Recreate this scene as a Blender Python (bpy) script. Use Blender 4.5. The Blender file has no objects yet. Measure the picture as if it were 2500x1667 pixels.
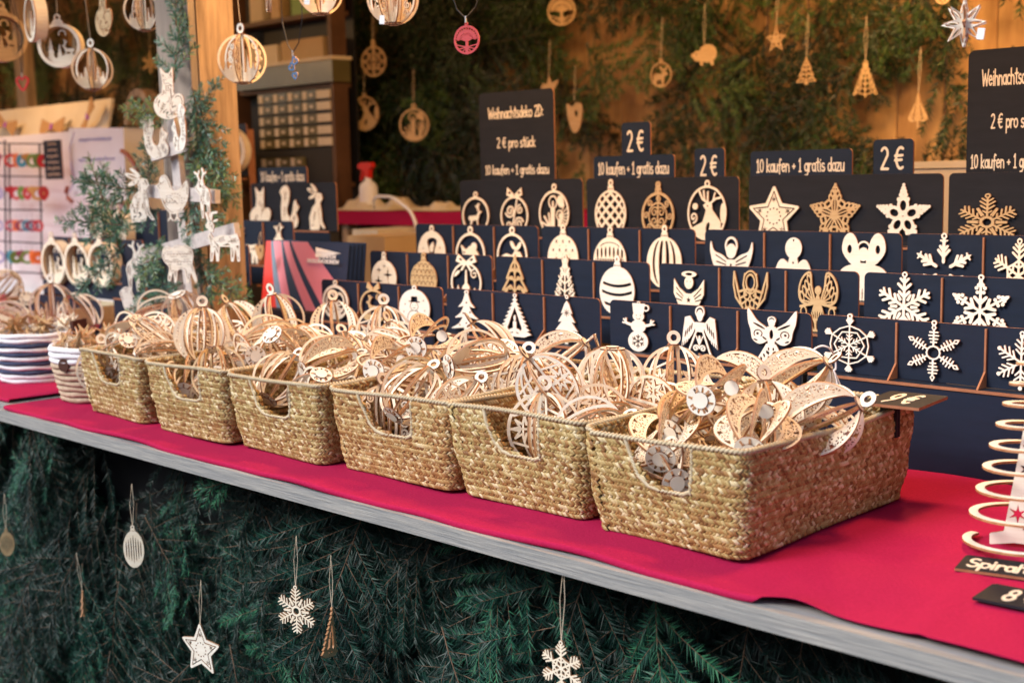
import bpy, math, random
import numpy as np
from mathutils import Vector, Matrix
from mathutils.geometry import delaunay_2d_cdt

random.seed(11)
RNG = np.random.default_rng(11)
R = math.radians
SC = bpy.context.scene

# ------------------------------------------------------------------ camera
K = 2500.0 / 2352.0
FPX, CX, CY, CAM_H = 3150.0, 1250.0, 833.5, 0.48
def _n(v):
    return v / np.linalg.norm(v)
_vx = _n(np.array([-1969 - CX, 487 - CY, FPX]))
_s = -0.0239
_a = _vx[0] + _vx[1] * _s
_b = -_vx[0] * CX + _vx[1] * (487 + _s * 1969 - CY) + _vx[2] * FPX
_xY = -_b / _a
_vy = _n(np.array([_xY - CX, 487 + _s * (_xY + 1969) - CY, FPX]))
_Z = np.cross(-_vx, _vy)
RW = np.array([-_vx, _vy, _Z])          # rows: world axes seen from the camera (x right, y down, z forward)
CAM = np.array([0.0, 0.0, CAM_H])

def ray(x, y):
    return RW @ np.array([x * K - CX, y * K - CY, FPX])
def onz(x, y, z=0.0):
    r = ray(x, y); return CAM + r * ((z - CAM[2]) / r[2])
def ony(x, y, Y):
    r = ray(x, y); return CAM + r * ((Y - CAM[1]) / r[1])
def onx(x, y, X):
    r = ray(x, y); return CAM + r * ((X - CAM[0]) / r[0])

cam_data = bpy.data.cameras.new('camera')
cam = bpy.data.objects.new('camera', cam_data)
SC.collection.objects.link(cam)
cam_data.sensor_width = 36.0
cam_data.lens = FPX / 2500.0 * 36.0
cam_data.clip_start = 0.02
cam_data.clip_end = 400.0
_right, _down, _fwd = RW[:, 0], RW[:, 1], RW[:, 2]
cam.matrix_world = Matrix(((_right[0], -_down[0], -_fwd[0], CAM[0]),
                           (_right[1], -_down[1], -_fwd[1], CAM[1]),
                           (_right[2], -_down[2], -_fwd[2], CAM[2]),
                           (0, 0, 0, 1)))
cam_data.dof.use_dof = True
cam_data.dof.focus_distance = 1.95
cam_data.dof.aperture_fstop = 4.7
SC.camera = cam

# ------------------------------------------------------------------ sky, sun, exposure
world = bpy.data.worlds.new('World')
SC.world = world
world.use_nodes = True
wn, wl = world.node_tree.nodes, world.node_tree.links
bg = wn['Background']
sky = wn.new('ShaderNodeTexSky')
sky.sky_type = 'NISHITA'
sky.sun_disc = False
sky.sun_elevation = R(38)
sky.sun_rotation = R(200)
sky.air_density = 1.0
sky.dust_density = 1.2
wl.new(sky.outputs[0], bg.inputs[0])
bg.inputs[1].default_value = 0.15

sun_l = bpy.data.lights.new('sun', 'SUN')
sun_l.energy = 1.4
sun_l.angle = R(20)
sun_l.color = (1.0, 0.97, 0.93)
sun = bpy.data.objects.new('sun', sun_l)
SC.collection.objects.link(sun)
_sd = Vector((-math.sin(R(200)) * -1 * math.cos(R(38)), math.cos(R(200)) * math.cos(R(38)), math.sin(R(38))))
sun.rotation_euler = _sd.to_track_quat('Z', 'Y').to_euler()

SC.view_settings.view_transform = 'Standard'
SC.view_settings.look = 'None'
SC.view_settings.gamma = 1.0
SC.view_settings.exposure = 1.08
SC.view_settings.use_curve_mapping = False
SC.cycles.use_denoising = True
SC.cycles.denoiser = 'OPENIMAGEDENOISE'
SC.cycles.max_bounces = 6
SC.cycles.diffuse_bounces = 3
SC.cycles.glossy_bounces = 3
SC.cycles.transmission_bounces = 3
SC.cycles.sample_clamp_indirect = 4.0

# ------------------------------------------------------------------ materials
def mat(name, color, rough=0.6, color2=None, scale=20.0, stretch=(1, 1, 1), detail=4.0, bump=0.0, metal=0.0,
        attr=None, spec=0.5, emit=None, ramp=(0.35, 0.65), sheen=0.0, trans=0.0, alpha=None):
    m = bpy.data.materials.new(name)
    m.use_nodes = True
    nt = m.node_tree; N = nt.nodes; L = nt.links
    b = N['Principled BSDF']
    b.inputs['Base Color'].default_value = (*color, 1)
    b.inputs['Roughness'].default_value = rough
    b.inputs['Metallic'].default_value = metal
    b.inputs['Specular IOR Level'].default_value = spec
    if sheen: b.inputs['Sheen Weight'].default_value = sheen
    if trans: b.inputs['Transmission Weight'].default_value = trans
    if emit:
        b.inputs['Emission Color'].default_value = (*emit[0], 1); b.inputs['Emission Strength'].default_value = emit[1]
    src = None
    if color2 or bump:
        tc = N.new('ShaderNodeTexCoord'); mp = N.new('ShaderNodeMapping'); nz = N.new('ShaderNodeTexNoise')
        mp.inputs['Scale'].default_value = stretch
        L.new(tc.outputs['Object'], mp.inputs[0]); L.new(mp.outputs[0], nz.inputs['Vector'])
        nz.inputs['Scale'].default_value = scale; nz.inputs['Detail'].default_value = detail
        nz.inputs['Roughness'].default_value = 0.65
        if color2:
            rp = N.new('ShaderNodeValToRGB')
            rp.color_ramp.elements[0].position = ramp[0]; rp.color_ramp.elements[1].position = ramp[1]
            rp.color_ramp.elements[0].color = (*color, 1); rp.color_ramp.elements[1].color = (*color2, 1)
            L.new(nz.outputs['Fac'], rp.inputs[0]); src = rp.outputs[0]
        if bump:
            bp = N.new('ShaderNodeBump'); bp.inputs['Strength'].default_value = bump
            bp.inputs['Distance'].default_value = 0.002
            L.new(nz.outputs['Fac'], bp.inputs['Height']); L.new(bp.outputs[0], b.inputs['Normal'])
    if attr:
        at = N.new('ShaderNodeAttribute'); at.attribute_name = attr
        rp2 = N.new('ShaderNodeValToRGB')
        cols = attr_ramps[name]
        while len(rp2.color_ramp.elements) < len(cols): rp2.color_ramp.elements.new(0.5)
        for i, (p, c) in enumerate(cols):
            rp2.color_ramp.elements[i].position = p; rp2.color_ramp.elements[i].color = (*c, 1)
        L.new(at.outputs['Fac'], rp2.inputs[0]); src2 = rp2.outputs[0]
        if src:
            mx = N.new('ShaderNodeMixRGB'); mx.blend_type = 'MULTIPLY'; mx.inputs[0].default_value = 1.0
            L.new(src, mx.inputs[1]); L.new(src2, mx.inputs[2]); src = mx.outputs[0]
        else: src = src2
    if src: L.new(src, b.inputs['Base Color'])
    return m

attr_ramps = {
    'straw': [(0.0, (0.20, 0.085, 0.025)), (0.25, (0.38, 0.20, 0.065)), (0.5, (0.38, 0.26, 0.09)), (0.8, (0.52, 0.38, 0.16)), (1.0, (0.74, 0.62, 0.38))],
    'straw_tan': [(0.0, (0.22, 0.085, 0.025)), (0.3, (0.40, 0.20, 0.065)), (0.55, (0.44, 0.27, 0.095)), (0.8, (0.53, 0.37, 0.16)), (1.0, (0.72, 0.58, 0.34))],
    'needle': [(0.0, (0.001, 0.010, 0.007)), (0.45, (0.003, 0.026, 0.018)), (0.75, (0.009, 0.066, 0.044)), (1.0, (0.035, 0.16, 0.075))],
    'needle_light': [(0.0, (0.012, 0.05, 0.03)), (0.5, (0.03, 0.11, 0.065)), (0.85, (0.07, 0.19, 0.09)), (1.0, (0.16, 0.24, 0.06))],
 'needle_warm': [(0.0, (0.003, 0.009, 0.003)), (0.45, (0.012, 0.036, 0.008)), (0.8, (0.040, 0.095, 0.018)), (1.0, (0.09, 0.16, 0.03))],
}
M = {}
M['birch'] = mat('birch', (0.86, 0.72, 0.52), 0.5, (0.93, 0.83, 0.66), 14, (1, 1, 8), bump=0.08)
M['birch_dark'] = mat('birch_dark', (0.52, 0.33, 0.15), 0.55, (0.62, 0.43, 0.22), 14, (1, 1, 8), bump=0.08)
M['birch_pale'] = mat('birch_pale', (0.80, 0.72, 0.59), 0.5, (0.89, 0.83, 0.72), 14, (1, 1, 8), bump=0.08)
M['burnt'] = mat('burnt', (0.30, 0.125, 0.05), 0.6, (0.50, 0.25, 0.11), 60)
M['burnt_dark'] = mat('burnt_dark', (0.13, 0.05, 0.025), 0.7, (0.22, 0.10, 0.05), 60)
M['navy'] = mat('navy', (0.005, 0.011, 0.026), 0.55, (0.007, 0.0145, 0.034), 9, (1, 1, 6), bump=0.05, spec=0.3)
M['slate'] = mat('slate', (0.010, 0.011, 0.016), 0.7, (0.014, 0.015, 0.021), 9, (1, 1, 6), bump=0.05, spec=0.25)
M['black'] = mat('black', (0.008, 0.008, 0.010), 0.6)
M['mdf'] = mat('mdf', (0.28, 0.105, 0.045), 0.7, (0.36, 0.15, 0.07), 40)
M['cloth_red'] = mat('cloth_red', (0.36, 0.009, 0.055), 0.9, (0.41, 0.012, 0.066), 260, bump=0.35, spec=0.12, detail=2)
M['plank'] = mat('plank', (0.20, 0.205, 0.205), 0.8, (0.38, 0.36, 0.325), 9, (1.0, 8, 34), bump=0.9, detail=9)
M['wood_warm'] = mat('wood_warm', (0.15, 0.095, 0.055), 0.7, (0.46, 0.32, 0.20), 4, (9, 9, 0.8), bump=0.3, detail=6)
M['wood_grey'] = mat('wood_grey', (0.20, 0.16, 0.13), 0.8, (0.36, 0.29, 0.23), 3, (8, 8, 0.6), bump=0.5, detail=7)
M['board'] = mat('board', (0.42, 0.22, 0.085), 0.7, (0.66, 0.41, 0.18), 2.2, (5, 1, 0.8), bump=0.2, detail=5)
M['lath'] = mat('lath', (0.46, 0.40, 0.37), 0.75, (0.62, 0.56, 0.52), 10, (4, 4, 4), bump=0.3)
M['cabinet'] = mat('cabinet', (0.07, 0.030, 0.012), 0.6, (0.12, 0.055, 0.025), 5, (4, 1, 1))
M['straw'] = mat('straw', (0.8, 0.8, 0.8), 0.6, attr='rnd', spec=0.4)
M['straw_tan'] = mat('straw_tan', (0.8, 0.8, 0.8), 0.6, attr='rnd', spec=0.4)
M['straw_base'] = mat('straw_base', (0.18, 0.11, 0.045), 0.9)
M['straw_rope'] = mat('straw_rope', (0.50, 0.40, 0.24), 0.7, (0.62, 0.52, 0.34), 80)
M['needle'] = mat('needle', (0.8, 0.8, 0.8), 0.45, attr='rnd', spec=0.25)
M['needle_light'] = mat('needle_light', (0.8, 0.8, 0.8), 0.4, attr='rnd', spec=0.6)
M['needle_warm'] = mat('needle_warm', (0.8, 0.8, 0.8), 0.45, attr='rnd', spec=0.5)
M['twig'] = mat('twig', (0.10, 0.055, 0.03), 0.8, (0.17, 0.10, 0.06), 50)
M['white'] = mat('white', (0.80, 0.80, 0.80), 0.7, (0.84, 0.84, 0.84), 6)
M['linen'] = mat('linen', (0.78, 0.77, 0.80), 0.9, (0.82, 0.81, 0.83), 5, bump=0.4)
M['cream'] = mat('cream', (0.62, 0.52, 0.36), 0.8, (0.70, 0.60, 0.44), 6)
M['card'] = mat('card', (0.50, 0.35, 0.18), 0.8, (0.55, 0.39, 0.21), 5)
M['print'] = mat('print', (0.80, 0.68, 0.52), 0.6)
M['print_white'] = mat('print_white', (0.85, 0.85, 0.85), 0.5)
M['print_blue'] = mat('print_blue', (0.45, 0.47, 0.72), 0.6)
M['cotton_white'] = mat('cotton_white', (0.74, 0.74, 0.76), 0.95, (0.84, 0.84, 0.85), 120, bump=0.5)
M['cotton_navy'] = mat('cotton_navy', (0.025, 0.04, 0.09), 0.95, (0.06, 0.08, 0.14), 120, bump=0.5)
M['jute'] = mat('jute', (0.42, 0.31, 0.20), 0.95, (0.58, 0.46, 0.33), 90, bump=0.6)
M['leather'] = mat('leather', (0.07, 0.025, 0.015), 0.5)
M['leather_tan'] = mat('leather_tan', (0.30, 0.07, 0.025), 0.5)
M['cord'] = mat('cord', (0.60, 0.48, 0.34), 0.9)
M['cord_black'] = mat('cord_black', (0.01, 0.01, 0.015), 0.5)
M['red'] = mat('red', (0.60, 0.02, 0.015), 0.4)
M['red_ring'] = mat('red_ring', (0.50, 0.05, 0.06), 0.5)
M['blue'] = mat('blue', (0.02, 0.16, 0.36), 0.5)
M['metal'] = mat('metal', (0.7, 0.7, 0.72), 0.3, metal=1.0)
M['wire'] = mat('wire', (0.012, 0.014, 0.03), 0.4)
M['cork'] = mat('cork', (0.36, 0.19, 0.07), 0.9, (0.50, 0.29, 0.12), 120)
M['purple'] = mat('purple', (0.36, 0.08, 0.50), 0.6)
M['mag_pink'] = mat('mag_pink', (0.90, 0.30, 0.37), 0.3)
M['mag_red'] = mat('mag_red', (0.75, 0.04, 0.02), 0.3)
M['mag_navy'] = mat('mag_navy', (0.035, 0.055, 0.11), 0.25)
M['mag_grey'] = mat('mag_grey', (0.20, 0.28, 0.38), 0.25)
M['paper'] = mat('paper', (0.70, 0.66, 0.60), 0.8)
M['plastic'] = mat('plastic', (0.10, 0.085, 0.035), 0.3, (0.14, 0.12, 0.05), 4)
M['ground'] = mat('ground', (0.06, 0.058, 0.055), 0.9, (0.10, 0.095, 0.09), 6, bump=0.4)
M['glass_lamp'] = mat('glass_lamp', (1, 0.8, 0.5), 0.4, emit=((1.0, 0.55, 0.2), 12.0))
for nm, c in (('ear_orange', (0.75, 0.18, 0.03)), ('ear_green', (0.16, 0.32, 0.05)), ('ear_yellow', (0.65, 0.36, 0.09)), ('ear_red', (0.55, 0.03, 0.04)),
              ('ear_teal', (0.05, 0.30, 0.40)), ('ear_plum', (0.30, 0.06, 0.12)), ('ear_pink', (0.65, 0.16, 0.25))):
    M[nm] = mat(nm, c, 0.5)

# ------------------------------------------------------------------ object helpers
def link(o):
    SC.collection.objects.link(o); return o
def tag(o, label=None, cat=None, group=None, kind=None):
    if label: o['label'] = label
    if cat: o['category'] = cat
    if group: o['group'] = group
    if kind: o['kind'] = kind
    return o
def empty(name, loc=(0, 0, 0), rot=None, **kw):
    o = bpy.data.objects.new(name, None)
    o.empty_display_size = 0.02
    link(o); o.location = loc
    if rot is not None: o.rotation_euler = rot
    return tag(o, **kw)
def ob(name, me, parent=None, loc=(0, 0, 0), rot=None, **kw):
    o = bpy.data.objects.new(name, me); link(o)
    o.location = loc
    if rot is not None: o.rotation_euler = rot
    if parent: o.parent = parent
    return tag(o, **kw)

class MB:
    """Collects vertices and faces, then makes one mesh."""
    def __init__(s): s.v = []; s.f = []; s.m = []; s.n = 0
    def add(s, vs, fs, mi=0):
        b = s.n
        s.v.extend([tuple(v) for v in vs]); s.n += len(vs)
        s.f.extend([tuple(b + i for i in f) for f in fs]); s.m.extend([mi] * len(fs)); return s
    def box(s, a, b, mi=0):
        x0, y0, z0 = a; x1, y1, z1 = b
        return s.add([(x0, y0, z0), (x1, y0, z0), (x1, y1, z0), (x0, y1, z0), (x0, y0, z1), (x1, y0, z1), (x1, y1, z1), (x0, y1, z1)],
                     [(0, 3, 2, 1), (4, 5, 6, 7), (0, 1, 5, 4), (1, 2, 6, 5), (2, 3, 7, 6), (3, 0, 4, 7)], mi)
    def beam(s, p, q, w, h, mi=0, up=(0, 0, 1)):
        p = Vector(p); q = Vector(q); d = (q - p).normalized(); u = Vector(up)
        a = d.cross(u)
        if a.length < 1e-4: a = d.cross(Vector((1, 0, 0)))
        a.normalize(); c = a.cross(d)
        vs = []
        for e in (p, q):
            for i, j in ((-1, -1), (1, -1), (1, 1), (-1, 1)): vs.append(e + a * (w / 2 * i) + c * (h / 2 * j))
        return s.add(vs, [(0, 3, 2, 1), (4, 5, 6, 7), (0, 1, 5, 4), (1, 2, 6, 5), (2, 3, 7, 6), (3, 0, 4, 7)], mi)
    def prism(s, pts, t, axis='y', y0=0.0, mi=0, ms=None):
        """pts 2D polygon, extruded by t along axis from y0. axis y: (x,z); x: (y,z); z: (x,y)"""
        ms = mi if ms is None else ms
        def P(p, d):
            return {'y': (p[0], d, p[1]), 'x': (d, p[0], p[1]), 'z': (p[0], p[1], d)}[axis]
        n = len(pts)
        vs = [P(p, y0) for p in pts] + [P(p, y0 + t) for p in pts]
        s.add(vs, [tuple(range(n))[::-1], tuple(range(n, 2 * n))], mi)
        return s.add(vs, [(i, (i + 1) % n, n + (i + 1) % n, n + i) for i in range(n)], ms)
    def tube(s, pts, r, k=6, mi=0, r1=None, closed=False):
        pts = [Vector(p) for p in pts]; n = len(pts); rings = []
        up = Vector((0, 0, 1))
        for i, p in enumerate(pts):
            if closed: d = pts[(i + 1) % n] - pts[i - 1]
            else: d = pts[min(i + 1, n - 1)] - pts[max(i - 1, 0)]
            d = d.normalized() if d.length > 1e-9 else Vector((0, 0, 1))
            a = d.cross(up)
            if a.length < 0.05: a = d.cross(Vector((0.7, 0.7, 0)))
            a.normalize(); c = a.cross(d)
            rr = r if r1 is None else r + (r1 - r) * i / max(1, n - 1)
            rings.append([p + (a * math.cos(2 * math.pi * j / k) + c * math.sin(2 * math.pi * j / k)) * rr for j in range(k)])
        vs = [v for g in rings for v in g]; fs = []
        for i in range(n if closed else n - 1):
            i2 = (i + 1) % n
            for j in range(k): fs.append((i * k + j, i * k + (j + 1) % k, i2 * k + (j + 1) % k, i2 * k + j))
        if not closed: fs += [tuple(range(k))[::-1], tuple((n - 1) * k + j for j in range(k))]
        return s.add(vs, fs, mi)
    def lathe(s, prof, k=24, mi=0, c=(0, 0, 0)):
        vs = []; fs = []
        for r_, z in prof:
            for j in range(k):
                a = 2 * math.pi * j / k; vs.append((c[0] + r_ * math.cos(a), c[1] + r_ * math.sin(a), c[2] + z))
        for i in range(len(prof) - 1):
            for j in range(k): fs.append((i * k + j, i * k + (j + 1) % k, (i + 1) * k + (j + 1) % k, (i + 1) * k + j))
        return s.add(vs, fs, mi)
    def mesh(s, name, *mats, smooth=False):
        me = bpy.data.meshes.new(name)
        me.from_pydata(s.v, [], s.f)
        for m in mats: me.materials.append(M[m])
        me.polygons.foreach_set('material_index', s.m)
        if smooth: me.polygons.foreach_set('use_smooth', [True] * len(s.f))
        me.update(); return me

def np_mesh(name, V, F, mats, rnd=None, mi=None, smooth=False):
    """V (n,3); F (m,k) all faces with k corners; rnd: one value per face -> float attribute 'rnd'."""
    me = bpy.data.meshes.new(name)
    k = F.shape[1]
    me.vertices.add(len(V)); me.vertices.foreach_set('co', V.astype(np.float32).ravel())
    me.loops.add(F.size); me.loops.foreach_set('vertex_index', F.astype(np.int32).ravel())
    me.polygons.add(len(F)); me.polygons.foreach_set('loop_start', np.arange(0, F.size, k, dtype=np.int32))
    for m in mats: me.materials.append(M[m])
    if mi is not None: me.polygons.foreach_set('material_index', mi.astype(np.int32))
    if smooth: me.polygons.foreach_set('use_smooth', np.ones(len(F), bool))
    if rnd is not None:
        at = me.attributes.new('rnd', 'FLOAT', 'FACE'); at.data.foreach_set('value', rnd.astype(np.float32))
    me.update(calc_edges=True); return me

# ------------------------------------------------------------------ laser-cut shapes: signed distance grid -> outline -> plate
class G:
    def __init__(s, w, h, res=130, pad=0.04):
        s.st = 1.0 / res; s.x0 = -w / 2 - pad; s.y0 = -pad
        nx = int((w + 2 * pad) * res) + 1; ny = int((h + 2 * pad) * res) + 1
        s.X, s.Y = np.meshgrid(s.x0 + np.arange(nx) * s.st, s.y0 + np.arange(ny) * s.st, indexing='ij')
        s.D = np.full(s.X.shape, 9.0); s.w = w; s.h = h
    def add(s, *ds):
        for d in ds: s.D = np.minimum(s.D, d)
        return s
    def cut(s, *ds):
        for d in ds: s.D = np.maximum(s.D, -d)
        return s
    def clip(s, d): s.D = np.maximum(s.D, d); return s
    def circ(s, x, y, r): return np.hypot(s.X - x, s.Y - y) - r
    def ell(s, x, y, a, b, rot=0.0):
        c, q = math.cos(R(rot)), math.sin(R(rot))
        u = (s.X - x) * c + (s.Y - y) * q; v = -(s.X - x) * q + (s.Y - y) * c
        return (np.sqrt((u / a) ** 2 + (v / b) ** 2) - 1) * min(a, b)
    def ring(s, x, y, r, t): return np.abs(np.hypot(s.X - x, s.Y - y) - r) - t / 2
    def ering(s, x, y, a, b, t, rot=0.0): return np.abs(s.ell(x, y, a, b, rot)) - t / 2
    def seg(s, a, b, r):
        ax, ay = a; bx, by = b; dx, dy = bx - ax, by - ay
        L = dx * dx + dy * dy + 1e-12
        t = np.clip(((s.X - ax) * dx + (s.Y - ay) * dy) / L, 0, 1)
        return np.hypot(s.X - ax - t * dx, s.Y - ay - t * dy) - r
    def line(s, pts, r, closed=False):
        if closed: pts = list(pts) + [pts[0]]
        d = None
        for a, b in zip(pts[:-1], pts[1:]):
            e = s.seg(a, b, r); d = e if d is None else np.minimum(d, e)
        return d
    def poly(s, pts, smooth=False):
        if smooth: pts = catmull(pts)
        d = np.full(s.X.shape, 9.0); ins = np.zeros(s.X.shape, bool)
        n = len(pts)
        for i in range(n):
            a, b = pts[i], pts[(i + 1) % n]
            d = np.minimum(d, s.seg(a, b, 0))
            if a[1] != b[1]:
                c = ((a[1] > s.Y) != (b[1] > s.Y)) & (s.X < (b[0] - a[0]) * (s.Y - a[1]) / (b[1] - a[1]) + a[0])
                ins ^= c
        return np.where(ins, -d, d)
    def spiral(s, x, y, r0, turns, t, a0=0.0, sgn=1):
        pts = []
        n = int(14 * turns) + 2
        for i in range(n):
            f = i / (n - 1); a = R(a0) + sgn * f * turns * 2 * math.pi
            pts.append((x + r0 * (1 - 0.8 * f) * math.cos(a), y + r0 * (1 - 0.8 * f) * math.sin(a)))
        return s.line(pts, t / 2)
    def star(s, x, y, ro, ri, n=5, rot=90):
        return s.poly([(x + (ro if i % 2 == 0 else ri) * math.cos(R(rot) + math.pi * i / n), y + (ro if i % 2 == 0 else ri) * math.sin(R(rot) + math.pi * i / n)) for i in range(2 * n)])
    def fold(s, cx, cy, n, rot=90.0):
        """polar fold: returns another G view with coordinates (u along the arm, v across), n arms"""
        g = G.__new__(G); g.st = s.st; g.x0 = s.x0; g.y0 = s.y0; g.w = s.w; g.h = s.h
        r = np.hypot(s.X - cx, s.Y - cy); a = np.degrees(np.arctan2(s.Y - cy, s.X - cx)) - rot
        p = 360.0 / n; a = np.radians((a + p / 2) % p - p / 2)
        g.X = r * np.cos(a); g.Y = np.abs(r * np.sin(a)); g.D = np.full(s.X.shape, 9.0); return g

def catmull(pts, k=4):
    out = []; n = len(pts)
    for i in range(n):
        p0, p1, p2, p3 = [np.array(pts[(i + j) % n], float) for j in (-1, 0, 1, 2)]
        for q in range(k):
            t = q / k
            out.append(tuple(0.5 * (2 * p1 + (p2 - p0) * t + (2 * p0 - 5 * p1 + 4 * p2 - p3) * t * t + (3 * p1 - p0 - 3 * p2 + p3) * t ** 3)))
    return out

_SEG = {1: ((0, 3),), 2: ((1, 0),), 3: ((1, 3),), 4: ((2, 1),), 5: ((0, 3), (2, 1)), 6: ((2, 0),), 7: ((2, 3),), 8: ((3, 2),), 9: ((0, 2),),
        10: ((1, 0), (3, 2)), 11: ((1, 2),), 12: ((3, 1),), 13: ((0, 1),), 14: ((3, 0),)}
def outlines(g, tol=0.3):
    D = g.D.copy()
    D[0, :] = D[-1, :] = 1; D[:, 0] = D[:, -1] = 1
    D[np.abs(D) < 1e-6] = 1e-6
    B = D < 0
    idx = (B[:-1, :-1] * 1 + B[1:, :-1] * 2 + B[1:, 1:] * 4 + B[:-1, 1:] * 8)
    nxt = {}
    for i, j in np.argwhere((idx > 0) & (idx < 15)):
        i = int(i); j = int(j)
        E = (('h', i, j), ('v', i + 1, j), ('h', i, j + 1), ('v', i, j))
        for a, b in _SEG[int(idx[i, j])]: nxt[E[a]] = E[b]
    def pt(e):
        k, i, j = e
        if k == 'h': t = D[i, j] / (D[i, j] - D[i + 1, j]); return (i + t, j)
        t = D[i, j] / (D[i, j] - D[i, j + 1]); return (i, j + t)
    loops = []
    while nxt:
        s0, e = nxt.popitem(); lp = [pt(s0)]
        while e != s0:
            lp.append(pt(e)); e = nxt.pop(e, s0)
        if len(lp) < 5: continue
        lp = simplify(lp, tol)
        if len(lp) >= 3: loops.append(lp)
    return loops
def simplify(lp, tol):
    P = np.array(lp); n = len(P)
    k = int(np.argmax(((P - P[0]) ** 2).sum(1)))
    keep = {0, k}; st = [(0, k), (k, n)]
    while st:
        a, b = st.pop()
        if b - a < 2: continue
        A = P[a]; Bp = P[b % n]; d = Bp - A; L = math.hypot(*d)
        Q = P[a + 1:b] - A
        dist = np.abs(Q[:, 0] * d[1] - Q[:, 1] * d[0]) / L if L > 1e-9 else np.hypot(Q[:, 0], Q[:, 1])
        m = int(np.argmax(dist))
        if dist[m] > tol: m += a + 1; keep.add(m); st += [(a, m), (m, b)]
    return [tuple(P[i % n]) for i in sorted(keep)]

def plate(name, g, size, t, mats=('birch', 'burnt'), tol=0.3, center=False, axis='y'):
    """laser-cut plate of thickness t; 'size' is metres per unit. Front face looks towards -Y; the plate spans y -t..0."""
    loops = outlines(g, tol)
    pts = []; edges = []
    for lp in loops:
        b = len(pts); n = len(lp); pts += lp; edges += [(b + i, b + (i + 1) % n) for i in range(n)]
    if len(pts) < 3: return bpy.data.meshes.new(name)
    res = delaunay_2d_cdt([Vector(p) for p in pts], edges, [], 0, 1e-5)
    V2 = np.array([tuple(v) for v in res[0]]); T = np.array(res[2])
    c = V2[T].mean(1)
    i = np.clip(c[:, 0].astype(int), 0, g.D.shape[0] - 2); j = np.clip(c[:, 1].astype(int), 0, g.D.shape[1] - 2)
    fx = c[:, 0] - i; fy = c[:, 1] - j
    val = g.D[i, j] * (1 - fx) * (1 - fy) + g.D[i + 1, j] * fx * (1 - fy) + g.D[i, j + 1] * (1 - fx) * fy + g.D[i + 1, j + 1] * fx * fy
    T = T[val < 0]
    def W(P):
        P = np.asarray(P, float); x = (g.x0 + P[:, 0] * g.st) * size; y = (g.y0 + P[:, 1] * g.st) * size
        if center: y = y - g.h * size / 2
        return x, y
    x, y = W(V2); n0 = len(x)
    vs = np.concatenate([np.stack([x, np.full(n0, -t), y], 1), np.stack([x, np.zeros(n0), y], 1)])
    ar = np.cross(V2[T[:, 1]] - V2[T[:, 0]], V2[T[:, 2]] - V2[T[:, 0]]) > 0
    Tf = np.where(ar[:, None], T, T[:, ::-1])        # seen from -Y: x right, z up, counter-clockwise
    mb = MB()
    mb.add(vs, [tuple(int(q) for q in r) for r in Tf] + [tuple(int(q) + n0 for q in r[::-1]) for r in Tf], 0)
    for lp in loops:
        x, y = W(lp); n = len(lp)
        vv = [(x[q], -t, y[q]) for q in range(n)] + [(x[q], 0, y[q]) for q in range(n)]
        mb.add(vv, [(q, n + q, n + (q + 1) % n, (q + 1) % n) for q in range(n)], 1)
    if axis == 'z': mb.v = [(a, c_, -b) for a, b, c_ in mb.v]
    return mb.mesh(name, *mats)

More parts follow.
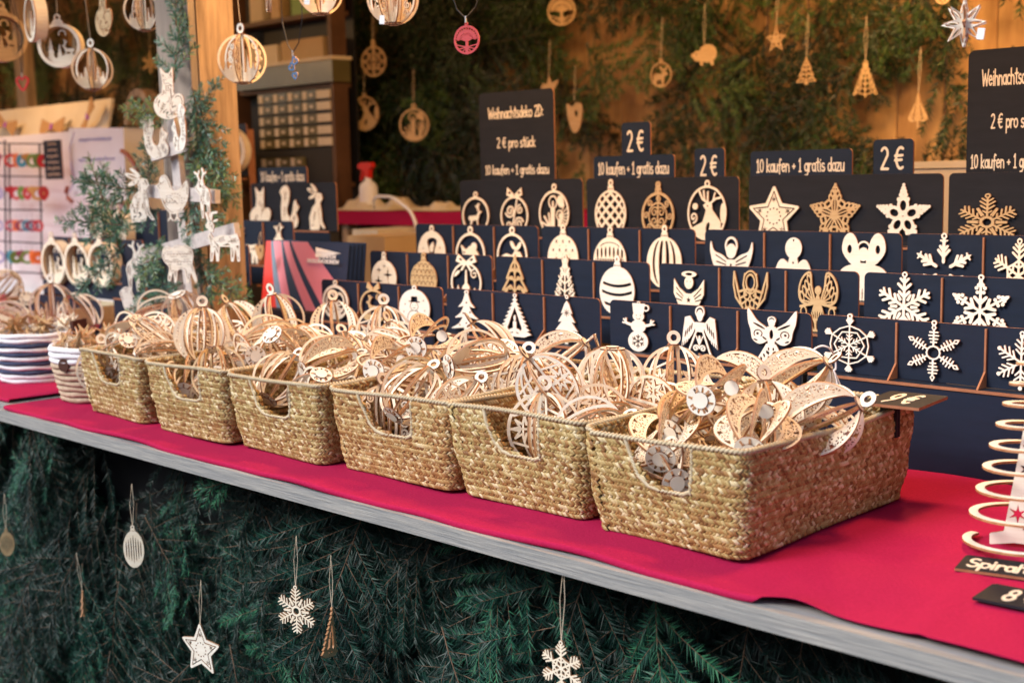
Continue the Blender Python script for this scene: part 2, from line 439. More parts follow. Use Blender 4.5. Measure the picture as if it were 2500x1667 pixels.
# ------------------------------------------------------------------ hand lettering (round pen strokes)
def A(cx, cy, rx, ry, a0, a1, n=9):
    return [(cx + rx * math.cos(R(a0 + (a1 - a0) * i / (n - 1))), cy + ry * math.sin(R(a0 + (a1 - a0) * i / (n - 1)))) for i in range(n)]
GL = {
 ' ': (0.30, []),
 'W': (0.80, [[(0, 1), (.17, 0), (.36, .75), (.55, 0), (.76, 1)]]),
 'e': (0.50, [[(.03, .33), (.40, .37)] + A(.22, .32, .19, .30, 15, 320)]),
 'i': (0.22, [[(.08, .6), (.08, 0)], [(.08, .82), (.08, .86)]]),
 'h': (0.50, [[(.04, 1), (.04, 0)], [(.04, .35)] + A(.21, .38, .17, .20, 150, 0, 6) + [(.40, 0)]]),
 'n': (0.50, [[(.04, .6), (.04, 0)], [(.04, .35)] + A(.21, .38, .17, .20, 150, 0, 6) + [(.40, 0)]]),
 'm': (0.72, [[(.04, .6), (.04, 0)], [(.04, .38)] + A(.18, .4, .14, .2, 150, 0, 6) + [(.33, 0)], [(.33, .38)] + A(.47, .4, .14, .2, 150, 0, 6) + [(.62, 0)]]),
 'a': (0.50, [A(.21, .31, .18, .29, 40, 330), [(.40, .6), (.39, .15), (.45, 0)]]),
 'c': (0.44, [A(.22, .31, .19, .30, 50, 310)]),
 't': (0.40, [[(.18, .95), (.17, .12), (.28, 0)], [(.0, .66), (.36, .68)]]),
 's': (0.42, [A(.19, .45, .14, .15, 40, 230, 7) + A(.19, .16, .16, .16, 60, -150, 7)]),
 'd': (0.50, [A(.21, .30, .18, .29, 40, 330), [(.40, 1), (.40, 0)]]),
 'k': (0.46, [[(.04, 1), (.04, 0)], [(.36, .6), (.06, .28), (.38, 0)]]),
 'o': (0.50, [A(.22, .31, .20, .30, 0, 360, 12)]),
 'p': (0.50, [[(.05, .6), (.04, -.35)], A(.24, .31, .19, .29, 150, -150)]),
 'r': (0.40, [[(.05, .6), (.05, 0)], [(.05, .35), (.12, .52), (.24, .6), (.33, .55)]]),
 'u': (0.50, [[(.04, .6)] + A(.20, .22, .16, .22, 180, 340, 7) + [(.39, .6), (.40, 0)]]),
 'ü': (0.50, [[(.04, .6)] + A(.20, .22, .16, .22, 180, 340, 7) + [(.39, .6), (.40, 0)], [(.12, .84), (.12, .86)], [(.30, .84), (.30, .86)]]),
 'f': (0.40, [[(.34, .92), (.22, 1.0), (.16, .85), (.14, -.15)], [(.0, .52), (.32, .54)]]),
 'g': (0.50, [A(.21, .32, .18, .28, 40, 330), [(.40, .6), (.41, -.1), (.30, -.32), (.10, -.28)]]),
 'z': (0.46, [[(.04, .6), (.36, .6), (.03, 0), (.40, .01)]]),
 'l': (0.20, [[(.07, 1), (.07, 0)]]),
 'S': (0.55, [A(.26, .74, .20, .24, 40, 250, 8) + A(.24, .26, .22, .25, 80, -150, 9)]),
 'D': (0.58, [[(.05, 1), (.05, 0)], [(.0, 1), (.25, .97), (.48, .7), (.50, .4), (.36, .1), (.0, 0)]]),
 'P': (0.52, [[(.06, 1), (.06, 0)], [(.06, 1)] + A(.22, .74, .20, .25, 80, -90, 8) + [(.06, .48)]]),
 'L': (0.50, [[(.06, 1), (.06, 0), (.44, 0)]]),
 'A': (0.60, [[(.02, 0), (.28, 1), (.54, 0)], [(.12, .35), (.44, .35)]]),
 'M': (0.70, [[(.04, 0), (.08, 1), (.33, .25), (.58, 1), (.62, 0)]]),
 'E': (0.52, [[(.44, 1), (.06, 1), (.06, 0), (.44, 0)], [(.06, .52), (.38, .52)]]),
 'N': (0.60, [[(.06, 0), (.06, 1), (.50, 0), (.50, 1)]]),
 'K': (0.54, [[(.06, 1), (.06, 0)], [(.46, 1), (.08, .45), (.48, 0)]]),
 'O': (0.64, [A(.30, .5, .25, .5, 0, 360, 14)]),
 'R': (0.56, [[(.06, 0), (.06, 1)] + A(.22, .74, .22, .25, 80, -90, 8) + [(.06, .5)], [(.2, .5), (.48, 0)]]),
 'T': (0.52, [[(.26, 1), (.26, 0)], [(.0, 1), (.50, 1)]]),
 'I': (0.24, [[(.10, 1), (.10, 0)]]),
 '0': (0.56, [A(.24, .5, .20, .48, 0, 360, 14)]),
 '1': (0.40, [[(.04, .78), (.18, .98), (.18, 0)], [(.04, 0), (.32, 0)]]),
 '2': (0.54, [A(.22, .72, .19, .26, 150, -20, 7) + [(.05, .02), (.44, .02)]]),
 '8': (0.56, [A(.24, .74, .17, .24, 0, 360, 12), A(.24, .25, .21, .25, 0, 360, 12)]),
 '9': (0.56, [A(.24, .70, .19, .28, 0, 360, 12), [(.43, .70), (.40, .3), (.14, 0)]]),
 '€': (0.60, [A(.32, .5, .25, .48, 60, 300, 11), [(.0, .60), (.42, .62)], [(.0, .40), (.38, .42)]]),
 '+': (0.46, [[(.18, .56), (.18, .24)], [(.03, .40), (.34, .40)]]),
 ':': (0.20, [[(.08, .55), (.08, .57)], [(.08, .10), (.08, .12)]]),
}
_tc = {}
def lettering(text, h, w=None, pen=0.065, mats=('print', 'print'), t=0.0006):
    """text as one thin raised print; h capital height, w total width; origin centre-baseline"""
    key = (text, round(h, 4), w, pen, mats)
    if key in _tc: return _tc[key]
    L = sum(GL[c][0] for c in text)
    g = G(L + .2, 1.5, res=30 if len(text) > 6 else 44, pad=0.05); g.Y = g.Y - 0.4
    x = -L / 2
    for c in text:
        adv, sts = GL[c]
        for st in sts: g.add(g.line([(x + a, b) for a, b in st], pen))
        x += adv
    me = plate('lettering', g, h, t, mats, tol=0.25)
    sx = (w / (L * h)) if w else 1.0
    n = len(me.vertices); co = np.empty(n * 3, np.float32); me.vertices.foreach_get('co', co); co = co.reshape(-1, 3)
    co[:, 0] *= sx; co[:, 2] -= 0.4 * h
    me.vertices.foreach_set('co', co.ravel()); me.update()
    _tc[key] = me
    return me

# ------------------------------------------------------------------ flat ornament designs (unit width 1)
def d_cap(g, y, s=1.0):
    g.add(g.poly([(-.10 * s, y - .03), (.10 * s, y - .03), (.08 * s, y + .09 * s), (-.08 * s, y + .09 * s)]), g.ring(0, y + .15 * s, .055 * s, .045 * s))
    for i in (-1, 0, 1): g.cut(g.circ(i * .055 * s, y + .02 * s, .018 * s))
def d_loop(g, y, r=.07):
    g.add(g.circ(0, y, r)); g.cut(g.circ(0, y, r * .45))
def disc(h=1.22, b=.5):
    g = G(1, h); g.cy = b; g.b = b; return g
def frame(g, t=.06): g.add(g.ering(0, g.b, .5 - t / 2, g.b - t / 2, t))
def deer(g, x, y, s, sgn=1):
    P = lambda pts: [(x + sgn * a * s, y + b * s) for a, b in pts]
    g.add(g.poly(P([(-.42, .30), (-.40, .48), (-.1, .50), (.12, .52), (.25, .72), (.42, .74), (.45, .66), (.32, .60), (.26, .40), (.20, .30), (.24, 0), (.17, 0), (.12, .28), (-.12, .27), (-.26, 0), (-.34, 0), (-.28, .25)])))
    for q in (0, .08): g.add(g.line(P([(.27 - q, .72), (.22 - q, .95), (.30 - q, 1.08)]), .022 * s * 1.3), g.line(P([(.23 - q, .86), (.12 - q, .98)]), .02 * s * 1.3))
def fir(g, x, y, w, h, n=3):
    pts = [(x, y + h)]
    for i in range(n):
        f = (i + 1) / n; pts += [(x + w / 2 * f, y + h * (1 - f)), (x + w / 2 * f * .55, y + h * (1 - f) + .01)]
    L = [(2 * x - a, b) for a, b in pts[1:]][::-1]
    g.add(g.poly(pts + L))
def flake(g, x, y, r, t, n=6, fn=None, rot=90):
    f = g.fold(x, y, n, rot); fn(f, r, t); g.add(f.D)

def o_deer_oval():
    g = disc(); deer(g, -.02, .22, .55); g.add(g.ell(0, .12, .38, .12)); g.clip(g.ell(0, .5, .49, .49)); frame(g); d_loop(g, 1.06, .08); return g
def o_bow_swirl():
    g = disc(1.28); frame(g, .055)
    g.add(g.spiral(-.15, .62, .17, 1.6, .045, 200), g.spiral(.16, .30, .17, 1.6, .045, 20), g.spiral(.2, .66, .12, 1.4, .04, 90), g.spiral(-.2, .25, .12, 1.4, .04, 250),
          g.line([(-.1, .05), (0, .5), (.1, .95)], .022))
    for s in (-1, 1): g.add(g.poly([(0, 1.03), (s * .25, 1.22), (s * .28, 1.02), (s * .10, .96)])); g.cut(g.ell(s * .17, 1.08, .05, .035))
    return g
def o_candles():
    g = disc(); frame(g, .055)
    g.add(g.poly([(-.1, .1), (.03, .1), (.03, .62), (-.1, .62)]), g.ring(-.035, .74, .13, .035), g.ell(-.035, .70, .03, .07), g.poly([(.14, .12), (.24, .12), (.24, .36), (.14, .36)]), g.ring(.19, .46, .10, .03), g.ell(.19, .45, .025, .05))
    for a in range(-60, 70, 20): g.add(g.seg((.19, .42), (.19 + .3 * math.cos(R(a)), .42 + .3 * math.sin(R(a))), .012))
    for a in (100, 130, 160, 190): g.add(g.seg((-.12, .2), (-.12 + .3 * math.cos(R(a)), .2 + .3 * math.sin(R(a))), .022))
    g.add(g.ell(0, .09, .36, .09), g.ell(.22, .75, .1, .14, 30)); g.clip(g.ell(0, .5, .495, .495)); d_loop(g, 1.06, .08); return g
def o_lattice():
    g = disc(1.24); g.add(g.ell(0, .5, .5, .5))
    D = np.full(g.X.shape, 9.0)
    th = np.arcsin(np.clip(g.X / .5, -1, 1)) / np.pi * 1.6
    for s in (-1, 1):
        w = (th + s * g.Y * 1.25) * 3.4
        D = np.minimum(D, (np.abs(w - np.round(w)) - .17) / 5.0)
    g.D = np.maximum(g.D, np.minimum(D, -(g.ell(0, .5, .455, .455)))); d_cap(g, 1.0); return g
def o_curl():
    g = disc(1.24); frame(g, .06); g.add(g.ring(0, .5, .27, .035))
    for a in range(0, 360, 45): g.add(g.spiral(.36 * math.cos(R(a)), .5 + .36 * math.sin(R(a)), .08, 1.2, .03, a + 180))
    g.add(g.spiral(-.1, .58, .12, 1.3, .03, 0), g.spiral(.1, .58, .12, 1.3, .03, 180, -1), g.spiral(-.1, .38, .12, 1.3, .03, 0, -1), g.spiral(.1, .38, .12, 1.3, .03, 180), g.seg((0, .22), (0, .95), .02))
    d_cap(g, 1.0); g.add(g.seg((0, 1.0), (0, 1.15), .02)); return g
def o_stag():
    g = disc(1.14); frame(g, .045)
    g.add(g.poly([(-.4, .22), (-.1, .34), (-.02, .55), (-.1, .64), (.0, .70), (.12, .70), (.14, .56), (.36, .34), (.36, .1), (0, 0), (-.3, .1)]),
          g.line([(.02, .68), (-.12, .76), (-.2, .90)], .022), g.line([(-.06, .73), (-.09, .9)], .02), g.line([(.02, .7), (.02, .88)], .02),
          g.line([(.1, .68), (.22, .76), (.34, .78)], .02), g.line([(.15, .72), (.2, .86)], .018), g.spiral(-.34, .42, .10, 1.2, .035, 270), g.ell(.4, .5, .06, .18), g.ell(-.3, .62, .07, .06))
    g.cut(g.ell(.03, .25, .045, .09, -20), g.circ(.02, .63, .018)); g.clip(g.ell(0, .5, .498, .498)); d_loop(g, 1.03, .07); return g
def o_star_sun():
    g = G(1, 1); g.add(g.star(0, .47, .50, .25) - .03)
    g.cut(np.maximum(np.abs(g.star(0, .47, .44, .20)) - .010, -(g.Y - .05)))
    for i in range(12): g.cut(g.circ(.14 * math.cos(i * math.pi / 6), .47 + .14 * math.sin(i * math.pi / 6), .018))
    for i in range(5):
        a = math.pi / 2 + i * 2 * math.pi / 5
        f = g.fold(.30 * math.cos(a), .47 + .30 * math.sin(a), 6); g.cut(f.seg((.01, 0), (.05, 0), .007))
    return g
def o_star_fili():
    g = G(1, 1); f = g.fold(0, .47, 5)
    f.add(f.seg((0, 0), (.3, 0), .012), np.abs(f.ell(.17, 0, .14, .055)) - .013, np.abs(f.ell(.36, .05, .05, .035)) - .012, np.abs(f.ell(.42, .025, .04, .025)) - .011, np.abs(f.ell(.48, 0, .03, .018)) - .011,
          np.abs(f.ell(.28, .08, .055, .035, 20)) - .012, np.abs(f.ell(.2, .12, .05, .035, 30)) - .012)
    g.D = f.D; return g
def o_star_flower():
    g = G(1, 1.04); f = g.fold(0, .48, 5)
    f.add(np.abs(f.ell(.17, 0, .12, .085)) - .026, f.circ(.34, .05, .035), f.circ(.40, .035, .03), f.circ(.45, .02, .026), f.circ(.50, 0, .028), f.circ(.27, .085, .035), np.abs(f.ell(.35, 0, .05, .02)) - .014)
    g.D = f.D; return g
def flk(fn, w=1.0, h=1.14, loop=True, n=6):
    def f_():
        g = G(w, h); c = h / 2 - (.03 if loop else 0); f = g.fold(0, c, n); fn(f); g.add(f.D)
        if loop: d_loop(g, h - .06, .05)
        return g
    return f_
def fl_dense(f):
    f.add(f.seg((.10, 0), (.5, 0), .016), f.ring(0, 0, .10, .05))
    for q, l in ((.18, .07), (.26, .11), (.34, .12), (.42, .09)): f.add(f.seg((q, 0), (q + l * .7, l), .015))
    f.add(f.seg((.14, .06), (.28, .15), .014))
def fl_star(f):
    f.add(f.seg((.14, 0), (.42, 0), .026), f.seg((.22, .0), (.32, .09), .022), f.seg((.30, 0), (.38, .06), .022)); f.add(f.circ(.46, 0, .035), f.seg((.46, 0), (.51, 0), .012), f.seg((.46, 0), (.47, .055), .014))
def fl_bird(f):
    f.add(f.seg((.03, 0), (.5, 0), .024), f.seg((.16, 0), (.25, .09), .024), f.seg((.28, 0), (.38, .11), .024), f.seg((.40, 0), (.47, .07), .022), f.seg((.12, .06), (.2, .115), .02))
def fl_plain(f):
    f.add(f.seg((.0, 0), (.5, 0), .020), f.line([(.12, 0), (.17, .10), (.24, 0)], .017), f.seg((.26, 0), (.36, .12), .018), f.seg((.35, 0), (.44, .11), .018), f.seg((.42, 0), (.49, .07), .017))
def fl_big(f):
    f.add(f.seg((.0, 0), (.5, 0), .020), f.circ(.17, .0, .04), f.seg((.12, 0), (.22, .09), .026), f.circ(.30, .05, .03), f.circ(.37, .065, .032), f.circ(.42, .03, .032), f.circ(.47, .0, .032), f.seg((.30, 0), (.30, .06), .02))
def fl_zig(f):
    f.add(f.seg((0, 0), (.5, 0), .013), f.seg((.08, 0), (.13, .05), .011), f.seg((.14, 0), (.19, .05), .011), f.line([(.24, 0), (.235, .136)], .012), f.line([(.36, 0), (.30, .17)], .012), f.seg((.38, 0), (.46, .055), .015), f.seg((.44, 0), (.49, .035), .015))
def fl_hex(f):
    f.add(f.line([(.12, 0), (.103, .06)], .015), f.seg((.12, 0), (.4, 0), .015), f.line([(.40, 0), (.45, .035), (.51, 0)], .012))
    for q, l in ((.19, .05), (.25, .07), (.31, .085), (.37, .07)): f.add(f.seg((q, 0), (q, l), .014))
def fl_arrow(f):
    f.add(f.seg((.0, 0), (.5, 0), .018), f.seg((.14, 0), (.24, .10), .016), f.seg((.24, 0), (.34, .12), .016), f.seg((.34, 0), (.42, .09), .016), f.circ(.48, 0, .04))
def o_santa():
    g = disc(); g.add(g.ell(0, .5, .5, .5)); g.cut(g.poly([(-.2, .1), (.22, .1), (.1, .5), (.2, .78), (0, .84), (-.16, .76), (-.08, .5)], True))
    g.add(g.poly([(-.12, .12), (.1, .12), (.05, .36), (-.02, .46)]), g.circ(0, .58, .07), g.poly([(-.1, .62), (.1, .62), (.05, .76)]))
    for a, b in ((-.3, .6), (-.34, .4), (.3, .62), (.34, .42), (.26, .3)): g.cut(g.star(a, b, .035, .014, 4))
    g.clip(g.ell(0, .5, .5, .5)); d_loop(g, 1.05, .08); return g
def o_toy():
    g = disc(); frame(g, .06); g.add(g.poly([(-.36, .2), (-.25, .5), (-.32, .72), (-.15, .62), (0, .70), (.2, .6), (.3, .45), (.22, .2), (.3, .08), (-.3, .08)], True), g.circ(.12, .68, .1)); g.cut(g.circ(-.2, .55, .03), g.ell(0, .3, .08, .1))
    g.clip(g.ell(0, .5, .498, .498)); d_loop(g, 1.06, .09); return g
def o_moose():
    g = disc(); frame(g, .055)
    g.add(g.poly([(-.34, .3), (-.34, .5), (-.2, .56), (0, .52), (.1, .62), (.26, .6), (.34, .5), (.24, .46), (.16, .42), (.12, .1), (.04, .1), (.02, .3), (-.2, .3), (-.22, .1), (-.3, .1)]), g.ell(.02, .74, .05, .11, 40), g.ell(.22, .72, .05, .12, -40), g.seg((.1, .6), (.12, .7), .02))
    g.add(g.ell(0, .06, .3, .06)); g.clip(g.ell(0, .5, .498, .498)); d_loop(g, 1.06, .09); return g
def o_starry():
    g = disc(1.24); g.add(g.ell(0, .5, .5, .5))
    for r in range(5):
        for c in range(-2, 3):
            x = c * .21 + (.105 if r % 2 else 0); y = .14 + r * .18
            if math.hypot(x, y - .5) < .42: g.cut(g.star(x, y, .065, .018, 4, 45))
            if math.hypot(x, y - .41) < .40: g.cut(g.circ(x, y + .09, .012))
    d_cap(g, 1.0); return g
def o_arch():
    g = disc(1.24); g.add(g.ell(0, .5, .5, .5))
    for c in range(-3, 4): g.cut(g.ell(c * .125, .70 - abs(c) * .012, .032, .11)); g.cut(g.ell(c * .125, .30 + abs(c) * .012, .032, .11))
    g.cut(np.maximum(np.abs(g.Y - .5) - .05, np.abs(g.X) - .44)); g.add(np.maximum(np.abs(g.Y - .5) - .012, np.abs(g.X) - .46))
    for c in range(-5, 6): g.add(g.seg((c * .08, .44), (c * .08, .56), .012))
    g.add(g.ering(0, .5, .48, .48, .04)); g.cut(np.maximum(np.abs(g.ell(0, .76, .3, .13)) - .008, -(g.Y - .8))); d_cap(g, 1.0); return g
def o_stripes_v():
    g = disc(1.24); frame(g, .05)
    for q in (.0, .42, .78): g.add(np.maximum(np.abs(np.abs(g.X) / np.sqrt(np.maximum(1e-4, .25 - (g.Y - .5) ** 2)) - q) * .25 - .028, g.ell(0, .5, .5, .5)))
    g.add(np.maximum(.42 - np.abs(g.Y - .5), g.ell(0, .5, .5, .5))); d_cap(g, 1.0); return g
def o_stripes_h():
    g = disc(1.24); g.add(g.ell(0, .5, .5, .5))
    for y0 in (.70, .52, .30, .14): g.cut(np.maximum(np.abs(g.Y - y0 + .10 - .28 * g.X ** 2 * 1.4) - .030, g.ell(0, .5, .43, .44)))
    d_cap(g, 1.0); return g
def o_star_holes():
    g = disc(1.24); g.add(g.ell(0, .5, .5, .5))
    for x, y, r in ((-.2, .72, .13), (.16, .6, .2), (-.22, .42, .19), (.2, .3, .14), (0, .18, .12), (.02, .84, .09)): g.cut(g.star(x, y, r, r * .22, 4, 90))
    d_cap(g, 1.0); return g
def o_scales():
    g = disc(1.24); g.add(g.ell(0, .5, .5, .5))
    for r in range(6):
        for c in range(-3, 4):
            x = c * .16 + (.08 if r % 2 else 0); y = .1 + r * .15
            if math.hypot(x, y - .5) < .44: g.cut(np.maximum(g.ring(x, y + .02, .062, .022), -(g.Y - y + .02)))
    d_cap(g, 1.0); return g
def o_village():
    g = disc(1.26); frame(g, .05); fir(g, -.26, .1, .2, .35); fir(g, .28, .1, .2, .3)
    g.add(g.poly([(-.12, .05), (-.12, .4), (-.04, .48), (-.02, .82), (.02, .82), (.04, .48), (.12, .4), (.12, .05)]), g.ell(0, .07, .4, .1), g.spiral(.26, .72, .12, 1.2, .03, 90), g.ell(-.3, .72, .12, .04, 40))
    for s in (-1, 1): g.add(g.poly([(0, 1.02), (s * .26, 1.2), (s * .34, 1.02), (s * .12, .95)])); g.cut(g.ell(s * .18, 1.07, .06, .03, s * 20)); g.add(g.seg((0, 1.0), (s * .14, .82), .03))
    g.clip(np.minimum(g.ell(0, .5, .5, .5), -(g.Y - .84))); return g
def tree_outline(n, h, w=1.0, sc=.5):
    pts = [(0, h)]
    for i in range(n):
        f = (i + 1) / n; pts += [(w / 2 * f, h * (1 - f) + .12), (w / 2 * f * sc + .04, h * (1 - f) + .14)]
    pts = pts[:-1] + [(.06, .12), (.06, 0)]
    return pts + [(-a, b) for a, b in pts[1:]][::-1]
def o_tree_orn():
    g = G(1, 1.3); P = tree_outline(4, 1.15); g.add(np.abs(g.poly(P)) - .028); g.add(g.seg((0, 0), (0, 1.2), .022))
    for y, l in ((.2, .36), (.42, .27), (.64, .2), (.84, .13)):
        for s in (-1, 1): g.add(g.line([(0, y - .04), (s * l * .5, y + .10), (s * l, y + .02)], .02), g.spiral(s * l * .55, y + .05, l * .22, 1.1, .03, 90, s))
    g.add(g.star(0, 1.2, .08, .035)); return g
def o_tree_curl():
    g = G(1, 1.36); g.add(g.seg((0, 0), (0, 1.24), .022), g.ring(0, 1.28, .05, .03))
    for i in range(6):
        y = .12 + i * .19; l = .46 * (1 - i / 6.6)
        for s in (-1, 1):
            g.add(g.line([(0, y - .04), (s * l * .6, y + .06), (s * l * .85, y + .14)], .019), g.spiral(s * (l - .07), y + .02, .075, 1.2, .032, 90, s))
            g.add(g.spiral(s * l * .42, y + .13, .05, 1.0, .026, 90, -s))
    return g
def o_tree_plain():
    g = G(1, 1.35)
    for i in range(3):
        y = .16 + i * .34; w = .48 - i * .11
        g.add(g.poly([(0, y + .48), (w * .5, y + .14), (w, y - .02), (w * .8, y - .03), (0, y + .02), (-w * .8, y - .03), (-w, y - .02), (-w * .5, y + .14)], True))
    g.add(g.poly([(-.07, 0), (.07, 0), (.07, .2), (-.07, .2)])); d_loop(g, 1.27, .07)
    for x, y in ((0, .95), (-.1, .62), (.12, .66), (0, .32), (-.22, .25), (.24, .27)): g.cut(g.circ(x, y, .03))
    return g
def o_tree_candle():
    g = G(1, 1.36); P = []
    n = 9
    for i in range(n):
        f = i / (n - 1); P += [(.08 + .42 * f, 1.15 - f * 1.0), (.015 + .40 * f, 1.12 - f * 1.0)]
    P = [(0, 1.24)] + P + [(.3, .06)]; P = P + [(-a, b) for a, b in P[1:]][::-1]
    g.add(g.poly(P)); g.cut(g.poly([(0, .95), (.22, .32), (.14, .16), (-.14, .16), (-.22, .32)]))
    g.add(g.poly([(-.05, .1), (.05, .1), (.05, .52), (-.05, .52)]), g.ell(0, .62, .035, .09), g.ell(-.1, .24, .1, .05, 30), g.ell(.1, .24, .1, .05, -30)); d_loop(g, 1.29, .06)
    for s in (-1, 1):
        for y in (.9, .65, .4): g.cut(g.circ(s * (.40 - y * .3), y, .015))
    return g
def o_tree_present():
    g = G(1, 1.38); P = tree_outline(5, 1.2, 1.0, .42); g.add(g.poly(P)); f = g.fold(0, .86, 8); f.add(f.seg((.02, 0), (.10, 0), .010)); g.cut(f.D)
    g.cut(g.poly([(-.15, .1), (.15, .1), (.15, .36), (-.15, .36)])); g.add(g.poly([(-.11, .1), (.11, .1), (.11, .32), (-.11, .32)])); g.cut(g.seg((0, .1), (0, .32), .014))
    g.add(g.spiral(-.06, .4, .06, 1, .03, 0), g.spiral(.06, .4, .06, 1, .03, 180, -1)); d_loop(g, 1.3, .06); return g
def o_flower_oval():
    g = disc(1.2); frame(g, .085)
    g.add(g.ering(-.16, .5, .17, .26, .05), g.ering(.16, .5, .17, .26, .05)); f = g.fold(0, .38, 10); f.add(f.ell(.14, 0, .11, .03)); g.add(f.D); g.add(g.ell(0, .12, .3, .1)); g.clip(g.ell(0, .5, .498, .498)); d_loop(g, 1.06, .08); return g
def o_reindeer_bow():
    g = disc(1.25); frame(g, .055); deer(g, -.02, .26, .52, -1); g.add(g.ell(0, .14, .34, .12), g.line([(.1, .45), (.34, .62)], .02), g.spiral(.2, .78, .09, 1.0, .04, 120), g.ell(-.26, .26, .08, .1))
    g.cut(g.ell(-.1, .14, .05, .03), g.ell(.12, .15, .06, .03))
    for s in (-1, 1): g.add(g.poly([(0, 1.03), (s * .2, 1.22), (s * .24, 1.04), (s * .1, .97)]))
    g.clip(np.minimum(g.ell(0, .5, .5, .5), -(g.Y - .9))); return g
def o_snowman_oval():
    g = disc(1.2, .55); g.h = 1.25; g.add(g.ell(0, .55, .5, .55)); d_loop(g, 1.14, .075)
    g.cut(g.poly([(-.11, .76), (.11, .76), (.10, .90), (-.10, .90)]), g.seg((-.17, .75), (.17, .75), .018)); g.cut(np.abs(g.circ(0, .62, .13)) - .010, np.maximum(np.abs(g.circ(0, .28, .22)) - .012, g.Y - .5))
    g.cut(g.circ(-.05, .65, .014), g.circ(.05, .65, .014), g.seg((-.04, .57), (.04, .57), .01))
    for x, y in ((-.3, .66), (.3, .8), (.34, .52), (-.34, .44)): g.cut(g.star(x, y, .04, .014, 4))
    return g
def o_snowman():
    g = G(.9, 1.3); g.add(g.ell(0, .27, .27, .27), g.ell(0, .66, .2, .17), g.ell(0, .92, .155, .13), g.poly([(-.14, 1.0), (.14, 1.0), (.17, 1.25), (-.17, 1.25)]), g.ring(.2, 1.14, .07, .035), g.circ(0, 1.27, .04))
    g.cut(g.circ(0, 1.27, .018))
    for s in (-1, 1):
        g.add(g.seg((s * .18, .68), (s * .32, .72), .035), g.seg((s * .32, .72), (s * .40, .82), .022), g.seg((s * .32, .72), (s * .42, .73), .022), g.seg((s * .33, .72), (s * .34, .84), .02))
        g.cut(g.circ(s * .055, .94, .014))
    g.cut(np.maximum(np.abs(g.circ(0, .90, .06)) - .008, g.Y - .88)); f = g.fold(0, .27, 6); f.add(f.seg((0, 0), (.17, 0), .013), f.seg((.09, 0), (.14, .05), .012)); g.cut(f.D); return g
def wing(s, pts): return [(s * a, b) for a, b in pts]
def o_angel_a():
    g = G(1, 1.2); g.add(g.poly([(-.1, .62), (.1, .62), (.26, 0), (-.26, 0)]), g.ell(0, .78, .12, .14)); g.add(np.abs(g.ell(0, .88, .13, .15)) - .02)
    for s in (-1, 1): g.add(g.poly(wing(s, [(.04, .55), (.2, .7), (.4, .78), (.48, .96), (.5, .8), (.44, .58), (.34, .42), (.16, .36)]), True))
    for s in (-1, 1):
        for a, b in (((.12, .58), (.36, .70)), ((.12, .52), (.34, .58)), ((.12, .46), (.28, .47))): g.cut(g.seg((s * a[0], a[1]), (s * b[0], b[1]), .013))
    g.cut(g.circ(0, .52, .025)); return g
def o_angel_b():
    g = G(1, 1.2); g.add(g.circ(0, .86, .19), g.poly([(-.09, .7), (.09, .7), (.24, 0), (-.24, 0)])); g.cut(g.circ(0, 1.0, .02))
    for s in (-1, 1): g.add(g.poly(wing(s, [(.06, .5), (.22, .66), (.36, .58), (.5, .18), (.42, .2), (.3, .26), (.16, .3)]), True)); g.cut(g.star(s * .28, .45, .05, .02), g.circ(s * .36, .32, .02), g.circ(s * .18, .42, .02))
    for x, y in ((0, .6), (-.06, .46), (.07, .38), (-.03, .3), (.1, .2), (-.12, .16), (0, .08)): g.cut(g.star(x, y, .035, .015))
    return g
def o_angel_c():
    g = G(1, 1.15); g.add(g.poly([(-.1, .6), (.1, .6), (.2, .3), (.5, 0), (-.5, 0), (-.2, .3)]), g.circ(0, .74, .11), g.ring(0, .80, .14, .03))
    for s in (-1, 1):
        g.add(g.poly(wing(s, [(.06, .6), (.14, .95), (.28, 1.08), (.42, 1.0), (.46, .8), (.34, .64), (.2, .56)]), True), g.ell(s * .3, .48, .2, .08, s * -15), g.ering(s * .4, .34, .06, .12, .035))
        g.cut(g.ell(s * .3, .82, .05, .07), g.ell(s * .12, .15, .015, .12, s * 22))
    g.cut(g.ell(0, .1, .012, .1)); return g
def o_angel_small():
    g = G(.92, 1.25); g.add(g.poly([(-.12, .6), (.12, .6), (.26, 0), (-.26, 0)]), g.ell(0, .84, .13, .14), g.seg((-.2, .4), (-.26, .22), .05), g.seg((.2, .4), (.26, .22), .05), np.abs(g.ell(0, 1.02, .16, .05)) - .018)
    for s in (-1, 1):
        g.add(g.poly(wing(s, [(.08, .6), (.28, .72), (.44, .92), (.44, .6), (.3, .36), (.12, .42)])))
        for a in (0, 1, 2): g.cut(g.seg((s * (.16 + a * .02), .54 - a * .05), (s * .36, .72 - a * .12), .014))
    g.cut(g.star(0, .46, .08, .03), g.seg((0, .04), (0, .26), .014), g.seg((0, .12), (.08, .2), .012), g.seg((0, .12), (-.08, .2), .012), g.circ(-.05, .86, .016), g.circ(.05, .86, .016)); return g
def o_angel_line():
    g = G(1, 1.2); g.add(g.ering(0, .86, .12, .15, .035), np.abs(g.ell(0, .86, .19, .22)) - .015)
    for s in (-1, 1):
        for k, q in enumerate((0, .11, .22)): g.add(g.line([(s * .1, .72 - q), (s * (.34 - k * .05), .66 - q * 1.1), (s * (.46 - k * .07), 1.05 - q * 1.9 * 1.0)], .022))
        g.add(g.line([(s * .16, 1.02), (s * .2, .8), (s * .12, .6)], .02), g.ering(s * .09, .62, .08, .1, .03), g.ering(s * .06, .44, .06, .08, .03), g.line([(s * .1, .36), (s * .42, 0)], .028), g.line([(s * .04, .36), (s * .10, 0)], .015))
        g.add(g.line([(s * .46, 1.05), (s * .47, .8), (s * .4, .55), (s * .2, .36)], .022))
    g.add(g.seg((0, .36), (0, 0), .014)); return g
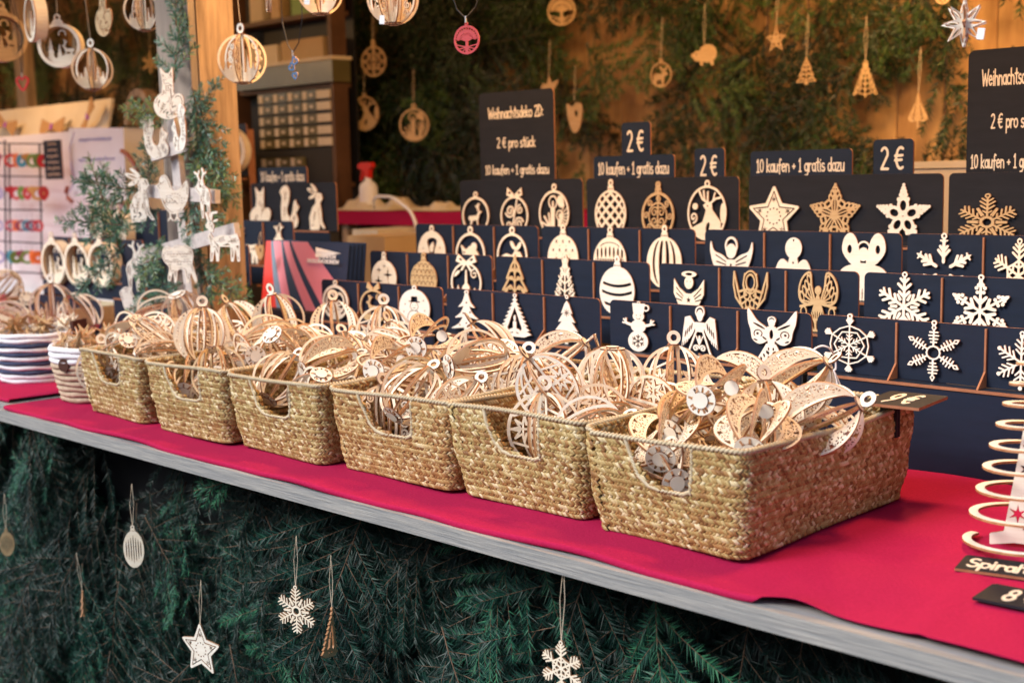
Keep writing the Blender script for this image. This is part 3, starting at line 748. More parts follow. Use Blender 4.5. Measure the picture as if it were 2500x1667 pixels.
def o_angel_fili():
    g = G(1, 1.15); g.add(g.circ(0, .74, .08), g.poly([(-.03, .66), (.03, .66), (.16, .3), (.5, 0), (-.5, 0), (-.16, .3)]))
    for k in range(-3, 4): g.cut(g.ell(k * .09, .12, .02, .09, -k * 14)); g.cut(g.ell(k * .05, .3, .012, .07, -k * 10))
    for s in (-1, 1):
        g.add(np.abs(g.poly(wing(s, [(.08, .55), (.16, .8), (.2, 1.05), (.36, .98), (.46, .78), (.42, .55), (.2, .48)]), True)) - .02)
        for k in range(4): g.add(g.ering(s * (.22 + .055 * k), .92 - k * .1, .04, .09, .02, s * -20), g.line([(s * .1, .52), (s * (.24 + .05 * k), .85 - k * .1)], .014))
        g.add(g.ering(s * .34, .34, .07, .1, .025), g.seg((s * .04, .52), (s * .42, .44), .025))
    return g
def o_angel_down():
    g = G(.95, 1.25); g.add(g.ell(0, .98, .075, .14), np.abs(g.ell(0, 1.06, .10, .12)) - .015, g.poly([(-.12, .82), (.12, .82), (.1, .6), (-.1, .6)]), np.abs(g.poly([(-.08, .62), (.08, .62), (.3, .02), (-.3, .02)])) - .022)
    g.add(g.ell(0, .42, .03, .1), g.spiral(-.08, .22, .08, 1.3, .035, 0), g.spiral(.08, .22, .08, 1.3, .035, 180, -1), g.seg((-.08, .5), (0, .3), .014), g.seg((.08, .5), (0, .3), .014))
    for s in (-1, 1):
        g.add(g.poly(wing(s, [(.08, .75), (.24, .96), (.36, .92), (.40, .6), (.44, .22), (.3, .34), (.16, .56)])))
        for k in range(4): g.cut(g.ell(s * (.19 + .05 * k), .72 - .06 * k, .016, .09, s * 8)); g.cut(g.seg((s * (.26 + .05 * k), .42 - k * .03), (s * (.30 + .04 * k), .30 - k * .04), .008))
    return g
def o_butterfly():
    g = G(1.05, 1.35); g.add(g.ell(0, .98, .07, .1), g.ring(0, 1.05, .075, .03), g.poly([(-.09, .9), (.09, .9), (.07, .5), (-.07, .5)]), g.poly([(-.1, .5), (.1, .5), (.34, .02), (.2, .08), (0, 0), (-.2, .08), (-.34, .02)]))
    for s in (-1, 1):
        g.add(g.poly(wing(s, [(.05, .82), (.3, 1.02), (.5, 1.3), (.5, 1.0), (.44, .8), (.4, .58), (.24, .48), (.06, .6)]), True))
        g.cut(g.ell(s * .26, .9, .15, .025, s * 28), g.circ(s * .29, .72, .03), np.maximum(np.abs(g.circ(s * .28, .72, .085)) - .012, -(g.Y - .66)), g.ell(s * .14, .62, .06, .02, s * 40), g.ell(s * .33, .57, .05, .02, s * 20))
        for k in range(3): g.cut(g.ell(s * (.08 + .06 * k), .30 - .08 * k, .022, .045, s * -15)); g.cut(g.ell(s * .05, .38 - .1 * k, .018, .04))
    g.cut(g.ell(0, .72, .04, .11)); return g
# animals
def leaf(g, x, y, s, a=90):
    g.cut(g.seg((x, y), (x + s * math.cos(R(a)), y + s * math.sin(R(a))), .008))
    for k in (.35, .6, .85):
        for d in (-45, 45):
            bx, by = x + s * k * math.cos(R(a)), y + s * k * math.sin(R(a)); g.cut(g.ell(bx + .05 * math.cos(R(a + d)), by + .05 * math.sin(R(a + d)), .035, .012, a + d))
def o_fox():
    g = G(.9, 1.4); g.add(g.ell(-.02, .38, .4, .36), g.poly([(-.16, .6), (-.14, 1.0), (-.18, 1.35), (-.05, 1.22), (.06, 1.22), (.16, 1.36), (.16, 1.0), (.12, .6)], True)); g.cut(g.line([(.08, .82), (.1, .5), (.2, .34)], .016)); g.add(g.ell(.24, .42, .18, .28, -20)); g.cut(np.maximum(np.abs(g.ell(.24, .42, .19, .29, -20)) - .010, -(g.X - .06) - .02))
    leaf(g, -.25, .2, .26, 60); leaf(g, -.02, .12, .2, 20); g.cut(g.circ(-.06, 1.1, .016), g.circ(.06, 1.1, .016), g.seg((-.04, .9), (-.04, .75), .012), g.seg((.02, .9), (.02, .75), .012)); return g
def o_squirrel():
    g = G(.95, 1.4); g.add(g.poly([(-.3, 1.3), (-.12, 1.36), (.02, 1.2), (.0, .9), (-.1, .6), (0, .38), (.12, .5), (.2, .82), (.28, .92), (.32, .8), (.42, .7), (.36, .58), (.30, .5), (.38, .3), (.3, .08), (.05, .0), (-.2, .06), (-.34, .3), (-.36, .7), (-.32, 1.0), (-.4, 1.15)], True))
    g.cut(g.line([(-.02, .6), (.04, .3), (.12, .12)], .014), g.circ(.3, .72, .018)); leaf(g, -.22, .3, .4, 88); leaf(g, -.2, .85, .3, 80); leaf(g, .18, .2, .2, 80); return g
def o_rabbit():
    g = G(.9, 1.45); g.add(g.poly([(-.3, 0), (-.34, .4), (-.2, .72), (-.04, .85), (-.06, 1.05), (.06, 1.2), (.22, 1.16), (.28, 1.0), (.16, .86), (.22, .6), (.24, .3), (.38, .06), (.3, .04), (.16, .2), (.12, .04), (.05, 0)]), g.ell(-.2, 1.24, .24, .07, -20), g.ell(-.12, 1.36, .2, .05, -40), g.ell(-.2, 1.06, .16, .06, 20))
    g.cut(g.ell(-.2, 1.24, .15, .025, -20), g.circ(.12, 1.05, .022), g.line([(.1, .7), (.12, .4), (.14, .2)], .010)); leaf(g, -.14, .22, .36, 80); g.cut(g.ell(-.2, .15, .06, .02, 20)); return g
def o_bird():
    g = G(1, 1.3); g.add(g.poly([(-.36, 1.22), (-.2, 1.28), (-.08, 1.1), (0, .86), (.2, .9), (.42, 1.12), (.46, .8), (.38, .5), (.18, .26), (-.06, .2), (-.26, .36), (-.38, .66), (-.44, .9), (-.5, 1.0), (-.4, 1.06)], True))
    for x in (-.12, .08): g.add(g.seg((x, .26), (x, .08), .022), g.seg((x, .12), (x - .07, .02), .02), g.seg((x, .12), (x + .07, .02), .02))
    g.cut(g.circ(-.28, 1.08, .02), g.spiral(-.14, .56, .12, 1.1, .02, 0))
    for k in range(7): a = R(-20 + k * 22); g.cut(g.ell(.06 + .2 * math.cos(a), .56 + .2 * math.sin(a), .035, .012, math.degrees(a))); g.cut(g.ell(.06 + .12 * math.cos(a), .56 + .12 * math.sin(a), .02, .009, math.degrees(a)))
    return g
def o_robin():
    g = G(.8, 1.25); g.add(g.poly([(-.34, 1.1), (-.18, 1.2), (.0, 1.12), (.1, .9), (.3, .86), (.36, .6), (.28, .36), (.1, .2), (.04, 0), (-.04, 0), (-.08, .22), (-.26, .5), (-.34, .8), (-.4, 1.0)], True)); g.cut(g.circ(-.18, 1.04, .02)); leaf(g, 0, .4, .3, 60); return g
def o_deer():
    g = G(1.1, 1.3); g.add(g.poly([(-.44, .64), (-.34, .78), (-.36, 1.0), (-.5, .92), (-.48, .84), (-.40, .80), (-.30, .60), (-.1, .66), (.2, .66), (.4, .7), (.46, .5), (.44, .02), (.36, .02), (.33, .34), (.26, .02), (.18, .02), (.18, .38), (-.12, .38), (-.16, .02), (-.24, .02), (-.26, .34), (-.34, .02), (-.42, .02), (-.38, .4)]), g.poly([(-.46, .96), (-.34, 1.06), (-.24, .9), (-.3, .72), (-.42, .8)]), g.line([(-.34, 1.0), (-.3, 1.2), (-.16, 1.22)], .03), g.line([(-.4, 1.0), (-.46, 1.2)], .03), g.ell(-.2, 1.02, .08, .03, 20))
    g.cut(g.circ(-.36, .94, .02)); leaf(g, -.2, .5, .22, 20); leaf(g, .12, .5, .22, 10); return g
def o_deer_front():
    g = G(.8, 1.5); g.add(g.poly([(-.2, 1.0), (-.12, 1.14), (.06, 1.14), (.1, .98), (.26, .86), (.32, .66), (.28, .4), (.26, .02), (.18, .02), (.14, .42), (.04, .44), (.02, .02), (-.06, .02), (-.1, .44), (-.1, .7), (-.24, .84), (-.3, .92)]), g.line([(-.08, 1.1), (-.16, 1.3), (-.26, 1.36)], .035), g.line([(0, 1.1), (.08, 1.34), (.04, 1.46)], .035), g.line([(-.14, 1.25), (-.08, 1.4)], .025), g.line([(.06, 1.28), (.18, 1.36)], .03))
    g.cut(g.circ(-.12, 1.0, .018), g.seg((.18, .72), (.2, .5), .012)); leaf(g, .02, .55, .28, 80); return g
def o_sheep():
    g = G(1.1, 1.15); g.add(g.poly([(-.46, .98), (-.34, 1.04), (-.2, 1.0), (-.08, 1.06), (.1, 1.04), (.24, 1.06), (.38, .96), (.44, .78), (.4, .52), (.46, .3), (.52, .04), (.44, .0), (.34, .26), (.28, .02), (.2, 0), (.14, .34), (-.06, .34), (-.1, .06), (-.18, .0), (-.2, .3), (-.3, .04), (-.38, .1), (-.32, .42), (-.46, .6), (-.52, .8)], True))
    for k in range(14): x = -.3 + .1 * (k % 7); y = .56 + .22 * (k // 7); g.cut(np.maximum(np.abs(g.circ(x, y, .045)) - .009, -(g.Y - y)))
    g.cut(g.circ(-.42, .84, .018)); return g
def o_pig():
    g = G(1, .8); g.add(g.circ(.14, .42, .34), g.circ(-.24, .34, .2), g.seg((.3, .15), (.3, .03), .06), g.seg((-.1, .15), (-.1, .03), .06), g.poly([(-.4, .3), (-.5, .3), (-.5, .42), (-.4, .46)])); g.cut(g.circ(-.3, .4, .03)); return g
def o_dove():
    g = G(1, .8); g.add(g.poly([(-.4, .3), (-.3, .5), (-.1, .46), (.0, .76), (.14, .5), (.48, .6), (.3, .3), (.0, .12), (-.2, .02), (-.3, .16)])); g.cut(g.circ(-.28, .38, .03)); return g
def o_tag():
    g = G(.8, 1.2); g.add(g.poly([(-.36, 1.1), (-.28, .5), (-.02, .05), (.28, .3), (.38, 1.0), (.1, 1.12), (-.1, 1.0)], True)); g.cut(g.ell(.1, .75, .08, .12)); return g
def o_tear_tree():
    g = G(.8, 1.3); P = [(0, 1.28), (.1, .95), (.28, .6), (.40, .34), (.24, .2), (.05, .24), (.05, 0), (-.05, 0), (-.05, .24), (-.24, .2), (-.40, .34), (-.28, .6), (-.1, .95)]
    g.add(g.poly(P, True))
    for s in (-1, 1):
        for k in range(5): g.cut(g.ell(s * (.08 + .02 * (4 - k)), .32 + k * .15, .022, .06, -s * 30)); g.cut(g.ell(s * (.2 - k * .03), .34 + k * .1, .02, .05, -s * 30))
    return g
def o_star5():
    g = G(1, 1.05); g.add(g.star(0, .46, .5, .22)); f = g.fold(0, .46, 5); f.add(f.ell(.2, 0, .06, .04), f.ell(.34, 0, .045, .022)); g.cut(f.D); d_loop(g, .98, .05); return g
def o_longoval():
    g = G(.62, 1.24); g.add(g.ell(0, .54, .3, .54)); d_cap(g, 1.06, .8)
    for k in range(-3, 4): g.cut(g.ell(k * .07, .54, .017, .42 - abs(k) * .06))
    return g
def o_roundtree():
    g = disc(1.16); frame(g, .07)
    g.add(g.poly([(-.06, .05), (.06, .05), (.04, .5), (-.04, .5)]))
    for k in range(13): a = R(10 + k * 13.5); g.add(g.line([(0, .45), (.22 * math.cos(a), .5 + .2 * math.sin(a)), (.48 * math.cos(a * 1.02), .5 + .46 * math.sin(a))], .017)); g.add(g.ring(.33 * math.cos(a), .5 + .3 * math.sin(a), .05, .022))
    for k in range(7): a = R(200 + k * 23); g.add(g.line([(0, .25), (.44 * math.cos(a), .5 + .45 * math.sin(a))], .018))
    g.clip(g.ell(0, .5, .499, .499)); d_loop(g, 1.05, .06); return g
def o_hearts():
    g = G(1, 1.6)
    for x, y, r, a in ((.12, 1.2, .24, -40), (-.12, .86, .24, 50), (.1, .34, .20, 10)):
        c, q = math.cos(R(a)), math.sin(R(a)); P = [(0, -.9), (.8, 0), (.9, .5), (.45, .85), (0, .5), (-.45, .85), (-.9, .5), (-.8, 0)]
        g.add(np.abs(g.poly([(x + r * (u * c - v * q), y + r * (u * q + v * c)) for u, v in P], True)) - .045)
    return g
def o_heart():
    g = G(1, 1); P = [(0, .05), (.4, .5), (.45, .75), (.22, .92), (0, .75), (-.22, .92), (-.45, .75), (-.4, .5)]; g.add(np.abs(g.poly(P, True)) - .07); return g

DESIGN = {k[2:]: v for k, v in list(globals().items()) if k.startswith('o_') and callable(v)}
for nm_, f_ in (('fl_dense', fl_dense), ('fl_star', fl_star), ('fl_bird', fl_bird), ('fl_plain', fl_plain), ('fl_big', fl_big), ('fl_zig', fl_zig), ('fl_hex', fl_hex), ('fl_arrow', fl_arrow)):
    DESIGN[nm_] = flk(f_)
_gc = {}
def design(k):
    if k not in _gc: _gc[k] = DESIGN[k]()
    return _gc[k]

# ================================================================== THE PLACE
TZ = 0.0                     # cloth level; the ground lies 0.95 m lower
GZ = -0.95
def struct(name, me, **kw): return ob(name, me, kind='structure', **kw)

mb = MB(); mb.add([(-60, -60, GZ), (60, -60, GZ), (60, 60, GZ), (-60, 60, GZ)], [(0, 1, 2, 3)])
struct('ground', mb.mesh('ground', 'ground'))
mb = MB(); mb.box((-9.6, 1.34, GZ + .004), (1.8, 3.6, GZ + .10)); struct('stall_floor', mb.mesh('stall_floor', 'wood_grey'))

# unseen row of stalls across the lane, added behind the camera to block low sky
def far_stall(x0, x1, h, lab):
    t = empty('sky_blocking_stall', ((x0 + x1) / 2, -3.2, GZ), label=lab, cat='stall', group='unseen stalls added across the lane to block low sky')
    w = x1 - x0; m_ = MB(); m_.box((-w / 2, -2.2, 0), (w / 2, 0, h)); ob('wall', m_.mesh('wall', 'wood_grey'), t)
    m_ = MB(); m_.prism([(-2.5, h + .002), (.45, h + .002), (-1.0, h + .9)], w + .2, 'x', -w / 2 - .1); ob('roof', m_.mesh('roof', 'cabinet'), t)
for x0, x1, h, lb in ((-13, -8.2, 2.3, 'leftmost unseen brown stall added across the lane'), (-8.0, -4.1, 2.5, 'second unseen brown stall added across the lane'), (-3.9, .1, 2.4, 'third unseen brown stall added across the lane'), (.3, 4.4, 2.5, 'fourth unseen brown stall added across the lane'), (4.6, 9, 2.3, 'rightmost unseen brown stall added across the lane')): far_stall(x0, x1, h, lb)
# back wall of upright boards, side wall, ceiling, front beam
WALL_Y = 3.62
bw = empty('back_wall', (0, WALL_Y, GZ), kind='structure')
shared = []
for i in range(3):
    m_ = MB(); w_ = .146 + .002 * i; m_.prism([(-w_ / 2, 0), (w_ / 2, 0), (w_ / 2, .018), (w_ / 2 - .004, .022), (-w_ / 2 + .004, .022), (-w_ / 2, .018)], 2.62, axis='z')
    m_.v = [(a, -b, c) for a, b, c in m_.v]; m_.f = [f[::-1] for f in m_.f]
    shared.append(m_.mesh('plank', 'board'))
x = -9.6; i = 0
while x < 1.8:
    ob('plank', shared[i % 3], bw, (x, -.001 * (i % 2), 0)); x += .152; i += 1
lw = empty('side_wall', (-9.7, 0, GZ), kind='structure')
for i in range(15): ob('plank', shared[i % 3], lw, (0, 1.3 + .075 + i * .152, 0), (0, 0, R(90)))
rw_ = empty('right_side_wall', (1.9, 0, GZ), kind='structure')
for i in range(15): ob('plank', shared[i % 3], rw_, (0, 1.3 + .075 + i * .152, 0), (0, 0, R(-90)))
mb = MB(); mb.box((-9.8, .95, 1.67), (2.0, 3.75, 1.72)); struct('stall_roof', mb.mesh('stall_roof', 'wood_warm'))
mb = MB(); mb.box((-9.8, 1.60, 1.30), (2.0, 1.66, 1.36)); struct('hanging_rail', mb.mesh('hanging_rail', 'wood_grey'))
mb = MB(); mb.box((-9.8, 0.95, 1.44), (2.0, .98, 1.67)); struct('roof_fascia', mb.mesh('roof_fascia', 'wood_grey'))

# warm lamps under the roof (the light they throw is what the photo shows)
def lamp(x, y, z, e, lab, size=.10):
    t = empty('pendant_lamp', (x, y, z), label=lab, cat='lamp', group='warm pendant lamps under the stall roof')
    m_ = MB(); m_.lathe([(.012, .10), (.03, .09), (.075, .02), (.08, .0), (.074, .0), (.028, .08), (.0, .085)], 18); ob('lamp_shade', m_.mesh('lamp_shade', 'black', smooth=True), t)
    m_ = MB(); m_.lathe([(0.0, -.03), (.018, -.024), (.026, -.006), (.022, .015), (.012, .035), (.012, .06)], 14); ob('bulb', m_.mesh('bulb', 'glass_lamp', smooth=True), t)
    m_ = MB(); m_.tube([(0, 0, .1), (0, 0, 1.67 - z)], .003, 5); ob('cable', m_.mesh('cable', 'cord_black'), t)
    l = bpy.data.lights.new('lamp_light', 'POINT'); l.energy = e; l.color = (1.0, 0.56, 0.22); l.shadow_soft_size = size
    lo = bpy.data.objects.new('lamp_light', l); link(lo); lo.parent = t; lo.location = (0, 0, -.07)
LAMPS = [(-1.35, 2.90, 1.32, 23), (-3.0, 1.95, 1.34, 5), (-5.3, 2.1, 1.32, 11), (-7.4, 2.6, 1.32, 7), (-.75, 1.72, 1.30, 17), (-2.1, 1.75, 1.30, 18)]
for i, (x, y, z, e) in enumerate(LAMPS):
    lamp(x, y, z, e, ['warm pendant lamp above the right display racks, out of the frame', 'warm pendant lamp above the racks left of the middle, out of the frame', 'warm pendant lamp above the white covered stand, out of the frame',
                      'warm pendant lamp at the far left end of the stall, out of the frame', 'small warm lamp near the front edge above the spiral tree', 'small warm lamp near the front edge above the middle baskets'][i])

# ------------------------------------------------------------------ counters and cloths
SEAM_L, SEAM_R = -2.735, -2.700
def counter(x0, x1, y0, lab):
    t = empty('counter', (0, 0, GZ), label=lab, cat='counter')
    m_ = MB(); m_.box((x0, y0, -.029 - GZ), (x1, y0 + .045, -.005 - GZ)); ob('front_plank', m_.mesh('front_plank', 'plank'), t)
    n = 8
    for i in range(n):
        a = y0 + .047 + i * .15
        m_ = MB(); m_.box((x0, a, -.031 - GZ), (x1, a + .147, -.005 - GZ)); ob('top_board', m_.mesh('top_board', 'plank'), t)
    for xx in np.arange(x0 + .15, x1, 1.2):
        m_ = MB(); m_.box((xx, y0 + .30, 0), (xx + .06, y0 + .36, -.032 - GZ)); ob('leg', m_.mesh('leg', 'wood_grey'), t)
    return t
counter(SEAM_R, 1.0, 1.155, 'long grey weathered wooden counter carrying the woven baskets')
counter(-9.0, SEAM_L, 1.195, 'grey wooden counter section at the left under the striped basket')

def cloth(x0, x1, yf, name, lab, lift=None):
    nx = int((x1 - x0) / .012); ny = 56
    V = []; F = []
    for i in range(nx + 1):
        X = x0 + (x1 - x0) * i / nx
        e = .0018 * math.sin(X * 17) + .0022 * math.sin(X * 5.3 + 1) + .001 * math.sin(X * 41)
        dy = 0; dz = 0
        if lift:
            q = (X - lift) / .05; k = 1 / (1 + math.exp(-q * 9)); dy = .009 * k; dz = .012 * math.exp(-((X - lift - .03) / .035) ** 2)
        for j in range(ny + 1):
            f = j / ny; Y = yf + e + dy + (2.36 - yf) * f ** 1.7
            z = .0016 * math.sin(X * 11 + Y * 6) + .0012 * math.sin(X * 23 - Y * 17 + 2) + .0022 * math.exp(-((Y - 1.42 - .25 * (X + .6)) / .010) ** 2) * (X > -.85) + .002 * math.exp(-((X + .66 + .2 * (Y - 1.5)) / .008) ** 2) + .003 * math.exp(-((Y - 1.75 - .03 * math.sin(X * 3)) / .018) ** 2) + .0022 * math.exp(-((Y - 1.69) / .012) ** 2)
            z += dz * math.exp(-(Y - yf) / .02) + .001
            if j == 0: z -= .006 * (0 if lift and X > lift - .01 else 1)
            V.append((X, Y, z))
    for i in range(nx):
        for j in range(ny): a = i * (ny + 1) + j; F.append((a, a + ny + 1, a + ny + 2, a + 1))
    me = np_mesh(name, np.array(V), np.array(F), ['cloth_red'], smooth=True)
    o = ob(name, me, loc=(0, 0, .001), label=lab, cat='tablecloth')
    s = o.modifiers.new('thickness', 'SOLIDIFY'); s.thickness = .0012; s.offset = 1
    return o
cloth(SEAM_R + .025, .9, 1.163, 'tablecloth', 'crimson cloth covering the counter under the woven baskets', onz(1825, 1357)[0])
cloth(-8.9, SEAM_L - .01, 1.205, 'tablecloth', 'dark red cloth on the left counter under the striped basket')

# ------------------------------------------------------------------ woven baskets
def basket_mesh(w, d, h, flare, mat_, seed, sh=.0051, pitch=.0052, inner=True, hole=True):
    rg = np.random.default_rng(seed); rc = .018
    def rr(v): return w / 2 + flare * v, d / 2 + flare * v
    def path(s, v):
        """s in metres along the bottom-size perimeter starting at the front left corner; returns x,y,nx,ny"""
        a, b = rr(v); A_, B_ = w - 2 * rc, d - 2 * rc; q = math.pi / 2 * rc
        L = 2 * (A_ + B_) + 4 * q; s = s % L
        sx, sy = (a - rc), (b - rc); segs = [(A_, 0), (q, 1), (B_, 2), (q, 3), (A_, 4), (q, 5), (B_, 6), (q, 7)]
        for l, k in segs:
            if s <= l or k == 7: break
            s -= l
        t = s / l
        if k == 0: return -sx + 2 * sx * t, -b, 0, -1
        if k == 1: an = -math.pi / 2 + t * math.pi / 2; return sx + rc * math.cos(an), -sy + rc * math.sin(an), math.cos(an), math.sin(an)
        if k == 2: return a, -sy + 2 * sy * t, 1, 0
        if k == 3: an = t * math.pi / 2; return sx + rc * math.cos(an), sy + rc * math.sin(an), math.cos(an), math.sin(an)
        if k == 4: return sx - 2 * sx * t, b, 0, 1
        if k == 5: an = math.pi / 2 + t * math.pi / 2; return -sx + rc * math.cos(an), sy + rc * math.sin(an), math.cos(an), math.sin(an)
        if k == 6: return -a, sy - 2 * sy * t, -1, 0
        an = math.pi + t * math.pi / 2; return -sx + rc * math.cos(an), -sy + rc * math.sin(an), math.cos(an), math.sin(an)
    A_, B_ = w - 2 * rc, d - 2 * rc; q = math.pi / 2 * rc; L = 2 * (A_ + B_) + 4 * q
    s_back = A_ + 2 * q + B_
    H0, H1 = .24 * A_, .74 * A_
    vb = .55
    def in_hole(s, v):
        if not hole: return False
        for s0, sg in ((0, 1), (s_back, 1)):
            u = s - s0
            if 0 <= u <= A_:
                lo = H0 + max(0, (.95 - v)) * .06 * 1.6
                if lo < u < H1 and v > vb + .08 * max(0, (lo + .03 - u) / .03): return True
        return False
    ph = rg.uniform(0, 6, 6)
    def P(s, v, out):
        x, y, nx, ny = path(s, v)
        wob = .0018 * math.sin(s * 19 + ph[0] + v * 3) + .0014 * math.sin(s * 41 + ph[1]) * v + .0012 * math.sin(v * 14 + s * 9 + ph[2])
        bul = .004 * math.sin(math.pi * v)
        o_ = out + wob + bul
        zz = h * v + (.0025 * math.sin(s * 14 + ph[3]) * v)
        return (x + nx * o_, y + ny * o_, zz)
    V = []; F = []; rnd = []
    nrow = int(h / sh); ncol = int(L / pitch); pt = L / ncol
    def cell(s0, v0, slant, out, ln, wd):
        c = rg.uniform(0, 1) ** 1.0
        hs = ln / 2 / h; off = slant * ln * .36
        j1, j2 = rg.normal(0, .0006, 2); o2 = out * (1 + rg.uniform(-.25, .35))
        base = len(V)
        pts = [(-wd / 2 - off, -hs, .1), (wd / 2 - off, -hs, .1), (wd / 2 + off, hs, .1), (-wd / 2 + off, hs, .1),
               (-wd * .30 - off * .6, -hs * .62, 1), (wd * .30 - off * .6, -hs * .62, 1), (wd * .30 + off * .6, hs * .62, 1), (-wd * .30 + off * .6, hs * .62, 1)]
        for a_, b_, k in pts: V.append(P(s0 + a_ + j1, min(1.0, max(0.0, v0 + b_)), o2 * k))
        F.extend([(base, base + 1, base + 5, base + 4), (base + 1, base + 2, base + 6, base + 5), (base + 2, base + 3, base + 7, base + 6), (base + 3, base, base + 4, base + 7), (base + 4, base + 5, base + 6, base + 7)])
        rnd.extend([c] * 5)
    for r in range(nrow):
        v0 = (r + .5) / nrow
        for c in range(ncol):
            s0 = (c + (.5 if r % 4 in (1, 2) else 0)) * pt
            if in_hole(s0 % L, v0): continue
            if r % 2 == 0: cell(s0, v0, -1, .0019, sh * 1.45, pt * .96)
            else: cell(s0, v0, 1, .0013, sh * 1.2, pt * .92)
            if inner and v0 > .3 and (r % 2 == 0 or v0 > .5): cell(s0, v0, 1 if r % 2 else -1, -.0060, sh * 1.6, pt * .98)
    weave = np_mesh('woven_strand', np.array(V), np.array(F), [mat_], rnd=np.array(rnd))
    # backing sheet and bottom
    m_ = MB(); n = 96; ns = 12
    vs = [P(L * i / n, j / ns, -.0012) for j in range(ns + 1) for i in range(n)]
    fs = []
    for j in range(ns):
        for i in range(n):
            if in_hole(L * (i + .5) / n, (j + .5) / ns) or in_hole(L * (i + .1) / n, (j + .8) / ns) or in_hole(L * (i + .9) / n, (j + .8) / ns): continue
            fs.append((j * n + i, j * n + (i + 1) % n, (j + 1) * n + (i + 1) % n, (j + 1) * n + i))
    m_.add(vs, fs); m_.add([P(L * i / n, 0.0, -.001) for i in range(n)], [tuple(range(n))[::-1]])
    lining = m_.mesh('lining', 'straw_base')
    # rope rims: wrapped strands
    def rope(fn, length, r, close):
        m2 = MB(); n = max(8, int(length / .0055))
        pts = [Vector(fn(i / n)) for i in range(n + (0 if close else 1))]
        m2.tube(pts, r * .8, 6, closed=close)
        cnt = len(pts)
        for i in range(cnt):
            a = pts[i]; b = pts[(i + 1) % cnt] if (close or i + 1 < cnt) else a + (a - pts[i - 1])
            dd = (b - a)
            if dd.length < 1e-6: continue
            dd.normalize(); side = dd.cross(Vector((0, 0, 1)));
            if side.length < .05: side = Vector((1, 0, 0))
            side.normalize(); up = side.cross(dd)
            k = 7; ring0 = []; ring1 = []
            for j in range(k):
                an = 2 * math.pi * j / k; sh_ = math.sin(an) * .0028
                for rg_, off in ((ring0, -.0020), (ring1, .0020)): rg_.append(a + dd * (off + sh_) + (side * math.cos(an) + up * math.sin(an)) * r * 1.02)
            m2.add(ring0 + [a + dd * (math.sin(2 * math.pi * j / k) * .0028) + (side * math.cos(2 * math.pi * j / k) + up * math.sin(2 * math.pi * j / k)) * r * 1.28 for j in range(k)] + ring1,
                   [(u * k + j, u * k + (j + 1) % k, (u + 1) * k + (j + 1) % k, (u + 1) * k + j) for u in (0, 1) for j in range(k)])
        return m2
    rim = rope(lambda t: P(L * t, 1.0, 0), L, .0033, True).mesh('rim', 'straw_rope', smooth=True)
    def hole_pt(t, s0):
        a0 = H0 + .05 * .06; pts = [(a0, .98), (a0 + .004, .86), (a0 + .016, vb + .10), (a0 + .030, vb + .015), (a0 + .045, vb - .01), (H1 - .010, vb - .01), (H1, vb + .03), (H1, .98)]
        f = t * (len(pts) - 1); i = min(int(f), len(pts) - 2); f -= i
        return P(s0 + pts[i][0] * (1 - f) + pts[i + 1][0] * f, pts[i][1] * (1 - f) + pts[i + 1][1] * f, .0005)
    hr = rope(lambda t: hole_pt(t, 0), .26, .0024, False).mesh('handle_rim', 'straw_rope', smooth=True)
    hr2 = rope(lambda t: hole_pt(t, s_back), .26, .0024, False).mesh('handle_rim', 'straw_rope', smooth=True)
    return weave, lining, rim, hr, hr2

BX = [(-2.457, -2.232, 1.247), (-2.180, -1.948, 1.240), (-1.917, -1.672, 1.249), (-1.641, -1.388, 1.262), (-1.364, -1.124, 1.268), (-1.088, -.864, 1.255)]
BH = [.128, .130, .131, .133, .136, .134]
BLAB = ['farthest left of the six woven seagrass baskets, its corner touching the jute basket', 'second woven seagrass basket from the left, below the ball with the upright ring',
        'third woven seagrass basket from the left, below the pink brochures', 'fourth woven seagrass basket from the left, orange brown with a knotted bit under its opening',
        'fifth woven seagrass basket, left neighbour of the nearest one, cage ball behind its opening', 'nearest and rightmost seagrass basket with reddish side and price tag on its rim']
baskets = []
for i, (x0, x1, yf) in enumerate(BX):
    w = x1 - x0; d = .395
    fl = .015
    t = empty('woven_basket', ((x0 + x1) / 2, yf + d / 2, .006), (0, 0, R([-1.5, 1, -1, 1.2, -.8, 0][i])), label=BLAB[i], cat='basket', group='woven seagrass baskets in a row on the counter')
    ms_ = basket_mesh(w, d, BH[i], fl, ['straw', 'straw', 'straw', 'straw_tan', 'straw', 'straw'][i], 40 + i)
    wv = ob('woven_strand', ms_[0], t, kind='stuff')
    for me_, nm in zip(ms_[1:], ('lining', 'rim', 'handle_rim', 'handle_rim')): ob(nm, me_, t)
    baskets.append((t, w, d, BH[i]))

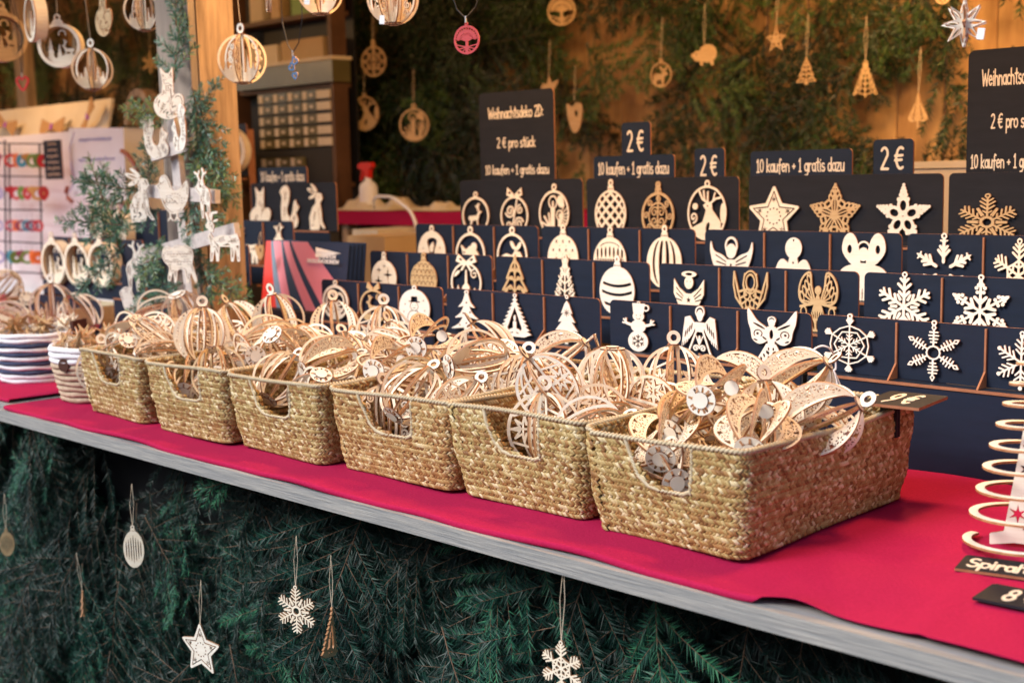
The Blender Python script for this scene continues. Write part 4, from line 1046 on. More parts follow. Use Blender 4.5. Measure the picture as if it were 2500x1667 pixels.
# ------------------------------------------------------------------ cage balls cut from birch ply
def rib_shape(kind, seed=0):
    g = G(2.0, 2.0, res=78, pad=.06); g.Y = g.Y - 1.0
    rg = random.Random(seed)
    outer = g.circ(0, 0, .985)
    def lune(a): return np.maximum(np.maximum(outer, -g.ell(0, 0, a, 1.04)), -g.X + .02)
    if kind == 'flakes':
        for i in range(10):
            an = R(-68 + 136 * i / 9); r = (.84, .66)[i % 2] + rg.uniform(-.03, .03); x, y = r * math.cos(an), r * math.sin(an) * 1.02
            f = g.fold(x, y, 6, rg.uniform(0, 60)); s = rg.uniform(.15, .19); f.add(f.seg((0, 0), (s, 0), .015), f.seg((s * .45, 0), (s * .75, s * .36), .013), f.seg((s * .75, 0), (s * .95, s * .22), .012)); g.add(f.D)
        L = lune(.52); g.D = np.maximum(g.D, L)
        g.add(np.maximum(L, -(L + .065)))
    elif kind == 'open':
        L = lune(.56); g.D = np.maximum(L, -(L + .078)); g.D = np.maximum(g.D, L)
    elif kind == 'stars':
        g.D = lune(.64)
        for i in range(15):
            y = -.78 + i * .112; x = (math.sqrt(max(.02, 1 - y * y)) + .64 * math.sqrt(max(.02, 1 - (y / 1.04) ** 2))) / 2 + rg.uniform(-.06, .06) * (1 - abs(y))
            g.cut(g.star(x, y, .06, .024, 5, rg.uniform(0, 90)))
    elif kind == 'sun':
        L = lune(.10); g.D = np.maximum(L, -(L + .085))
        g.add(np.maximum(np.abs(g.star(.52, 0, .34, .13, 8)) - .03, L)); g.add(np.maximum(np.minimum(g.seg((.1, .55), (.8, .35), .03), g.seg((.1, -.55), (.8, -.35), .03)), L))
        g.add(np.maximum(g.seg((.1, 0), (.95, 0), .03), L))
    elif kind == 'scene':
        L = lune(.06); g.D = np.maximum(L, -(L + .09)); g.add(np.maximum(g.Y + .45 + .08 * np.sin(g.X * 9), L)); h_ = G.__new__(G); h_.__dict__.update(g.__dict__); h_.D = np.full(g.X.shape, 9.0)
        fir(h_, .35, -.6, .3, .75, 4); fir(h_, .66, -.6, .26, .5, 3); g.add(np.maximum(h_.D, L))
    elif kind == 'curl':
        L = lune(.30); g.D = np.maximum(L, -(L + .08))
        for y in (-.55, -.28, 0, .28, .55): g.add(np.maximum(g.spiral(.65 * math.sqrt(1 - y * y), y, .14, 1.3, .055, 90 * y * 10), L))
    return g
RK = ['flakes', 'open', 'stars', 'sun', 'scene', 'curl']
BR = .055                      # ball radius
RIB = {}
for k in RK:
    for pal, ms_ in (('w', ('birch', 'burnt')), ('d', ('birch_dark', 'burnt')), ('p', ('birch_pale', 'burnt'))):
        me = plate('rib', rib_shape(k, 3), BR, .0030, ms_, tol=.25, center=False)
        n = len(me.vertices); co = np.empty(n * 3, np.float32); me.vertices.foreach_get('co', co); co = co.reshape(-1, 3); co[:, 1] += .0013; co[:, 2] -= BR * 1.0
        me.vertices.foreach_set('co', co.ravel()); me.update(); RIB[k, pal] = me
# G() places y from 0 upward; the rib grids are shifted by -1, so their height already runs -1..1
for me in RIB.values():
    n = len(me.vertices); co = np.empty(n * 3, np.float32); me.vertices.foreach_get('co', co); co = co.reshape(-1, 3)
    co[:, 2] -= (co[:, 2].max() + co[:, 2].min()) / 2; me.vertices.foreach_set('co', co.ravel()); me.update()
CAP = {}
for pal, ms_ in (('w', ('birch_pale', 'burnt_dark')), ('d', ('birch', 'burnt_dark')), ('p', ('birch_pale', 'burnt_dark'))):
    g = G(1, 1, res=90); g.add(g.circ(0, .5, .5)); f = g.fold(0, .5, 8); f.add(f.seg((.27, 0), (.40, 0), .040)); g.cut(f.D)
    CAP[pal, 'cap'] = plate('end_cap', g, BR * .72, .0026, ms_, center=True, axis='z', tol=.25)
    g = G(1, 1, res=50); g.add(g.circ(0, .5, .5)); CAP[pal, 'hub'] = plate('hub', g, BR * .38, .0024, ms_, center=True, axis='z', tol=.2)
    g = G(1, 1, res=60); g.add(g.ring(0, .5, .36, .26)); CAP[pal, 'ring'] = plate('hanging_ring', g, BR * .42, .0026, ms_, center=True, tol=.2)
# slots read as the dark ends of the ribs: the cap sits on the rib tips
def ball(loc, axis, kind='flakes', pal='w', spin=0.0, n=8, scale=1.0, mix=None, name='cage_ball', **kw):
    if n == 8 and int(abs(loc[0]) * 1000) % 3: n = 6
    """axis: direction from the ball's middle towards the slotted end cap; the hanging ring is opposite"""
    ax = Vector(axis).normalized()
    q = (-ax).to_track_quat('Z', 'Y')
    t = empty(name, loc, **kw); t.rotation_euler = (q.to_matrix() @ Matrix.Rotation(spin, 3, 'Z')).to_euler(); t.scale = (scale,) * 3
    for k in range(n):
        kk = kind if (mix is None or k % 2 == 0) else mix
        ob('rib', RIB[kk, pal], t, rot=(0, 0, 2 * math.pi * k / n))
    ob('end_cap', CAP[pal, 'cap'], t, (0, 0, -BR * .93)); ob('hub', CAP[pal, 'hub'], t, (0, 0, -BR * .93 - .0027))
    ob('end_cap', CAP[pal, 'hub'], t, (0, 0, BR * .96)); ob('hanging_ring', CAP[pal, 'ring'], t, (0, .0013, BR * 1.0 + BR * .21))
    return t

ADJ = {'flakes': 'snowflake lace', 'open': 'plain open', 'stars': 'star pierced', 'sun': 'eight pointed star', 'scene': 'fir tree', 'curl': 'curl filled'}
BNAME = ['leftmost', 'second', 'third', 'fourth', 'fifth', 'nearest']
placed = []
labels_used = {}
def where(bi, p):
    t, w, d, h = baskets[bi]
    u = (p[0] - t.location.x) / w; v = (p[1] - t.location.y) / d
    fx = 'left' if u < -.17 else ('right' if u > .17 else 'middle'); fy = 'front' if v < -.2 else ('back' if v > .2 else 'centre')
    return fy, fx, ('on top of the heap' if p[2] > h + .035 else ('at rim height' if p[2] > h - .03 else 'low inside'))
def add_ball(bi, p, axis, kind, pal='w', spin=0., n=8, scale=1.0, mix=None):
    fy, fx, lv = where(bi, p)
    side = {('front', 'left'): 'front left', ('front', 'right'): 'front right', ('front', 'middle'): 'front middle', ('back', 'left'): 'back left', ('back', 'right'): 'back right', ('back', 'middle'): 'back middle',
            ('centre', 'left'): 'left side', ('centre', 'right'): 'right side', ('centre', 'middle'): 'centre'}[(fy, fx)]
    ax = Vector(axis).normalized(); pose = 'cap facing out' if ax.y < -.55 else ('cap upward' if ax.z > .6 else ('ring upward' if ax.z < -.6 else 'lying sideways'))
    lab = f'{ADJ[kind]} ball {pose}, {side} of {BNAME[bi]} basket, {lv}'
    k = (lab,)
    labels_used[k] = labels_used.get(k, 0) + 1
    if labels_used[k] > 1: return None
    placed.append((Vector(p), BR * scale))
    return ball(p, axis, kind, pal, spin, n, scale, mix, label=lab, cat='wooden bauble', group='wooden cage balls in the %s woven basket' % BNAME[bi])

def at(x, y, Y):
    return tuple(ony(x, y, Y))
# heroes: (basket, pixel x, pixel y of the ball's middle, depth Y, axis, kind, palette, spin)
def cv(r, u, t_):
    """a direction given as right / up / towards the viewer, turned into the stall's axes"""
    return tuple(RW[:, 0] * r - RW[:, 1] * u - RW[:, 2] * t_)
HERO = [
 (5, 1645, 905, 1.37, (-.52, -.12, .85), 'flakes', 'w', .2, 'flakes'),
 (5, 1530, 1010, 1.325, (-.25, -.40, .88), 'flakes', 'w', .5, 'flakes'),
 (5, 1740, 990, 1.335, (-.35, -.42, .84), 'flakes', 'w', .1, 'flakes'),
 (5, 1828, 882, 1.54, (-.72, -.55, -.42), 'flakes', 'w', .3, 'flakes'),
 (5, 1885, 965, 1.44, (-.80, -.42, -.42), 'flakes', 'w', .8, 'flakes'),
 (5, 1520, 1092, 1.31, (.25, -.1, .95), 'flakes', 'w', .4, 'open'),
 (5, 1700, 890, 1.52, (.7, -.6, .3), 'flakes', 'w', .4, 'flakes'),
 (4, 1250, 985, 1.33, (.0, -1, .05), 'sun', 'w', .2, 'open'),
 (4, 1370, 965, 1.40, (-.9, -.15, .3), 'curl', 'w', .4, 'sun'),
 (4, 1205, 890, 1.46, (-.1, -.9, .3), 'sun', 'w', .1, 'open'),
 (4, 1400, 872, 1.56, (.3, -.9, .1), 'sun', 'w', .5, 'open'),
 (4, 1548, 872, 1.60, (.0, -1, .1), 'open', 'w', .3, 'sun'),
 (4, 1290, 828, 1.62, (-.65, -.5, -.3), 'flakes', 'w', .2, 'scene'),
 (3, 1095, 830, 1.42, (-.86, -.15, .45), 'scene', 'w', .2, 'open'),
 (3, 890, 840, 1.40, (-.38, -.15, .92), 'open', 'w', .3, 'flakes'),
 (3, 985, 785, 1.48, (-.38, -.2, .92), 'open', 'w', .1, 'flakes'),
 (3, 1030, 905, 1.38, (.3, -.8, .3), 'flakes', 'w', .6, 'open'),
 (3, 885, 960, 1.31, (.1, -.9, .3), 'curl', 'w', .6, 'open'),
 (3, 1120, 802, 1.60, (.5, -.8, .1), 'stars', 'w', .3, 'open'),
 (3, 880, 765, 1.60, (.0, -1, .1), 'sun', 'w', .3, 'open'),
 (2, 755, 835, 1.37, (-.80, -.30, .52), 'flakes', 'w', .3, 'open'),
 (2, 655, 805, 1.42, (-.3, .5, .6), 'curl', 'w', .3, 'open'),
 (2, 640, 735, 1.52, (.2, -.9, -.2), 'stars', 'w', .5, 'open'),
 (2, 770, 752, 1.60, (.1, -1, .1), 'stars', 'w', .2, 'open'),
 (1, 463, 770, 1.34, (.02, -1, .12), 'stars', 'w', .4, 'open'),
 (1, 550, 750, 1.50, (.4, -.7, .1), 'stars', 'w', .2, 'open'),
 (1, 570, 825, 1.36, (.4, .1, .8), 'stars', 'w', .2, 'open'),
 (1, 425, 720, 1.58, (-.2, .7, .4), 'flakes', 'w', .3, 'open'),
 (1, 430, 880, 1.29, (.1, -.3, .9), 'curl', 'w', .1, 'open'),
 (0, 300, 770, 1.38, (.45, .50, .60), 'scene', 'w', .3, 'open'),
 (0, 365, 715, 1.56, (.75, .2, .2), 'curl', 'w', .3, 'open'),
 (0, 235, 850, 1.29, (.1, -.95, .2), 'sun', 'w', .3, 'open'),
]
for bi, px, py, Y, ax, kd, pl, sp, mx in HERO:
    add_ball(bi, at(px, py, Y), cv(*ax), kd, pl, sp, 8, 1.0, mx)
KINDS_IN = [['curl', 'scene', 'open', 'sun', 'open'], ['stars', 'curl', 'open', 'open', 'sun'], ['stars', 'flakes', 'curl', 'open', 'open'], ['flakes', 'open', 'open', 'sun', 'scene'], ['sun', 'curl', 'open', 'open'], ['flakes', 'open', 'flakes']]
rb = random.Random(5)
for bi, (t, w, d, h) in enumerate(baskets):
    tries = 0; n_in = 0
    while tries < 1200 and n_in < 19:
        tries += 1
        u = rb.uniform(-.5, .5); v = rb.uniform(-.5, .5)
        mound = (.026 + (.012 if bi < 5 else -.005)) * (1 - (abs(u) * 2) ** 2.5) * (1 - (abs(v) * 2) ** 3)
        z = rb.uniform(.068, h + mound)
        mx_ = w / 2 - BR * .92 + (.008 if z > .1 else 0); my_ = d / 2 - BR * .92 + (.008 if z > .1 else 0)
        p = Vector((t.location.x + u * 2 * mx_, t.location.y + v * 2 * my_, z))
        if any((p - q).length < .070 for q, _ in placed): continue
        if z < h - .07 and v > -.25: continue
        ax = cv(rb.gauss(0, 1), rb.gauss(-.5, 1), rb.gauss(.6, 1))
        kd = rb.choice(KINDS_IN[bi])
        if add_ball(bi, tuple(p), ax, kd, rb.choice('wwd') if bi not in (4,) else rb.choice('wwp'), rb.uniform(0, .7), 8, rb.uniform(.92, 1.02), rb.choice(['open', 'open', 'open', 'sun'])): n_in += 1

# ------------------------------------------------------------------ display racks: four stepped rows of dark panels
ROWY = [1.844, 1.994, 2.144, 2.300]
ROWT = [.231, .289, .347, .451]
ROWB = [.139, .180, .222, .313]
def rpanel(x0, x1, z0, z1, r, t, ms=('navy', 'mdf')):
    pts = [(x0, z0), (x1, z0)]
    pts += [(x1 - r + r * math.cos(R(a)), z1 - r + r * math.sin(R(a))) for a in range(0, 91, 15)]
    pts += [(x0 + r + r * math.cos(R(a)), z1 - r + r * math.sin(R(a))) for a in range(90, 181, 15)]
    m_ = MB(); m_.prism(pts, t, 'y', 0, 0, 1); return m_.mesh('panel', *ms)
def rack(x0, x1, lab, rows=(0, 1, 2, 3), top_mat='slate', cols=3, y_off=0.0, ROWB=ROWB, ROWT=ROWT, ROWY=ROWY):
    t = empty('display_rack', (x0, 1.822 + y_off, .004), label=lab, cat='display rack', group='stepped dark racks holding flat wooden ornaments')
    W = x1 - x0; zb = -.004
    for k in rows:
        y = ROWY[k] - 1.822; m_ = 'navy' if k < 3 else top_mat
        ob('panel', rpanel(.0015, W - .0015, ROWB[k] + zb, ROWT[k] + zb, .010, .0035, (m_, 'mdf')), t, (0, y, 0))
        mb = MB(); mb.box((.0035, y - .029, ROWB[k] + zb - .0045), (W - .0035, y - .0005, ROWB[k] + zb - .0005)); ob('ledge', mb.mesh('ledge', 'navy'), t); mb = MB(); mb.box((.0035, y - .0315, ROWB[k] + zb - .0045), (W - .0035, y - .0292, ROWB[k] + zb - .0002)); ob('ledge_edge', mb.mesh('ledge_edge', 'mdf'), t)
        mb = MB(); mb.box((.0035, y - .030 + .001, ROWB[k] + zb - (.135 if k == 0 else .055)), (W - .0035, y - .027, ROWB[k] + zb - .005)); ob('riser', mb.mesh('riser', 'navy'), t)
        if k < 3:
            for c in range(1, cols):
                mb = MB(); H = ROWT[k] - ROWB[k]
                mb.prism([(-.029, 0), (-.0004, 0), (-.0004, H - .004), (-.0045, H - .004), (-.0045, .024)], .003, 'x', -.0015)
                ob('divider', mb.mesh('divider', 'mdf'), t, (W * c / cols, y, ROWB[k] + zb))
    for s, xx in ((0, 0.0), (1, W - .003)):
        pts = [(0, 0)]
        pts = [(ROWY[rows[0]] - 1.822 - .028, zb + .004)]
        for k in rows:
            y = ROWY[k] - 1.822; pts += [(y - .028, ROWB[k] + zb - .006), (y - .0015 + .005, ROWB[k] + zb - .006)] if k == rows[-1] else [(y - .028, ROWB[k] + zb - .006), (ROWY[k + 1] - 1.822 - .029, ROWB[k] + zb - .006)]
        pts += [(ROWY[rows[-1]] - 1.822 + .0035, zb + .004)]
        mb = MB(); mb.prism(pts, .003, 'x', xx); ob('side_panel', mb.mesh('side_panel', 'black'), t)
    return t
RACK = {'A': (-2.455, -2.030), 'B': (-2.020, -1.588), 'C': (-1.566, -1.130), 'D': (-1.122, -.690)}
rack(*RACK['A'], 'stepped dark rack with three round ornaments per row beside the brochures')
rack(*RACK['B'], 'stepped dark rack with trees in front and lattice ball at the back')
rack(*RACK['C'], 'stepped dark rack holding angels, with three stars on its top row')
rack(*RACK['D'], 'stepped dark rack of snowflakes at the right edge')
rack(-3.400, -2.971, 'stepped dark rack with fox, squirrel and rabbit behind the timber post', rows=(0, 1, 2, 3))
XF0 = ony(110, 548, 1.994)[0]; XF1 = ony(292, 548, 1.994)[0]
rack(XF0, XF0 + .62, 'stepped dark rack of deep round frames in front of the white stand', rows=(0, 1, 2), cols=4, ROWB=[.02, .158, .235, 0], ROWT=[.12, .290, .375, 0])

FW = {}
def flat(dz, px, ptop, pw, row=None, lab='', cat='ornament', Y=None, pal=None, grp='flat wooden ornaments on the racks', hmax=None, t=.0032, sx=1.0, dy=-.006, name=None, roll=0.):
    """flat ornament: px centre, ptop top and pw width in pixels at the depth of its row"""
    Y = ROWY[row] if Y is None else Y
    X0 = ony(px - pw / 2, ptop + pw * .4, Y)[0]; X1 = ony(px + pw / 2, ptop + pw * .4, Y)[0]; top = ony(px, ptop, Y)[2]
    g = design(dz); size = (X1 - X0) / min(1.0, max(.6, g.w)) * (1.0 if g.w <= 1 else 1.0)
    H = g.h * size
    if row is not None:
        zb = ROWB[row] + .0005
        if row < 3 or True:
            H2 = top - zb; 
    else: H2 = hmax or H
    kz = max(.72, min(1.25, H2 / H)) if row is not None else (H2 / H)
    pal = pal or ('birch' if (row is None or row > 0) else 'birch_pale')  # front row paler: daylight's whitening is put into the wood colour
    me = plate(name or 'ornament', g, size, t, (pal, 'burnt'))
    n = len(me.vertices); co = np.empty(n * 3, np.float32); me.vertices.foreach_get('co', co); co = co.reshape(-1, 3); co[:, 2] *= kz
    me.vertices.foreach_set('co', co.ravel()); me.update()
    z0 = top - H * kz
    o = ob(name or 'flat_ornament', me, None, ((X0 + X1) / 2, Y + dy, z0), (R(-2) if row is not None else 0, roll, 0), label=lab, cat=cat, group=grp)
    return o
def F_(row, dz, px, pt, pw, name, lab, cat='ornament', pal=None): return flat(dz, px, pt, pw, row, lab, cat, name=name, pal=pal)
N_ = 'birch_dark'
# top row
F_(3, 'deer_oval', 1096, 433, 62, 'reindeer_ornament', 'oval frame with a reindeer, first on the top row left')
F_(3, 'bow_swirl', 1185, 425, 64, 'bow_ornament', 'swirl filled oval with a bow, between reindeer oval and candle oval')
F_(3, 'candles', 1276, 413, 70, 'candle_ornament', 'oval frame with two haloed candles on the top row')
F_(3, 'lattice', 1406, 410, 72, 'lattice_bauble', 'flat bauble with diamond lattice on the top row')
F_(3, 'curl', 1515, 415, 75, 'scroll_bauble', 'flat bauble with fine scrollwork right of the lattice bauble', pal=N_)
F_(3, 'stag', 1628, 408, 90, 'stag_ornament', 'large oval with an antlered stag at the top row end')
F_(3, 'star_sun', 1782, 428, 112, 'star_ornament', 'solid star engraved with a ring of dots, leftmost of the three stars', 'star')
F_(3, 'star_fili', 1922, 420, 115, 'star_ornament', 'darker filigree lace star in the middle of the three stars', 'star', N_)
F_(3, 'star_flower', 2079, 416, 124, 'star_ornament', 'pale star with five petal openings, rightmost of the three stars', 'star', 'birch_pale')
F_(3, 'fl_dense', 2272, 443, 140, 'snowflake_ornament', 'dense golden snowflake under the big right price board', 'snowflake', N_)
# third row
F_(2, 'santa', 995, 508, 63, 'santa_ornament', 'solid oval with hatted figure cut out, left end of the third row')
F_(2, 'toy', 1084, 512, 68, 'toy_ornament', 'oval frame around a toy sack, below the bow ornament')
F_(2, 'moose', 1180, 512, 70, 'moose_ornament', 'oval frame with a standing moose')
F_(2, 'starry', 1297, 513, 70, 'starry_bauble', 'flat bauble pierced by four pointed stars, right of the moose')
F_(2, 'arch', 1405, 518, 75, 'arch_bauble', 'flat bauble with two tiers of pointed slots')
F_(2, 'stripes_v', 1530, 515, 80, 'ribbed_bauble', 'flat bauble of upright curved ribs')
F_(2, 'angel_a', 1684, 525, 98, 'angel_ornament', 'angel with spread feathered wings left of the round headed angel', 'angel', 'birch_pale')
F_(2, 'angel_b', 1827, 526, 100, 'angel_ornament', 'angel with big round head and star pierced lowered wings', 'angel', 'birch_pale')
F_(2, 'angel_c', 1988, 525, 108, 'angel_ornament', 'angel with heart shaped wings and wide bow', 'angel', 'birch_pale')
F_(2, 'fl_star', 2172, 533, 138, 'snowflake_ornament', 'snowflake with small stars at its tips', 'snowflake', 'birch_pale')
F_(2, 'fl_plain', 2345, 545, 125, 'snowflake_ornament', 'knobbly snowflake cut by the right edge, third row', 'snowflake')
# second row
F_(1, 'star_holes', 886, 577, 57, 'sparkle_bauble', 'flat bauble with large sparkle cutouts, left end of the second row')
F_(1, 'scales', 977, 578, 60, 'scale_bauble', 'flat bauble covered in rows of scales', pal=N_)
F_(1, 'village', 1075, 578, 70, 'village_ornament', 'bowed oval with a church and firs inside')
F_(1, 'tree_orn', 1187, 582, 72, 'tree_ornament', 'openwork fir tree with star top, left of the curly tree', 'tree ornament', N_)
F_(1, 'tree_curl', 1302, 583, 65, 'tree_ornament', 'slim fir tree made of curls', 'tree ornament')
F_(1, 'stripes_h', 1422, 585, 80, 'banded_bauble', 'white flat bauble with curved horizontal bands', pal='birch_pale')
F_(1, 'angel_small', 1587, 605, 72, 'angel_ornament', 'small angel with star on its gown and hatched wings', 'angel')
F_(1, 'angel_line', 1728, 608, 82, 'angel_ornament', 'outline angel of open loops with raised wings', 'angel', N_)
F_(1, 'angel_fili', 1884, 614, 95, 'angel_ornament', 'brown filigree angel with tall lacy wings', 'angel', N_)
F_(1, 'fl_bird', 2082, 622, 127, 'snowflake_ornament', 'thick armed snowflake left of the ornate one, second row', 'snowflake', 'birch_pale')
F_(1, 'fl_big', 2257, 628, 145, 'snowflake_ornament', 'large ornate snowflake with berry like tips, second row', 'snowflake', 'birch_pale')
# front row
F_(0, 'flower_oval', 775, 638, 60, 'flower_ornament', 'thick oval frame around a flower, front row beside the brochures', pal='birch')
F_(0, 'reindeer_bow', 862, 645, 62, 'sleigh_ornament', 'narrow bowed oval with a leaping reindeer, front row', pal=N_)
F_(0, 'snowman_oval', 957, 652, 70, 'snowman_plaque', 'pale solid oval engraved with a hatted snowman')
F_(0, 'tree_plain', 1077, 665, 70, 'tree_ornament', 'plain solid fir tree with punched dots', 'tree ornament')
F_(0, 'tree_candle', 1188, 673, 76, 'tree_ornament', 'jagged fir tree framing a candle', 'tree ornament')
F_(0, 'tree_present', 1307, 675, 65, 'tree_ornament', 'fir tree with gift parcel cut out at its foot', 'tree ornament')
F_(0, 'snowman', 1472, 692, 76, 'snowman_ornament', 'white snowman with top hat and snowflake belly', 'snowman')
F_(0, 'angel_down', 1613, 697, 90, 'angel_ornament', 'angel with folded downward wings and scroll gown', 'angel')
F_(0, 'butterfly', 1778, 705, 110, 'angel_ornament', 'angel with large butterfly wings, front row', 'angel')
F_(0, 'fl_zig', 1957, 718, 127, 'snowflake_ornament', 'thin zigzag snowflake left of the hexagon one, front row', 'snowflake')
F_(0, 'fl_hex', 2150, 733, 130, 'snowflake_ornament', 'snowflake with hexagon centre and barred arms, front row', 'snowflake')
F_(0, 'fl_arrow', 2352, 758, 124, 'snowflake_ornament', 'arrow tipped snowflake behind the spiral tree', 'snowflake')
# rack behind the post
F_(3, 'fox', 600, 427, 50, 'fox_ornament', 'sitting fox with curled tail on the rack behind the post', 'animal ornament')
F_(3, 'squirrel', 667, 423, 50, 'squirrel_ornament', 'squirrel with tall tail between fox and rabbit', 'animal ornament')
F_(3, 'rabbit', 730, 424, 45, 'rabbit_ornament', 'sitting rabbit right of the squirrel on the far rack', 'animal ornament')
F_(2, 'deer', 572, 520, 52, 'grazing_animal_ornament', 'small deer on the second tier beside the post', 'animal ornament')
F_(2, 'deer_front', 645, 512, 34, 'moose_head_ornament', 'antlered animal peeking over the brochures', 'animal ornament')
F_(1, 'squirrel', 556, 598, 26, 'squirrel_ornament', 'narrow squirrel half hidden by the fir sprigs', 'animal ornament')

# ------------------------------------------------------------------ price signs
def sign(px0, px1, pt, pb, Y, lines, lab, ms=('slate', 'mdf'), r=.012, name='price_sign', hts=None):
    ym = (pt + pb) / 2
    X0, X1 = ony(px0, ym, Y)[0], ony(px1, ym, Y)[0]; z1 = ony((px0 + px1) / 2, pt, Y)[2]; z0 = ony((px0 + px1) / 2, pb, Y)[2]
    t = empty(name, ((X0 + X1) / 2, Y, z0), label=lab, cat='price sign', group='dark price signs with hand lettering')
    W = X1 - X0; H = z1 - z0
    ob('board', rpanel(-W / 2, W / 2, -.012, H, r, .004, ms), t)
    for tx, fy, hh, ww in lines:
        ob('lettering', lettering(tx, hh * H, ww * W, .062), t, (0, -.0002, fy * H))
    return t
sign(1102, 1273, 209, 412, 2.318, [('Weihnachtsdeko 2D:', .70, .125, .74), ('2 € pro stück', .365, .115, .52), ('10 kaufen + 1 gratis dazu', .060, .105, .86)], 'tall dark sign reading Weihnachtsdeko 2D and 2 € pro stück at the top left rack', name='tall_price_sign')
sign(2222, 2452, 108, 398, 2.318, [('Weihnachtsdeko 2D:', .71, .125, .70), ('2 € pro stück', .365, .115, .50), ('10 kaufen + 1 gratis dazu', .045, .11, .90)], 'largest dark sign, cut by the right edge, above the snowflake rack', name='tall_price_sign')
sign(1364, 1549, 357, 412, 2.318, [('10 kaufen + 1 gratis dazu', .22, .50, .88)], 'low wide sign 10 kaufen + 1 gratis dazu above the lattice bauble', ('navy', 'mdf'), .008)
sign(1724, 1957, 345, 405, 2.318, [('10 kaufen + 1 gratis dazu', .18, .50, .87)], 'low wide sign 10 kaufen + 1 gratis dazu above the stars', ('navy', 'mdf'), .008)
sign(1428, 1494, 281, 362, 2.326, [('2 €', .18, .58, .62)], 'small 2 € sign standing highest, behind the wide lattice sign', ('navy', 'mdf'), .008)
sign(1595, 1664, 341, 410, 2.318, [('2 €', .10, .66, .60)], 'small 2 € sign above the stag ornament', ('navy', 'mdf'), .008)
sign(2006, 2098, 320, 402, 2.318, [('2 €', .16, .62, .62)], 'small 2 € sign above the pale five petal star', ('navy', 'mdf'), .008)
sign(594, 705, 384, 424, 2.318, [('10 kaufen + 1 gratis dazu', .20, .55, .90)], 'low wide sign above fox and squirrel on the far rack', ('navy', 'mdf'), .008)

# ------------------------------------------------------------------ fir branches
def branch_arrays(seed, length=.26, pairs=8, nl=.017, dens=1.0, flat_=.35, droop=.10, nw=.001, ps=38, thin=False, tert=True, bare=.12, sl=.50):
    """returns V,F,rnd,mi : needles are single narrow triangles, twigs thin three-sided tubes. The branch runs along +X, flat in XY."""
    rg = np.random.default_rng(seed); twigs = []
    def curve(p, d, L, k=5, dr=droop):
        pts = [np.array(p, float)]; d = np.array(d, float)
        for i in range(k):
            d = d + np.array([0, 0, -dr / k]) + rg.normal(0, .03, 3); d /= np.linalg.norm(d); pts.append(pts[-1] + d * L / k)
        return pts
    main = curve((0, 0, 0), (1, 0, 0), length, 8); twigs.append((main, .0022))
    for i in range(pairs):
        f = bare + (.92 - bare) * i / pairs; k = f * 8; a = main[int(k)] * (1 - (k % 1)) + main[min(8, int(k) + 1)] * (k % 1)
        for s in (-1, 1):
            L = length * (sl - sl * .76 * f) * rg.uniform(.8, 1.2); an = R(rg.uniform(38, 58))
            tw = curve(a, (math.cos(an), s * math.sin(an), rg.uniform(-.12, .12)), L, 4); twigs.append((tw, .0012))
            if L > .075 and tert:
                for q in (1, 2):
                    for s2 in (-1, 1):
                        an2 = an + s2 * R(45); twigs.append((curve(tw[q], (math.cos(an2), s * math.sin(an2), rg.uniform(-.1, .1)), L * .38, 3), .0009))
    V = []; F = []; rn = []; mi = []; nb = 0
    for pts, r in twigs:
        P = np.array(pts); seg = np.diff(P, axis=0); sl = np.linalg.norm(seg, axis=1); L = sl.sum()
        n = max(6, int(L / .00135 * dens)); u = np.sort(rg.uniform(0, 1, n)) * L; cs = np.concatenate([[0], np.cumsum(sl)])
        k = np.clip(np.searchsorted(cs, u, 'right') - 1, 0, len(sl) - 1); fr = (u - cs[k]) / sl[k]
        B = P[k] + seg[k] * fr[:, None]; T = seg[k] / sl[k][:, None]
        up = np.array([0, 0, 1.0]); Sd = np.cross(up, T); Sd /= np.maximum(1e-6, np.linalg.norm(Sd, axis=1))[:, None]; U = np.cross(T, Sd)
        phi = np.where(rg.random(n) < .5, 1, -1) * rg.normal(R(90), R(ps), n)        # around the twig; mostly sideways
        D = Sd * np.sin(phi)[:, None] + U * (np.cos(phi) * .8 + .15)[:, None]; tilt = rg.uniform(R(34), R(60), n)
        D = D * np.sin(tilt)[:, None] + T * np.cos(tilt)[:, None]; D /= np.linalg.norm(D, axis=1)[:, None]
        ln = nl * rg.uniform(.7, 1.15, n) * np.where(u / L > .9, .75, 1)
        Wd = np.cross(D, rg.normal(0, 1, (n, 3)) * .5 + U); Wd /= np.maximum(1e-6, np.linalg.norm(Wd, axis=1))[:, None]; w = nw
        tip = B + D * ln[:, None]; mid = B + D * ln[:, None] * .55
        Vn = np.stack([B - Wd * w * .5, B + Wd * w * .5, mid + Wd * w, tip, mid - Wd * w], 1).reshape(-1, 3)
        b = nb + np.arange(n) * 5
        if thin:
            Vn = np.stack([B - Wd * w, B + Wd * w, tip], 1).reshape(-1, 3); b = nb + np.arange(n) * 3; F.append(np.stack([b, b + 1, b + 2], 1))
        else:
            F.append(np.stack([b, b + 1, b + 2], 1)); F.append(np.stack([b, b + 2, b + 4], 1)); F.append(np.stack([b + 4, b + 2, b + 3], 1))
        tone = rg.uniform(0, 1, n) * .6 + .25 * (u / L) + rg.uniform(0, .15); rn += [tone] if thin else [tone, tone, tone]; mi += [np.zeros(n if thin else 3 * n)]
        V.append(Vn); nb += len(Vn)
        m_ = MB(); m_.tube([tuple(p) for p in pts], r, 3, r1=r * .5)
        vv = np.array([tuple(v) for v in m_.v]); ff = []
        for f_ in m_.f:
            if len(f_) == 4: ff += [(f_[0], f_[1], f_[2]), (f_[0], f_[2], f_[3])]
            else: ff.append(f_)
        V.append(vv); F.append(np.array(ff) + nb); nb += len(vv); rn.append(np.zeros(len(ff))); mi.append(np.ones(len(ff)))
    return np.concatenate(V), np.concatenate(F), np.concatenate(rn), np.concatenate(mi)
